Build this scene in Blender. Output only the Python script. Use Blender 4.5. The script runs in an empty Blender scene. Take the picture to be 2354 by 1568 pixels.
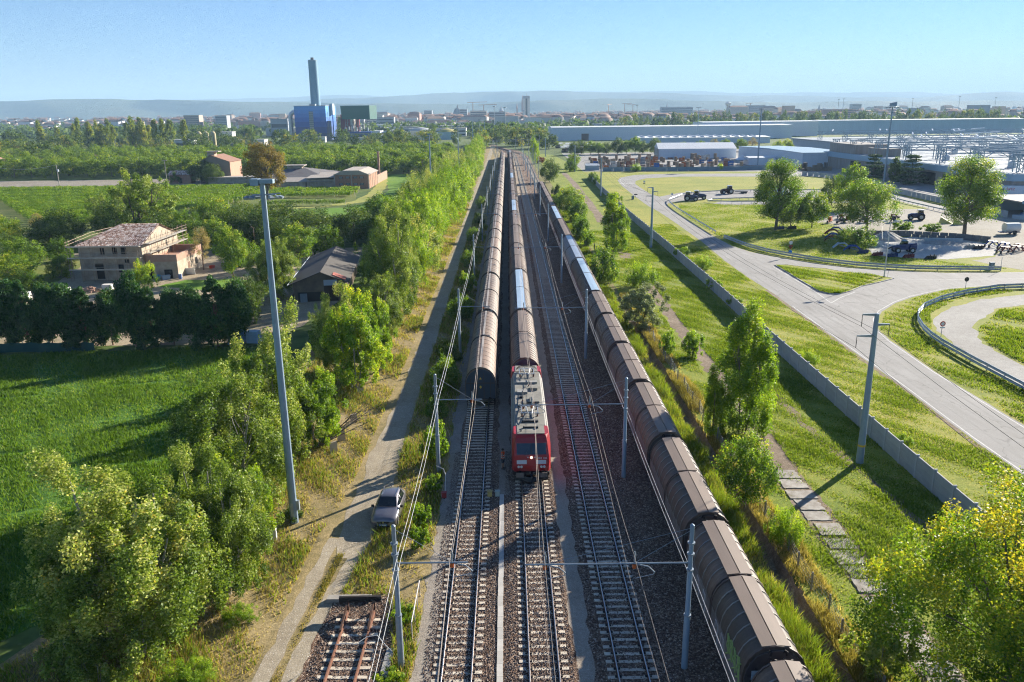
import bpy, math, random
import numpy as np
from mathutils import Matrix, Vector
from mathutils.geometry import tessellate_polygon

sc = bpy.context.scene
COL = sc.collection
R = math.radians

# ------------------------------------------------------------------ camera
# drone hovering 27.5 m over the tracks, looking along them (+Y) and 16 degrees down
PITCH, YAW, ROLL, CAM_H = R(16.035), R(0.1665), R(0.65), 27.5
fw = Vector((math.sin(YAW) * math.cos(PITCH), math.cos(YAW) * math.cos(PITCH), -math.sin(PITCH)))
r0 = Vector((math.cos(YAW), -math.sin(YAW), 0))
u0 = r0.cross(fw)
rr = r0 * math.cos(ROLL) - u0 * math.sin(ROLL)
uu = r0 * math.sin(ROLL) + u0 * math.cos(ROLL)
cam_data = bpy.data.cameras.new("camera")
cam_data.sensor_width = 36.0
cam_data.lens = 1830.0 / 2353.0 * 36.0
cam_data.clip_start = 0.5
cam_data.clip_end = 80000.0
cam = bpy.data.objects.new("camera", cam_data)
COL.objects.link(cam)
cam.matrix_world = Matrix(((rr.x, uu.x, -fw.x, 0), (rr.y, uu.y, -fw.y, 0), (rr.z, uu.z, -fw.z, CAM_H), (0, 0, 0, 1)))
sc.camera = cam

# ------------------------------------------------------------------ sky and sun
SUN_AZ, SUN_EL = R(46.0), R(20.1)          # azimuth measured from +Y towards +X
world = bpy.data.worlds.new("World")
sc.world = world
world.use_nodes = True
wn = world.node_tree.nodes
bg = wn["Background"]
sky = wn.new("ShaderNodeTexSky")
sky.sky_type = 'NISHITA'
sky.sun_disc = False
sky.sun_elevation = SUN_EL
sky.sun_rotation = SUN_AZ
sky.altitude = 50
sky.air_density = 1.0
sky.dust_density = 0.0
sky.ozone_density = 5.0
tn = wn.new("ShaderNodeMix"); tn.data_type = 'RGBA'; tn.blend_type = 'MULTIPLY'
tn.inputs[0].default_value = 1.0
tn.inputs[7].default_value = (.66, .77, .97, 1)      # clear autumn air: a deeper blue than the model sky
world.node_tree.links.new(sky.outputs[0], tn.inputs[6])
world.node_tree.links.new(tn.outputs[2], bg.inputs[0])
bg.inputs[1].default_value = 0.051
sun_data = bpy.data.lights.new("sun", 'SUN')
sun_data.energy = 5.0
sun_data.angle = R(0.5)
sun_data.color = (1.0, 0.925, 0.80)
sun = bpy.data.objects.new("sun", sun_data)
COL.objects.link(sun)
sd = Vector((math.sin(SUN_AZ) * math.cos(SUN_EL), math.cos(SUN_AZ) * math.cos(SUN_EL), math.sin(SUN_EL)))
sun.rotation_euler = sd.to_track_quat('Z', 'Y').to_euler()
sun.location = (60, 60, 80)
vs = sc.view_settings
vs.view_transform = 'Standard'
vs.look = 'None'
vs.gamma = 1.0
vs.exposure = 1.6
vs.use_curve_mapping = False
cy = sc.cycles
cy.use_denoising = True
cy.denoising_prefilter = 'NONE'
cy.denoising_input_passes = 'RGB_ALBEDO_NORMAL'
cy.filter_width = 1.15
cy.denoiser = 'OPENIMAGEDENOISE'
cy.max_bounces = 6
cy.diffuse_bounces = 3
cy.glossy_bounces = 2
cy.transmission_bounces = 3
cy.transparent_max_bounces = 6
cy.volume_bounces = 0
cy.caustics_reflective = False
cy.caustics_refractive = False
cy.use_adaptive_sampling = True
cy.adaptive_threshold = 0.025

# ------------------------------------------------------------------ helpers
KIDS = {}


def link(o, parent=None):
    COL.objects.link(o)
    if parent is not None:
        o.parent = parent
        KIDS.setdefault(parent.name, []).append(o)
    return o


def tag(o, label=None, cat=None, group=None, kind=None):
    if label: o["label"] = label
    if cat: o["category"] = cat
    if group: o["group"] = group
    if kind: o["kind"] = kind
    return o


def thing(name, label, cat, loc=(0, 0, 0), rz=0.0, group=None, scale=None, kind=None):
    o = bpy.data.objects.new(name, None)
    o.empty_display_size = 0.3
    o.location = loc
    o.rotation_euler = (0, 0, rz)
    if scale is not None:
        o.scale = (scale,) * 3 if not hasattr(scale, '__len__') else scale
    link(o)
    return tag(o, label, cat, group, kind)


def dup(root, loc=None, rz=0.0, label=None, group=None, scale=None, parent=None):
    c = root.copy()
    for k in list(c.keys()):
        if parent is None and k in ("label", "group", "category") and k != "category":
            del c[k]
    link(c, parent)
    if parent is None:
        c.location = loc
        c.rotation_euler = (0, 0, rz)
        if scale is not None:
            c.scale = (scale,) * 3 if not hasattr(scale, '__len__') else scale
        if label: c["label"] = label
        if group: c["group"] = group
    for ch in KIDS.get(root.name, []):
        dup(ch, parent=c)
    return c


def mesh_obj(name, me, mat=None, parent=None, loc=(0, 0, 0), rz=0.0):
    o = bpy.data.objects.new(name, me)
    o.location = loc
    o.rotation_euler = (0, 0, rz)
    if mat is not None and len(me.materials) == 0:
        me.materials.append(mat)
    return link(o, parent)


class MB:
    """collects boxes, tubes and prisms into one mesh"""

    def __init__(s):
        s.v = []; s.f = []

    def add(s, vs_, fs_):
        k = len(s.v)
        s.v += [tuple(p) for p in vs_]
        s.f += [tuple(i + k for i in f) for f in fs_]
        return s

    def bb(s, x0, x1, y0, y1, z0, z1):
        return s.add([(x0, y0, z0), (x1, y0, z0), (x1, y1, z0), (x0, y1, z0), (x0, y0, z1), (x1, y0, z1), (x1, y1, z1), (x0, y1, z1)],
                     [(3, 2, 1, 0), (4, 5, 6, 7), (0, 1, 5, 4), (1, 2, 6, 5), (2, 3, 7, 6), (3, 0, 4, 7)])

    def box(s, c, d, rz=0.0, rx=0.0, ry=0.0):
        m = Matrix.Rotation(rz, 3, 'Z') @ Matrix.Rotation(ry, 3, 'Y') @ Matrix.Rotation(rx, 3, 'X')
        c = Vector(c); hx, hy, hz = d[0] / 2, d[1] / 2, d[2] / 2
        p = [c + m @ Vector(q) for q in ((-hx, -hy, -hz), (hx, -hy, -hz), (hx, hy, -hz), (-hx, hy, -hz), (-hx, -hy, hz), (hx, -hy, hz), (hx, hy, hz), (-hx, hy, hz))]
        return s.add(p, [(3, 2, 1, 0), (4, 5, 6, 7), (0, 1, 5, 4), (1, 2, 6, 5), (2, 3, 7, 6), (3, 0, 4, 7)])

    def bar(s, a, b, w, h=None):
        a = Vector(a); b = Vector(b); h = h or w
        d = (b - a); 
        if d.length < 1e-6: return s
        d.normalize()
        up = Vector((0, 0, 1)) if abs(d.z) < .95 else Vector((1, 0, 0))
        x = d.cross(up).normalized() * w / 2; y = x.cross(d).normalized() * h / 2
        p = [a - x - y, a + x - y, a + x + y, a - x + y, b - x - y, b + x - y, b + x + y, b - x + y]
        return s.add(p, [(3, 2, 1, 0), (4, 5, 6, 7), (0, 1, 5, 4), (1, 2, 6, 5), (2, 3, 7, 6), (3, 0, 4, 7)])

    def tube(s, a, b, r_a, r_b=None, n=8, cap=True):
        return s.path([a, b], [r_a, r_a if r_b is None else r_b], n, cap)

    def path(s, pts, rad, n=6, cap=True):
        pts = [Vector(p) for p in pts]
        if not hasattr(rad, '__len__'): rad = [rad] * len(pts)
        k = len(s.v); ref = None
        for i, p in enumerate(pts):
            d = (pts[min(i + 1, len(pts) - 1)] - pts[max(i - 1, 0)])
            d = d.normalized() if d.length > 1e-9 else Vector((0, 0, 1))
            if ref is None:
                ref = Vector((1, 0, 0)) if abs(d.x) < .9 else Vector((0, 1, 0))
            x = (ref - d * ref.dot(d)).normalized(); y = d.cross(x); ref = x
            for j in range(n):
                a = 2 * math.pi * j / n
                s.v.append(tuple(p + (x * math.cos(a) + y * math.sin(a)) * rad[i]))
        m = len(pts)
        for i in range(m - 1):
            for j in range(n):
                s.f.append((k + i * n + j, k + i * n + (j + 1) % n, k + (i + 1) * n + (j + 1) % n, k + (i + 1) * n + j))
        if cap:
            s.f.append(tuple(k + j for j in reversed(range(n))))
            s.f.append(tuple(k + (m - 1) * n + j for j in range(n)))
        return s

    def lathe(s, prof, n=16, c=(0, 0, 0), cap=True):
        k = len(s.v)
        for r_, z in prof:
            for j in range(n):
                a = 2 * math.pi * j / n
                s.v.append((c[0] + r_ * math.cos(a), c[1] + r_ * math.sin(a), c[2] + z))
        for i in range(len(prof) - 1):
            for j in range(n):
                s.f.append((k + i * n + j, k + i * n + (j + 1) % n, k + (i + 1) * n + (j + 1) % n, k + (i + 1) * n + j))
        if cap:
            s.f.append(tuple(k + j for j in reversed(range(n))))
            s.f.append(tuple(k + (len(prof) - 1) * n + j for j in range(n)))
        return s

    def prism(s, poly, a, b, axis='y', cap=True, sb=1.0, oz=0.0):
        """poly: list of (u,w). axis y: (u,y,w); axis x: (x,u,w); axis z: (u,w,z)"""
        n = len(poly); k = len(s.v)
        for t, q in ((a, 1.0), (b, sb)):
            for u, w in poly:
                u2, w2 = u * q, (w - oz) * q + oz
                s.v.append((u2, t, w2) if axis == 'y' else (t, u2, w2) if axis == 'x' else (u2, w2, t))
        for j in range(n):
            s.f.append((k + j, k + (j + 1) % n, k + n + (j + 1) % n, k + n + j))
        if cap:
            s.f.append(tuple(k + j for j in reversed(range(n))))
            s.f.append(tuple(k + n + j for j in range(n)))
        return s

    def mesh(s, name, smooth=False):
        me = bpy.data.meshes.new(name)
        me.from_pydata(s.v, [], s.f)
        if smooth:
            me.polygons.foreach_set('use_smooth', [True] * len(me.polygons))
        me.update()
        return me

    def build(s, name, mat, parent=None, smooth=False, loc=(0, 0, 0), rz=0.0):
        me = s.mesh(name, smooth)
        me.materials.append(mat)
        if smooth and smooth != 2:
            me.set_sharp_from_angle(angle=R(40))
        return mesh_obj(name, me, None, parent, loc, rz)


def np_mesh(name, V, F, mat, tint=None, smooth=False):
    """V (n,3) float, F (m,k) int"""
    me = bpy.data.meshes.new(name)
    n, m, k = len(V), len(F), F.shape[1]
    me.vertices.add(n); me.vertices.foreach_set('co', np.ascontiguousarray(V, np.float32).ravel())
    me.loops.add(m * k); me.loops.foreach_set('vertex_index', np.ascontiguousarray(F, np.int32).ravel())
    me.polygons.add(m)
    me.polygons.foreach_set('loop_start', np.arange(0, m * k, k, dtype=np.int32))
    me.polygons.foreach_set('loop_total', np.full(m, k, np.int32))
    if tint is not None:
        a = me.attributes.new('tint', 'FLOAT', 'FACE')
        a.data.foreach_set('value', np.ascontiguousarray(tint, np.float32))
    if smooth:
        me.polygons.foreach_set('use_smooth', np.ones(m, bool))
    me.update(calc_edges=True)
    me.materials.append(mat)
    return me


# ------------------------------------------------------------------ materials
class NT:
    def __init__(s, name):
        s.m = bpy.data.materials.new(name); s.m.use_nodes = True
        s.t = s.m.node_tree; s.n = s.t.nodes; s.l = s.t.links
        s.b = s.n["Principled BSDF"]; s.out = s.n["Material Output"]

    def node(s, kind, **kw):
        n = s.n.new(kind)
        for k, v in kw.items():
            if k.startswith('i_'):
                n.inputs[k[2:].replace('_', ' ')].default_value = v
            else:
                setattr(n, k, v)
        return n

    def pos(s):
        return s.node('ShaderNodeNewGeometry').outputs['Position']

    def obj(s):
        return s.node('ShaderNodeTexCoord').outputs['Object']

    def noise(s, vec, scale, detail=4.0, rough=.55, stretch=None):
        if stretch:
            mp = s.node('ShaderNodeMapping'); mp.inputs['Scale'].default_value = stretch
            s.l.new(vec, mp.inputs[0]); vec = mp.outputs[0]
        n = s.node('ShaderNodeTexNoise'); n.inputs['Scale'].default_value = scale
        n.inputs['Detail'].default_value = detail; n.inputs['Roughness'].default_value = rough
        s.l.new(vec, n.inputs['Vector'])
        return n.outputs[0]

    def vor(s, vec, scale, feature='F1', out='Color', rnd=1.0):
        n = s.node('ShaderNodeTexVoronoi', feature=feature); n.inputs['Scale'].default_value = scale
        n.inputs['Randomness'].default_value = rnd
        s.l.new(vec, n.inputs['Vector'])
        return n.outputs[out]

    def ramp(s, fac, stops, interp='LINEAR'):
        r_ = s.node('ShaderNodeValToRGB'); cr = r_.color_ramp; cr.interpolation = interp
        while len(cr.elements) < len(stops): cr.elements.new(.5)
        for e, (p, c) in zip(cr.elements, stops):
            e.position = p; e.color = (*c, 1) if len(c) == 3 else c
        s.l.new(fac, r_.inputs[0])
        return r_.outputs[0]

    def mix(s, fac, a, b, mode='MIX'):
        n = s.node('ShaderNodeMix', data_type='RGBA', blend_type=mode)
        for sock, v in ((n.inputs[0], fac), (n.inputs[6], a), (n.inputs[7], b)):
            if hasattr(v, 'links'): s.l.new(v, sock)
            elif isinstance(v, (int, float)): sock.default_value = v
            else: sock.default_value = (*v, 1)
        return n.outputs[2]

    def bump(s, h, strength=.5, dist=.05):
        n = s.node('ShaderNodeBump'); n.inputs['Strength'].default_value = strength
        n.inputs['Distance'].default_value = dist
        s.l.new(h, n.inputs['Height']); s.l.new(n.outputs[0], s.b.inputs['Normal'])

    def base(s, c):
        if hasattr(c, 'links'): s.l.new(c, s.b.inputs['Base Color'])
        else: s.b.inputs['Base Color'].default_value = (*c, 1)

    def rough(s, v):
        s.b.inputs['Roughness'].default_value = v


MATS = {}


def plain(name, col, rough=.75, metal=0.0, col2=None, scale=3.0, amt=.5, bump=0.0, bscale=None, stretch=None, spec=.4, emit=None, coat=0, rnd=0.0):
    """painted / metal / concrete surface: colour mottled by noise, optional relief, slight difference from object to object"""
    if name in MATS: return MATS[name]
    t = NT(name); t.rough(rough); t.b.inputs['Metallic'].default_value = metal
    t.b.inputs['Specular IOR Level'].default_value = spec
    if coat: t.b.inputs['Coat Weight'].default_value = coat
    v = t.obj()
    c2 = col2 or tuple(x * .72 for x in col)
    nz = t.noise(v, scale, 5, .6, stretch)
    f = t.ramp(nz, [(.5 - .22, (0, 0, 0)), (.5 + .25, (1, 1, 1))])
    base = t.mix(f, col, tuple(a * (1 - amt) + b * amt for a, b in zip(col, c2)))
    if rnd:
        oi = t.node('ShaderNodeObjectInfo')
        g = t.ramp(oi.outputs['Random'], [(0, (1 - rnd,) * 3), (1, (1 + rnd * .6,) * 3)])
        base = t.mix(1.0, base, g, 'MULTIPLY')
    t.base(base)
    if bump: t.bump(t.noise(v, bscale or scale * 6, 3, .6), bump, .02)
    if emit:
        t.b.inputs['Emission Color'].default_value = (*emit[0], 1); t.b.inputs['Emission Strength'].default_value = emit[1]
    MATS[name] = t.m
    return t.m


def ground_mat(name, stops, big=.05, small=2.5, bump=.4, fine=12.0, mixf=.5, rough=.95, bdist=.08, speck=None):
    """soil, grass or gravel: large patches times small grain, colours from a ramp"""
    t = NT(name); t.rough(rough); t.b.inputs['Specular IOR Level'].default_value = .15
    p = t.pos()
    a = t.noise(p, big, 5, .6); b = t.noise(p, small, 6, .7)
    f = t.mix(mixf, a, b)
    c = t.ramp(f, stops)
    g = t.noise(p, fine, 3, .7)
    gg = t.ramp(g, [(.3, (.62, .62, .62)), (.7, (1.28, 1.28, 1.28))])
    c = t.mix(1.0, c, gg, 'MULTIPLY')
    if speck:
        sv = t.vor(p, speck[0], out='Distance')
        sm = t.ramp(sv, [(speck[1], (1, 1, 1)), (speck[1] + .05, (0, 0, 0))])
        c = t.mix(sm, c, speck[2])
    t.base(c)
    if bump: t.bump(t.mix(.5, g, b), bump, bdist)
    MATS[name] = t.m
    return t.m


LG = (1.85, 1.78, 1.15)      # autumn foliage: a warm yellow-green cast


def leaf_mat(name, stops, trans=.35, rough=.45, spec=.45, rnd=.22, hue_rnd=.0, tcol=1.3):
    """leaves: colour per leaf, a little different from plant to plant, thin enough to glow against the sun"""
    stops = [(p_, tuple(min(.8, a * b) for a, b in zip(c_, LG))) for p_, c_ in stops]; trans = min(.5, trans + .08)
    t = NT(name); t.rough(max(.5, rough)); t.b.inputs['Specular IOR Level'].default_value = spec * .6
    at = t.node('ShaderNodeAttribute', attribute_name='tint')
    oi = t.node('ShaderNodeObjectInfo')
    mx = t.node('ShaderNodeMath', operation='MULTIPLY_ADD'); t.l.new(oi.outputs['Random'], mx.inputs[0]); mx.inputs[1].default_value = rnd
    sub = t.node('ShaderNodeMath', operation='SUBTRACT'); t.l.new(at.outputs['Fac'], sub.inputs[0]); sub.inputs[1].default_value = rnd / 2
    t.l.new(sub.outputs[0], mx.inputs[2])
    c = t.ramp(mx.outputs[0], stops)
    t.base(c)
    tr = t.node('ShaderNodeBsdfTranslucent')
    tc = t.mix(1.0, c, (tcol, tcol * 1.02, tcol * .55), 'MULTIPLY')
    t.l.new(tc, tr.inputs[0])
    ms = t.node('ShaderNodeMixShader'); ms.inputs[0].default_value = trans
    t.l.new(t.b.outputs[0], ms.inputs[1]); t.l.new(tr.outputs[0], ms.inputs[2])
    t.l.new(ms.outputs[0], t.out.inputs[0])
    MATS[name] = t.m
    return t.m


def sheet(name, poly, z, mat, jit=0.0, step=None, seed=1, kind='structure', parent=None):
    """flat piece of ground with an uneven outline"""
    rg = random.Random(seed); pts = []
    n = len(poly)
    for i in range(n):
        a, b = Vector((*poly[i][:2], 0)), Vector((*poly[(i + 1) % n][:2], 0))
        k = max(1, int((b - a).length / step)) if step else 1
        for j in range(k):
            p = a.lerp(b, j / k)
            if jit and k > 1: p = p + Vector((rg.uniform(-jit, jit), rg.uniform(-jit, jit), 0))
            pts.append(Vector((p.x, p.y, z)))
    tris = tessellate_polygon([pts])
    me = bpy.data.meshes.new(name)
    fs = []
    for t in tris:
        a, b, c = (pts[i] for i in t)
        fs.append(t if (b - a).cross(c - a).z > 0 else t[::-1])
    me.from_pydata([tuple(p) for p in pts], [], fs); me.update()
    me.materials.append(mat)
    o = mesh_obj(name, me, None, parent)
    if kind: o["kind"] = kind
    return o


def ribbon(name, line, width, z, mat, jit=0.0, step=3.0, seed=1, kind='structure', parent=None):
    """strip of given width along a line of (x,y)"""
    rg = random.Random(seed)
    pts = []
    for i in range(len(line) - 1):
        a, b = Vector(line[i][:2]), Vector(line[i + 1][:2]); k = max(1, int((b - a).length / step))
        pts += [a.lerp(b, j / k) for j in range(k)]
    pts.append(Vector(line[-1][:2]))
    V = []; F = []
    for i, p in enumerate(pts):
        d = (pts[min(i + 1, len(pts) - 1)] - pts[max(i - 1, 0)]).normalized(); nn = Vector((-d.y, d.x))
        w = width(i / (len(pts) - 1)) if callable(width) else width
        V.append((*(p + nn * (w / 2 + rg.uniform(-jit, jit))), z)); V.append((*(p - nn * (w / 2 + rg.uniform(-jit, jit))), z))
        if i: F.append((2 * i - 2, 2 * i - 1, 2 * i + 1, 2 * i))
    me = bpy.data.meshes.new(name); me.from_pydata(V, [], F); me.update(); me.materials.append(mat)
    o = mesh_obj(name, me, None, parent)
    if kind: o["kind"] = kind
    return o


def ordinal(i):
    w = ["first", "second", "third", "fourth", "fifth", "sixth", "seventh", "eighth", "ninth", "tenth", "eleventh", "twelfth", "thirteenth",
         "fourteenth", "fifteenth", "sixteenth", "seventeenth", "eighteenth", "nineteenth", "twentieth"]
    tens = {2: "twenty", 3: "thirty", 4: "forty", 5: "fifty", 6: "sixty", 7: "seventy", 8: "eighty", 9: "ninety"}
    tn = {2: "twentieth", 3: "thirtieth", 4: "fortieth", 5: "fiftieth", 6: "sixtieth", 7: "seventieth", 8: "eightieth", 9: "ninetieth"}
    if i < 20: return w[i]
    q, r_ = divmod(i + 1, 10)
    if q >= 10: return ("hundred and " + ordinal(i - 100)) if i > 99 else "hundredth"
    return tn[q] if r_ == 0 else tens[q] + "-" + w[r_ - 1]
# ------------------------------------------------------------------ ground, roads, paths
gm = {}
gm['plain'] = ground_mat('plain_soil', [(0.28, (0.0455, 0.075, 0.0198)), (0.42, (0.078, 0.125, 0.0275)), (0.55, (0.13, 0.163, 0.044)), (0.7, (0.247, 0.213, 0.0825))], big=.004, small=.05, bump=0, fine=.4, mixf=.45)
gm['verge'] = ground_mat('dry_grass_ground', [(0.3, (0.115, 0.127, 0.0368)), (0.42, (0.23, 0.182, 0.0788)), (0.56, (0.356, 0.27, 0.131)), (0.7, (0.414, 0.33, 0.179))], big=.16, small=1.6, bump=.8, fine=9)
gm['field'] = ground_mat('field_ground', [(0.3, (0.035, 0.084, 0.012)), (0.5, (0.0788, 0.175, 0.0216)), (0.72, (0.149, 0.238, 0.042))], big=.10, small=1.8, bump=.8, fine=8)
gm['lawn'] = ground_mat('bright_lawn_ground', [(0.3, (0.0875, 0.189, 0.018)), (0.5, (0.131, 0.252, 0.024)), (0.7, (0.228, 0.308, 0.054))], big=.05, small=.9, bump=.5, fine=4)
gm['mown'] = ground_mat('mown_strip_ground', [(0.3, (0.232, 0.273, 0.055)), (0.5, (0.334, 0.338, 0.0825)), (0.7, (0.464, 0.377, 0.132))], big=.08, small=.9, bump=.4, fine=4)
gm['sand'] = ground_mat('sandy_yard_ground', [(.32, (.17, .16, .075)), (.48, (.33, .27, .18)), (.7, (.46, .38, .27))], big=.09, small=.8, bump=.4, fine=5)
gm['plough'] = ground_mat('ploughed_soil', [(.3, (.22, .19, .145)), (.5, (.29, .255, .20)), (.7, (.35, .31, .25))], big=.05, small=.7, bump=.9, fine=2.5, bdist=.3)
gm['vine'] = ground_mat('vineyard_ground', [(0.3, (0.0725, 0.111, 0.022)), (0.5, (0.145, 0.176, 0.0385)), (0.7, (0.261, 0.234, 0.077))], big=.08, small=.9, bump=.5, fine=4)
gm['corridor'] = ground_mat('rough_grass_ground', [(0.3, (0.0974, 0.14, 0.0182)), (0.44, (0.177, 0.232, 0.0266)), (0.58, (0.265, 0.286, 0.0424)), (0.7, (0.416, 0.286, 0.103))], big=.22, small=1.7, bump=.9, fine=9)
gm['meadow'] = ground_mat('meadow_ground', [(0.3, (0.145, 0.182, 0.0242)), (0.45, (0.231, 0.26, 0.0363)), (0.58, (0.342, 0.319, 0.0605)), (0.72, (0.531, 0.351, 0.121))], big=.07, small=1.2, bump=.8, fine=7)
gm['bank'] = ground_mat('bank_ground', [(0.3, (0.0805, 0.11, 0.0263)), (0.5, (0.207, 0.187, 0.0683)), (0.7, (0.31, 0.242, 0.116))], big=.2, small=1.7, bump=.9, fine=8)
gm['earth'] = ground_mat('bare_earth', [(.3, (.13, .10, .065)), (.5, (.24, .18, .125)), (.7, (.38, .31, .235))], big=.3, small=2.2, bump=.9, fine=9)
gm['path'] = ground_mat('gravel_path', [(.3, (.24, .195, .135)), (.5, (.345, .29, .21)), (.7, (.45, .385, .29))], big=.25, small=2.2, bump=.5, fine=16, speck=(7.0, .13, (.62, .58, .52)))
gm['walk'] = ground_mat('fine_gravel_walkway', [(.3, (.26, .21, .155)), (.5, (.37, .305, .235)), (.7, (.45, .385, .30))], big=.3, small=3, bump=.5, fine=20, speck=(9.0, .12, (.60, .55, .48)))
gm['shoulder'] = ground_mat('grey_gravel_shoulder', [(.3, (.20, .165, .13)), (.5, (.29, .25, .205)), (.7, (.37, .325, .27))], big=.3, small=2.5, bump=.6, fine=16, speck=(8.0, .12, (.5, .46, .42)))
gm['ggrav'] = ground_mat('grey_gravel_track', [(.3, (.27, .25, .22)), (.5, (.36, .34, .305)), (.72, (.47, .45, .41))], big=.12, small=1.3, bump=.5, fine=10)
gm['yardg'] = ground_mat('gravel_yard_ground', [(.3, (.24, .21, .16)), (.5, (.34, .31, .255)), (.7, (.43, .40, .34))], big=.06, small=.9, bump=.4, fine=6)
gm['conc'] = ground_mat('concrete_yard_ground', [(.3, (.36, .345, .31)), (.5, (.48, .465, .425)), (.7, (.56, .54, .50))], big=.15, small=1.2, bump=.15, fine=6)


def asphalt():
    t = NT('worn_asphalt'); t.rough(.9); t.b.inputs['Specular IOR Level'].default_value = .2
    p = t.pos()
    a = t.noise(p, .12, 5, .6); b = t.noise(p, 1.1, 4, .6, (1, .12, 1)); g = t.noise(p, 30, 2, .7)
    c = t.ramp(t.mix(.5, a, b), [(.28, (.20, .188, .172)), (.45, (.275, .262, .242)), (.6, (.32, .306, .285)), (.75, (.385, .37, .345))])
    c = t.mix(1.0, c, t.ramp(g, [(.3, (.82,) * 3), (.7, (1.16,) * 3)]), 'MULTIPLY')
    # crack lines
    v = t.node('ShaderNodeTexVoronoi', feature='DISTANCE_TO_EDGE'); v.inputs['Scale'].default_value = .16
    wv = t.node('ShaderNodeVectorMath', operation='MULTIPLY_ADD'); nz = t.node('ShaderNodeTexNoise'); nz.inputs['Scale'].default_value = .6
    t.l.new(p, nz.inputs['Vector']); t.l.new(nz.outputs[1], wv.inputs[0]); wv.inputs[1].default_value = (2.2, 2.2, 0); t.l.new(p, wv.inputs[2])
    t.l.new(wv.outputs[0], v.inputs['Vector'])
    c = t.mix(t.ramp(v.outputs['Distance'], [(.0, (.55,) * 3), (.012, (0, 0, 0))]), c, (.13, .125, .115))
    t.base(c); t.bump(g, .25, .01)
    return t.m


gm['asphalt'] = asphalt()


def ballast():
    t = NT('track_ballast'); t.rough(.95); t.b.inputs['Specular IOR Level'].default_value = .2
    p = t.pos()
    v = t.node('ShaderNodeTexVoronoi'); v.inputs['Scale'].default_value = 11.0; t.l.new(p, v.inputs['Vector'])
    sep = t.node('ShaderNodeSeparateColor'); t.l.new(v.outputs['Color'], sep.inputs[0])
    c = t.ramp(sep.outputs[0], [(.0, (.085, .052, .037)), (.35, (.155, .098, .070)), (.65, (.235, .163, .122)), (.88, (.335, .255, .20)), (1.0, (.50, .42, .35))])
    v2 = t.node('ShaderNodeTexVoronoi', feature='DISTANCE_TO_EDGE'); v2.inputs['Scale'].default_value = 11.0; t.l.new(p, v2.inputs['Vector'])
    edge = t.ramp(v2.outputs['Distance'], [(.0, (.45,) * 3), (.16, (1,) * 3)])
    c = t.mix(1.0, c, edge, 'MULTIPLY')
    big = t.noise(p, .35, 5, .6)
    c = t.mix(1.0, c, t.ramp(big, [(.3, (.82, .76, .70)), (.7, (1.25, 1.17, 1.06))]), 'MULTIPLY')
    t.base(c)
    h = t.mix(.6, sep.outputs[1], v2.outputs['Distance'])
    t.bump(h, 1.0, .06)
    return t.m


gm['ballast'] = ballast()

# one sheet out to the horizon, with the drainage ditch sunk into it
gx = [-30000, -3000, -400, 15.95, 16.3, 16.9, 17.25, 400, 3000, 30000]
gy = [-300, 28, 31, 104, 108, 500, 3000, 30000]
V = []; F = []
for j, y in enumerate(gy):
    for i, x in enumerate(gx):
        V.append((x, y, -.75 if (i in (4, 5) and j in (2, 3)) else 0.0))
nx = len(gx)
for j in range(len(gy) - 1):
    for i in range(nx - 1):
        a = j * nx + i
        F.append((a, a + 1, a + nx + 1, a + nx))
me = bpy.data.meshes.new('ground'); me.from_pydata(V, [], F); me.update(); me.materials.append(gm['plain'])
g = mesh_obj('ground', me); g['kind'] = 'structure'
# earth lining of the ditch
V = []; F = []
ys = [28.5 + i * .75 for i in range(103)]
rg = random.Random(5)
prof = [(15.93, .012), (16.2, -.42), (16.35, -.70), (16.85, -.70), (17.0, -.40), (17.27, .012)]
for j, y in enumerate(ys):
    for x, z in prof:
        zz = z if z > 0 else z + rg.uniform(-.06, .10)
        if not (31 < y < 104): zz = .012
        V.append((x + rg.uniform(-.05, .05), y, zz))
    if j:
        for i in range(5):
            a = (j - 1) * 6 + i
            F.append((a, a + 1, a + 7, a + 6))
me = bpy.data.meshes.new('ditch'); me.from_pydata(V, [], F); me.update(); me.materials.append(gm['earth'])
o = mesh_obj('ditch', me); o['kind'] = 'structure'

# --- left of the railway
sheet('verge', [(-5.0, 8), (-5.0, 640), (-13, 700), (-26, 700), (-25, 420), (-24, 200), (-24, 110), (-25.5, 60), (-25.5, 40), (-29, 30), (-32, 8)], .008, gm['verge'], .3, 3, 2)
sheet('field', [(-27, 8), (-28.3, 37), (-25.0, 41), (-22, 60), (-24, 80), (-29, 94.2), (-41, 94), (-62, 92), (-140, 90), (-140, 8)], .012, gm['field'], .35, 3, 3)
sheet('yard', [(-135, 95), (-62, 95.5), (-41, 96), (-30, 96.5), (-26, 118), (-29, 170), (-62, 168), (-100, 166), (-135, 150)], .016, gm['sand'], .5, 4, 4)
sheet('lawn', [(-59, 131), (-50, 128), (-40, 124), (-38, 132), (-46, 136), (-56, 137)], .020, gm['lawn'], .4, 2, 5)
sheet('lawn', [(-110, 140), (-86, 128), (-78, 133), (-84, 160), (-112, 172)], .020, gm['vine'], .4, 2, 6)
sheet('lawn', [(-60, 376), (-33, 392), (-25, 390), (-24.5, 215), (-42, 198), (-66, 222), (-68, 240), (-50, 246), (-43, 262), (-44, 300), (-52, 345)], .012, gm['lawn'], .3, 5, 7)
ribbon('mown_strip', [(-120, 236), (-75, 244), (-56, 250), (-48.5, 262), (-47.8, 290), (-50, 318), (-55, 356), (-59, 378)], 4.6, .016, gm['mown'], .4, 4, 8)
sheet('vineyard_soil', [(-230, 319), (-95, 322), (-56, 304), (-50, 262), (-58, 249), (-70, 243), (-92, 216), (-120, 185), (-175, 180), (-230, 220)], .008, gm['vine'], .5, 6, 9)
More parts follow.
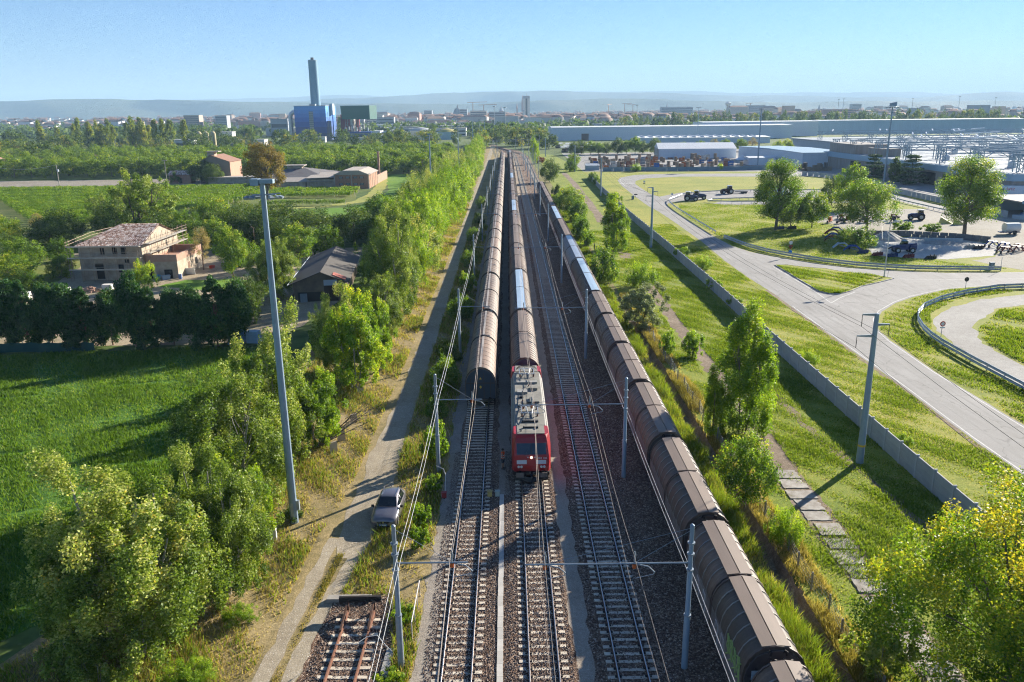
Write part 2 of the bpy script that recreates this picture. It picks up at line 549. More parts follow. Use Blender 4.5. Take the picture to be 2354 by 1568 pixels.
sheet('ploughed_field', [(-330, 367), (-140, 368), (-128, 345), (-126, 323), (-330, 321)], .012, gm['plough'], .6, 6, 10)

# wheel tracks of the dirt road: two ruts near the car, one wide gravel way farther on
ribbon('dirt_road', [(-13.2, 12), (-12.75, 34), (-12.4, 40), (-12.2, 44.5), (-11.9, 48)], .85, .014, gm['path'], .12, 1.0, 11)
ribbon('dirt_road', [(-11.6, 12), (-11.35, 34), (-11.1, 38.3), (-10.7, 42), (-10.2, 46), (-9.8, 48)], .85, .015, gm['path'], .12, 1.0, 12)
ribbon('dirt_road', [(-10.6, 45.5), (-10.6, 49), (-10.4, 53), (-10.4, 57), (-10.6, 62), (-10.35, 72), (-10.25, 90), (-10.3, 130), (-10.6, 200)], lambda t: 1.6 + 1.4 * min(1, t * 40) - 1.1 * min(1, t * 6), .018, gm['path'], .18, 1.2, 13)
ribbon('dirt_road', [(-10.6, 200), (-11.3, 300), (-11.4, 420), (-11.8, 560), (-13, 700)], 2.4, .018, gm['path'], .2, 4, 14)

# --- right of the railway
sheet('bank', [(13.3, 8), (15.94, 8), (15.94, 108), (17.2, 110), (17.2, 330), (14.5, 420), (13.6, 520), (12.6, 330), (13.2, 100)], .010, gm['bank'], .12, 3, 15)
sheet('grass_strip', [(17.26, 8), (31.4, 8), (31.6, 110), (33, 160), (33, 250), (35, 345), (36.5, 400), (30, 540), (20, 560), (17.2, 330)], .008, gm['corridor'], .0, 3, 16)
sheet('meadow', [(31.4, 0), (170, 0), (170, 384), (36, 384), (35, 345), (33, 250), (33, 160), (31.6, 110)], .006, gm['meadow'], 0, None, 17)
road = sheet('road', [(39.8, 5), (39.7, 63.7), (40.2, 76.5), (40.5, 98.8), (40.8, 112.3), (41.0, 123.6), (40.7, 132.5), (40.9, 149), (42.0, 172), (42.4, 197), (42.6, 224.6), (42.0, 240), (42.3, 267.8), (43.5, 309), (45.1, 332.6), (48.1, 346.7), (56.6, 361), (72.3, 365.4), (107.5, 362), (160, 352),
    (160, 337), (103, 344.7), (74, 349), (58.4, 342), (52.2, 330), (49.8, 316), (49.1, 299), (48.9, 274), (50.2, 266.8), (59.4, 279), (72, 283.6), (84, 286), (112, 282), (112, 262), (66, 259), (56, 253), (51.5, 250), (49.3, 247), (47.7, 240.8), (46.9, 219), (46.4, 180), (46.8, 166), (48.6, 158), (51.2, 153), (54.9, 147.3), (60.4, 141.0), (65.5, 138.4), (75.4, 134.9), (88.8, 134.7), (150, 134),
    (150, 124), (82.4, 124.6), (75, 123.8), (68.7, 122.1), (60.9, 117.0), (56.8, 113.5), (52.3, 108.3), (49.6, 104), (47.6, 99), (46.8, 93.8), (46.4, 87.3), (46.0, 81.6), (46.0, 70), (45.9, 5)], .016, gm['asphalt'], .06, 1.6, 18)
# crumbled earth edge beside the road
ribbon('road_edge', [(39.5, 8), (39.4, 63.7), (39.9, 76.5), (40.2, 98.8), (40.5, 112), (40.7, 123)], .55, .012, gm['earth'], .16, .8, 19)
wl = plain('road_paint', (.62, .61, .58), .8, col2=(.34, .33, .31), scale=3.5, amt=.9)
def line_on(pts, w=.11, z=.021, name='road_line'):
    return ribbon(name, pts, w, z, wl, .012, 1.5, 3)
line_on([(40.05, 40), (40.0, 63.7), (40.5, 76.5), (40.8, 98.8), (41.05, 112.3)])
line_on([(45.65, 40), (45.7, 70), (45.75, 81.6), (46.1, 87.3), (46.5, 93.8), (47.3, 99), (49.3, 104.3), (52.0, 108.7), (56.6, 113.9), (60.7, 117.5), (68.6, 122.5), (75, 124.2), (90, 125)])
line_on([(48.0, 142.5), (47.9, 128.8), (47.8, 121.0), (47.3, 113.8)], .13)
line_on([(47.3, 113.8), (50.4, 117.6), (53.7, 120.7)], .13)
line_on([(64.9, 130.4), (70, 129.4), (80, 129.3), (110, 129.4)], .1)
line_on([(51.8, 153.2), (55.2, 147.0), (60.6, 140.4), (65.6, 137.9), (75.4, 134.4), (92, 134.2)], .1)
line_on([(44.6, 309), (46.0, 332), (48.9, 345.6)], .2)
ribbon('road_line', [(43.9, 318.6), (49.4, 317.6)], .9, .021, wl, .03, 1, 4)

dm = plain('dark_asphalt', (.21, .20, .185), .9, col2=(.29, .28, .26), scale=1.2, amt=1.0)
for k, (x, w) in enumerate(((41.6, .35), (43.3, .4), (44.4, .3))):
    ribbon('tyre_mark', [(x, 30), (x + .1, 76), (x + .45, 112), (x + .5, 150), (x + 1.1, 200)], w, .0195 + .0002 * k, dm, .12, 2, 50 + k)
for k, pl_ in enumerate(([(41.2, 88), (43.0, 88.2), (42.9, 91.5), (41.3, 91.3)], [(50, 128.5), (53, 129.5), (53, 131), (50, 130)] , [(66, 126), (72, 126.6), (72, 127.8), (66, 127.4)], [(43.4, 140), (45.6, 140.4), (45.4, 143.2), (43.4, 143)])):
    sheet('road_patch', pl_, .0188, dm, .05, .6, 60 + k)
island_poly = [(48.7, 143.6), (50.7, 144.0), (52.9, 141.8), (56.5, 139.9), (58.7, 136.3), (62.9, 132.8), (64.4, 130.6), (60.7, 127.8), (56.7, 125.0), (53.5, 121.6), (51.0, 119.7), (49.3, 119.8), (48.5, 121.4), (48.5, 128.8), (48.7, 137.9)]
sheet('traffic_island', island_poly, .10, gm['meadow'], .0, None, 20)
kerb_m = plain('kerb_concrete', (.42, .40, .36), .9, scale=2.5, bump=.3)
isl = MB(); n = len(island_poly)
for i in range(n):
    a, b = island_poly[i], island_poly[(i + 1) % n]
    isl.bar((a[0], a[1], .065), (b[0], b[1], .065), .16, .135)
o = isl.build('kerb', kerb_m); o['kind'] = 'structure'
sheet('gravel_track', [(110, 122), (95, 121.5), (78, 117.6), (69.9, 115), (63.3, 110.4), (58.1, 104.9), (56.1, 101.4), (54.3, 96), (52.6, 86.6), (52, 81), (51.7, 60), (51.5, 30), (56.7, 30), (56.9, 60), (56.7, 83.5), (56.7, 87.3), (57.5, 93.3), (60, 99), (63.3, 103.4), (68.8, 108.8), (74.1, 111.2), (95, 114), (110, 114)], .014, gm['ggrav'], .35, 1.5, 21)
sheet('concrete_yard', [(71.0, 152.5), (73.5, 163), (80.9, 173.5), (89.5, 175.6), (97.7, 170), (101, 164), (98, 157), (92.7, 150.8), (82.4, 147.6), (77.4, 149)], .020, gm['conc'], .2, 1.5, 22)
sheet('gravel_yard', [(86, 146), (92.7, 150), (98, 156.5), (102, 165), (90, 177), (80, 181), (78, 200), (80, 216), (100, 224), (118, 226), (138, 232), (165, 210), (165, 136), (90, 135.4), (88, 140)], .014, gm['yardg'], .4, 2, 23)
sheet('service_road', [(119.3, 205), (119.3, 239), (121, 262), (132, 330), (140, 352), (147, 352), (139, 320), (128, 262), (125.5, 239), (127, 205)], .018, gm['asphalt'], .1, 2, 24)
sheet('factory_yard', [(129, 205), (131, 255), (133, 330), (126, 348), (120, 372), (36, 386), (37, 560), (120, 560), (230, 640), (230, 205)], .012, gm['asphalt'], .1, 4, 25)
sheet('guard_lot', [(62, 244), (66, 250), (80, 252), (104, 250), (104, 243), (80, 240), (66, 240)], .018, gm['asphalt'], .1, 2, 26)

# broken concrete slabs of the old path, each slab a piece of its own
slab_m = plain('old_slab_concrete', (.48, .45, .40), .92, col2=(.13, .095, .065), scale=1.1, amt=.95, bump=.5, bscale=9, rnd=.12)
ribbon('slab_bed', [(21.6, 20), (21.5, 61.5)], 2.35, .012, gm['earth'], .14, .7, 27)
sp = thing('slab_path', 'path of broken grey concrete slabs through the grass beside the fence', 'path', (21.45, 0, 0), kind='structure')
del sp['category']
rg = random.Random(8); yy = 26.0; si = 0
while yy < 57.2:
    L_ = rg.uniform(1.2, 1.85); w_ = rg.uniform(1.7, 2.04)
    m = MB(); nn_ = 7
    ring = []
    for k in range(nn_): ring.append((-w_ / 2 + w_ * k / nn_ + rg.uniform(-.03, .03), rg.uniform(0, .07)))
    for k in range(5): ring.append((w_ / 2 + rg.uniform(-.06, .03), L_ * k / 5))
    for k in range(nn_): ring.append((w_ / 2 - w_ * k / nn_, L_ - .05 - rg.uniform(0, .05)))
    for k in range(5): ring.append((-w_ / 2 - rg.uniform(-.06, .03), L_ * (1 - k / 5)))
    m.prism(ring, 0, .075 + rg.uniform(-.02, .02), 'z'); m.v = [(x - max(0, x * y * .18 * rg.choice((0, 0, 1))), y, z) for x, y, z in m.v]
    s_ = m.build('slab', slab_m, sp, loc=(rg.uniform(-.1, .1), yy, 0), rz=rg.uniform(-.05, .05)); s_.rotation_euler.x = rg.uniform(-.02, .02)
    yy += L_ + rg.choice([.04, .07, .12, .35])
# bare soil where the old path goes on
for k, (pts, w) in enumerate([([(21.9, 58), (22.0, 63), (22.2, 67)], 2.1), ([(22.2, 70), (22.4, 86), (22.3, 103), (22.6, 112), (22.9, 128)], 1.7), ([(23.0, 149), (23.1, 156), (23.4, 163)], 2.2), ([(24.2, 205), (24.8, 224), (25.4, 262), (26.3, 325), (26.2, 378)], 2.4), ([(29.0, 30), (28.4, 46), (27.7, 55), (26.6, 66), (26.5, 90)], .7)]):
    ribbon('bare_track', pts, w, .014 + .001 * k, gm['earth'], .35, .9, 30 + k)

# --- railway bed
sheet('ballast_bed', [(-5.0, 8), (-5.0, 620), (-16, 720), (-12, 724), (0, 640), (9, 600), (13.4, 520), (13.4, 8)], .016, gm['ballast'], .16, 1.4, 40)
sheet('ballast_bed', [(-11.0, 8), (-10.9, 36), (-10.4, 41.2), (-7.3, 41.2), (-6.6, 36), (-6.4, 8)], .018, gm['ballast'], .15, .7, 41)
ribbon('gravel_shoulder', [(-4.75, 8), (-4.7, 55), (-4.6, 62)], 1.0, .020, gm['shoulder'], .18, .8, 42)
ribbon('gravel_shoulder', [(-4.9, 62), (-5.0, 160), (-5.0, 400)], 1.3, .020, gm['shoulder'], .18, 2, 44)
ribbon('walkway', [(3.65, 8), (3.66, 60), (3.72, 140), (3.72, 520)], .92, .021, gm['walk'], .12, .8, 43)
ribbon('gravel_shoulder', [(-.6, 54), (-.6, 130), (-.6, 420)], 1.0, .021, gm['shoulder'], .16, 1.5, 45)
# ------------------------------------------------------------------ tracks
conc_sl = plain('sleeper_concrete', (.64, .56, .44), .9, col2=(.47, .395, .30), scale=4.0, amt=.8, bump=.3, rnd=.16)
rust = plain('rusty_rail', (.135, .070, .045), .75, metal=.3, col2=(.07, .04, .03), scale=6, amt=.8)
steel_top = plain('polished_rail', (.42, .41, .40), .28, metal=.9, col2=(.30, .27, .25), scale=5)
dark_iron = plain('dark_iron', (.035, .030, .028), .7, metal=.4)
dirt_sl = plain('sleeper_dirt', (.16, .12, .09), .95)


def sweep(line, prof, name, mat, parent):
    """sweep a closed (u,z) profile along a polyline of (x,y)"""
    V = []; F = []; n = len(prof); prof = [(u, z - .075) for u, z in prof]
    pts = [Vector(p) for p in line]
    for i, p in enumerate(pts):
        d = (pts[min(i + 1, len(pts) - 1)] - pts[max(i - 1, 0)]).normalized(); nn = Vector((d.y, -d.x))
        for u, z in prof: V.append((p.x + nn.x * u, p.y + nn.y * u, z))
        if i:
            a = (i - 1) * n
            for j in range(n): F.append((a + j, a + (j + 1) % n, a + n + (j + 1) % n, a + n + j))
    me = bpy.data.meshes.new(name); me.from_pydata(V, [], F); me.update(); me.materials.append(mat)
    return mesh_obj(name, me, None, parent)


sl_mesh = None


def sleeper_mesh():
    m = MB()
    prof = [(-.13, 0), (.13, 0), (.11, .13), (-.11, .13)]
    m.prism(prof, -1.27, -.55, 'x'); m.prism([(-.12, 0), (.12, 0), (.10, .10), (-.10, .10)], -.55, .55, 'x'); m.prism(prof, .55, 1.27, 'x')
    me = m.mesh('sleeper'); me.materials.append(conc_sl)
    return me


sl_mesh = sleeper_mesh()


def track(name, label, line, y_single, y_end, start):
    t = thing(name, label, 'railway track')
    pts = []
    for i in range(len(line) - 1):
        a, b = Vector(line[i]), Vector(line[i + 1]); k = max(1, int((b - a).length / 12))
        pts += [a.lerp(b, j / k) for j in range(k)]
    pts.append(Vector(line[-1]))
    for s in (-.755, .755):
        off = []
        for i, p in enumerate(pts):
            d = (pts[min(i + 1, len(pts) - 1)] - pts[max(i - 1, 0)]).normalized()
            off.append(p + Vector((d.y, -d.x)) * s)
        q = sweep(off, [(-.07, .13), (.07, .13), (.07, .145), (.012, .165), (.012, .235), (.037, .245), (.037, .282), (-.037, .282), (-.037, .245), (-.012, .235), (-.012, .165), (-.07, .145)], 'rail', rust, t)
        sweep(off, [(-.031, .2835), (.031, .2835), (.026, .288), (-.026, .288)], 'running_surface', steel_top, q)

    def at(y):
        for i in range(len(pts) - 1):
            if pts[i].y <= y <= pts[i + 1].y:
                f = (y - pts[i].y) / (pts[i + 1].y - pts[i].y); p = pts[i].lerp(pts[i + 1], f); d = pts[i + 1] - pts[i]
                return p.x, math.atan2(-d.x, d.y)
        return pts[-1].x, 0
    y = start; far = MB(); clips = MB(); rg = random.Random(int(start * 10) + len(label))
    while y < y_end:
        x, a = at(y)
        if y < y_single:
            o = mesh_obj('sleeper', sl_mesh, None, t, (x + rg.uniform(-.02, .02), y + rg.uniform(-.02, .02), -.075), a + rg.uniform(-.012, .012))
            if y < 75:
                for s in (-.755, .755):
                    for e in (-.12, .12): clips.box((x + s + e, y, .085), (.09, .11, .07))
        else:
            far.box((x, y, -.005), (2.54, .24, .12), a)
        y += .60
    if clips.v: tag(clips.build('rail_clips', dark_iron, t), kind='stuff')
    if far.v: tag(far.build('far_sleepers', conc_sl, t), kind='stuff')
    return t


track('railway_track', 'straight track running under the left brown freight train', [(-2.9, 10), (-2.88, 300), (-3.2, 560), (-6, 610), (-13, 690)], 72, 90, 26.0)
track('railway_track', 'track with concrete sleepers in front of the red locomotive', [(1.56, 10), (1.56, 300), (1.3, 560), (-2, 610), (-12, 690)], 60, 76, 26.2)
track('railway_track', 'empty shiny track between the red locomotive and the right freight train', [(6.03, 10), (6.03, 160), (5.8, 250), (5.5, 349), (5.3, 447), (4.8, 534), (3.1, 574), (.2, 606), (-5.7, 642), (-13.4, 701)], 135, 600, 26.1)
track('railway_track', 'track under the long right freight train curving away behind it', [(11.95, 8), (11.9, 120), (11.6, 300), (11.5, 446), (11.1, 513), (9.1, 549), (5, 580), (-1, 620), (-8, 665)], 20, 560, 270.0)

# stub track ending at a beam, lower left
st = thing('stub_track', 'short rusty dead-end track ending at a stop beam beside the dirt road', 'railway track', (-8.7, 0, 0))
for s in (-.755, .755):
    q = sweep([(s - .06, 20), (s - .06, 34), (s, 39.6)], [(-.07, .13), (.07, .13), (.07, .145), (.012, .165), (.012, .235), (.037, .245), (.037, .282), (-.037, .282), (-.037, .245), (-.012, .235), (-.012, .165), (-.07, .145)], 'rail', plain('red_rust', (.24, .105, .06), .85, col2=(.13, .065, .045), scale=5, amt=.8), st)
    m = MB(); m.bar((s - .02, 37.6, .29), (s * .98, 39.7, .75), .10, .12); m.bar((s, 39.7, .1), (s, 39.7, .75), .12)
    m.build('stop_brace', rust, st)
m = MB(); m.bar((-1.25, 39.82, .82), (1.15, 39.86, .82), .16, .28); m.bar((-1.25, 39.72, .70), (1.15, 39.76, .70), .10, .08)
m.build('stop_beam', dark_iron, st)
y = 26.0
rg = random.Random(3)
while y < 39.2:
    mesh_obj('sleeper', sl_mesh, None, st, (rg.uniform(-.05, .05), y, -.06), rg.uniform(-.03, .03)); y += .68
m = MB(); m.path([(-.75, 36.4, .3), (-.3, 36.5, .32), (.3, 36.4, .31), (.8, 36.9, .4), (1.35, 37.0, .42), (1.9, 36.4, .2), (2.3, 36.0, .1)], .025, 5)
tag(m.build('cable', plain('white_cable', (.55, .55, .52), .5), None, loc=(-8.7, 0, 0)), 'pale cable looped over the rails of the dead-end track', 'cable')
m = MB(); m.prism([(-1.3, -.2), (1.25, -.25), (1.3, .2), (-1.25, .25)], .02, .26, 'z')
tag(m.build('concrete_block', plain('old_block', (.36, .33, .29), .92, col2=(.2, .18, .15), scale=3, bump=.4), None, loc=(-9.6, 40.85, 0), rz=.02), 'weathered concrete block lying behind the stop beam of the dead-end track', 'concrete block')

# cable duct between the left two tracks: row of flat lids
lid_m = plain('duct_lid', (.50, .475, .43), .9, col2=(.36, .33, .29), scale=4, amt=.7, rnd=.12)
du = thing('cable_duct', 'narrow line of pale concrete duct lids between the two left tracks', 'cable duct', (-.72, 0, 0))
lm = MB().bb(-.16, .16, 0, .985, 0, .07).mesh('duct_lid'); lm.materials.append(lid_m)
y = 26.0
while y < 53.4:
    mesh_obj('duct_lid', lm, None, du, (rg.uniform(-.015, .015), y, .022), rg.uniform(-.012, .012)); y += 1.0
for i, (x, yv) in enumerate([(-6.6, 33.2), (-6.62, 34.3), (-6.58, 35.35)]):
    o = mesh_obj('duct_lid', lm, None, None, (x, yv, .03), -.05); o.scale = (1.3, 1, 1)
    tag(o, '%s loose concrete duct lid lying left of the nearest left catenary pole' % ['nearest', 'middle', 'farthest'][i], 'concrete lid', 'loose lids by the pole')
# trackside boxes at the end of the duct
for x, col, lb in ((-1.05, (.42, .48, .42), 'small grey green signal box at the end of the cable duct'), (-1.62, (.60, .42, .14), 'small ochre junction box beside the left track'), (-5.0, (.45, .06, .05), 'small red junction box left of the left track')):
    m = MB(); m.bb(-.17, .17, -.14, .14, .12, .52); m.bb(-.2, .2, -.17, .17, .52, .57); m.bb(-.05, .05, -.05, .05, 0, .12)
    t = thing('junction_box', lb, 'box', (x, 53.7 - (.15 if x < -4 else 0), 0))
    m = MB(); m.bb(-.17, .17, -.14, .14, .12, .48); m.build('housing', plain('boxpaint%d' % int(-x * 10), col, .6), t)
    m = MB(); m.bb(-.2, .2, -.17, .17, .485, .54); m.build('lid', plain('boxlid%d' % int(-x * 10), tuple(c * .85 for c in col), .6), t)
    m = MB(); m.bb(-.05, .05, -.05, .05, 0, .118); m.build('foot', dark_iron, t)

# loose ballast stones near the camera
rgn = np.random.default_rng(4)
def stones(n, x0, x1, y0, y1, z, size):
    T = np.array([[1, 0, -.4], [-.5, .87, -.4], [-.5, -.87, -.4], [0, 0, .8]])
    P = np.stack([rgn.uniform(x0, x1, n), rgn.uniform(y0, y1, n), np.full(n, z)], 1)
    a = rgn.uniform(0, 6.28, n); s = rgn.uniform(.5, 1.1, n) * size
    c, si = np.cos(a), np.sin(a)
    Q = np.empty((n, 4, 3))
    j = rgn.uniform(.7, 1.2, (n, 4, 3))
    TT = T[None] * j
    Q[:, :, 0] = TT[:, :, 0] * c[:, None] - TT[:, :, 1] * si[:, None]
    Q[:, :, 1] = TT[:, :, 0] * si[:, None] + TT[:, :, 1] * c[:, None]
    Q[:, :, 2] = TT[:, :, 2]
    V = (Q * s[:, None, None] + P[:, None, :]).reshape(-1, 3)
    b = np.arange(n) * 4
    F = np.concatenate([np.stack([b, b + 1, b + 3], 1), np.stack([b + 1, b + 2, b + 3], 1), np.stack([b + 2, b, b + 3], 1)])
    return V, F
parts_ = [stones(16000, -4.7, -.95, 29, 62, .04, .055), stones(18000, -.5, 3.1, 29, 62, .04, .055), stones(15000, 4.2, 13.0, 29, 70, .04, .06), stones(5000, -10.6, -6.5, 29, 41, .04, .06)]
Vs = []; Fs = []; k = 0; tn = []
for v_, f_ in parts_:
    Vs.append(v_); Fs.append(f_ + k); k += len(v_)
F_ = np.concatenate(Fs)
t = NT('ballast_stone'); t.rough(.95)
at = t.node('ShaderNodeAttribute', attribute_name='tint')
t.base(t.ramp(at.outputs['Fac'], [(0, (.075, .05, .04)), (.4, (.155, .105, .08)), (.75, (.25, .185, .145)), (1, (.44, .37, .31))]))
nst = sum(len(v) // 4 for v, _ in parts_)
base_t = rgn.random(nst).astype(np.float32)
tint = base_t[(F_.min(axis=1) // 4)]
o = mesh_obj('ballast_stones', np_mesh('ballast_stones', np.concatenate(Vs), F_, t.m, tint))
tag(o, 'loose brown ballast stones between the tracks', 'ballast', kind='stuff')
# ------------------------------------------------------------------ freight wagons
def hood_mat(name, c, c2, c3):
    """painted sheet: grime patches, rust runs down the sides, tone differs from wagon to wagon"""
    t = NT(name); t.rough(.6); v = t.obj()
    g = t.noise(v, .9, 5, .65, (1, .3, 1)); r_ = t.noise(v, 2.4, 4, .6, (.25, 2.2, .25)); f = t.noise(v, 9, 3, .6)
    b = t.mix(t.ramp(g, [(.35, (0, 0, 0)), (.65, (1, 1, 1))]), c, c2)
    b = t.mix(t.ramp(r_, [(.52, (0, 0, 0)), (.72, (.8,) * 3)]), b, c3)
    oi = t.node('ShaderNodeObjectInfo')
    b = t.mix(1.0, b, t.ramp(oi.outputs['Random'], [(0, (.66, .68, .70)), (.5, (1, .98, .95)), (1, (1.32, 1.25, 1.18))]), 'MULTIPLY')
    b = t.mix(1.0, b, t.ramp(f, [(.3, (.84,) * 3), (.7, (1.14,) * 3)]), 'MULTIPLY')
    t.base(b); t.bump(g, .05, .02); MATS[name] = t.m
    return t.m


hood_brown = hood_mat('wagon_brown', (.185, .122, .084), (.115, .078, .056), (.062, .048, .038))
hood_brown2 = hood_mat('wagon_brown_dark', (.125, .083, .058), (.078, .054, .040), (.175, .13, .095))
hood_silver = plain('wagon_silver', (.50, .53, .56), .38, metal=.55, col2=(.36, .38, .41), scale=1.2, amt=.7)
hood_silver2 = plain('wagon_grey', (.34, .33, .32), .5, metal=.2, col2=(.26, .24, .23), scale=1.2, amt=.7)
strip_brown = plain('ridge_board_brown', (.215, .158, .12), .6, col2=(.15, .11, .085), scale=1.5, amt=.8, stretch=(1, .2, 1))
strip_blue = plain('ridge_board_blue', (.36, .47, .58), .45, col2=(.28, .38, .48), scale=1.5, amt=.7, stretch=(1, .2, 1))
rib_m = plain('rib_brown', (.105, .070, .055), .6, col2=(.06, .045, .04), scale=3)
rib_pale = plain('rib_pale', (.30, .285, .265), .6, col2=(.16, .125, .105), scale=3, amt=.9)
seal_m = plain('rubber_seal', (.018, .018, .020), .7)
end_m = plain('wagon_end', (.055, .048, .05), .6, col2=(.09, .07, .06), scale=2)
end_blue = plain('wagon_end_blue', (.035, .055, .085), .5, col2=(.05, .05, .06), scale=2)
under_m = plain('underframe_dirt', (.055, .042, .034), .85, col2=(.10, .075, .055), scale=2, amt=.8)
streak_m = plain('ridge_streak', (.40, .37, .335), .6, col2=(.25, .19, .155), scale=2.0, amt=.8, stretch=(1, .4, 1))
wheel_m = plain('wheel_steel', (.09, .075, .065), .6, metal=.5)
side_m = plain('wagon_side', (.115, .078, .062), .6, col2=(.30, .27, .25), scale=.9, amt=.75, stretch=(.4, .4, 1.4))
side_m2 = plain('wagon_side_graffiti', (.14, .09, .085), .6, col2=(.34, .17, .22), scale=.8, amt=.9, stretch=(.5, .5, 1.0))

PROF = [(1.44, 1.02), (1.46, 1.35), (1.46, 2.62), (1.38, 3.02), (1.20, 3.42), (.93, 3.74), (.60, 3.95), (.30, 4.05), (0, 4.09)]
FULL = PROF + [(-x, z) for x, z in reversed(PROF[:-1])]


def scaled(p, k, dz=0.0):
    return [(x * k, (z - 1.0) * k + 1.0 + dz) for x, z in p]


def arc(k0, k1, x_lim=2.0, z_lim=0.0, pts=FULL, a=0.0):
    """closed band between two scales of the profile"""
    o = [p for p in scaled(pts, k1)]
    i = [p for p in scaled(pts, k0)]
    return o + i[::-1]


def band(m, y0, y1, k0, k1, sel=None):
    """thin hoop over the roof"""
    a = scaled(FULL, k0); b = scaled(FULL, k1)
    n = len(FULL); k = len(m.v)
    for y in (y0, y1):
        for p in b: m.v.append((p[0], y, p[1]))
        for p in a: m.v.append((p[0], y, p[1]))
    for j in range(n - 1):
        if sel and not sel(j): continue
        m.f.append((k + j, k + 2 * n + j, k + 2 * n + j + 1, k + j + 1))       # top
        m.f.append((k + j, k + j + 1, k + n + j + 1, k + n + j))               # front
        m.f.append((k + 2 * n + j, k + 3 * n + j, k + 3 * n + j + 1, k + 2 * n + j + 1))
    return m


def bogie(t, y, single):
    b = MB(); b.bb(-1.05, -.95, y - 1.1, y + 1.1, .45, .75); b.bb(.95, 1.05, y - 1.1, y + 1.1, .45, .75); b.bb(-1.0, 1.0, y - .15, y + .15, .55, .85)
    q = b.build('bogie', under_m, t)
    for yy in ((y,) if single else (y - .9, y + .9)):
        for s in (-.755, .755):
            w = MB(); w.path([(s - .06, yy, .74), (s + .06, yy, .74)], [.45, .45], 14); w.build('wheel', wheel_m, q)


def buffers(t, y, d):
    for s in (-.875, .875):
        b = MB(); b.path([(s, y, 1.05), (s, y + d * .45, 1.05), (s, y + d * .45, 1.05), (s, y + d * .52, 1.05)], [.09, .09, .22, .22], 10); b.build('buffer', dark_iron, t)


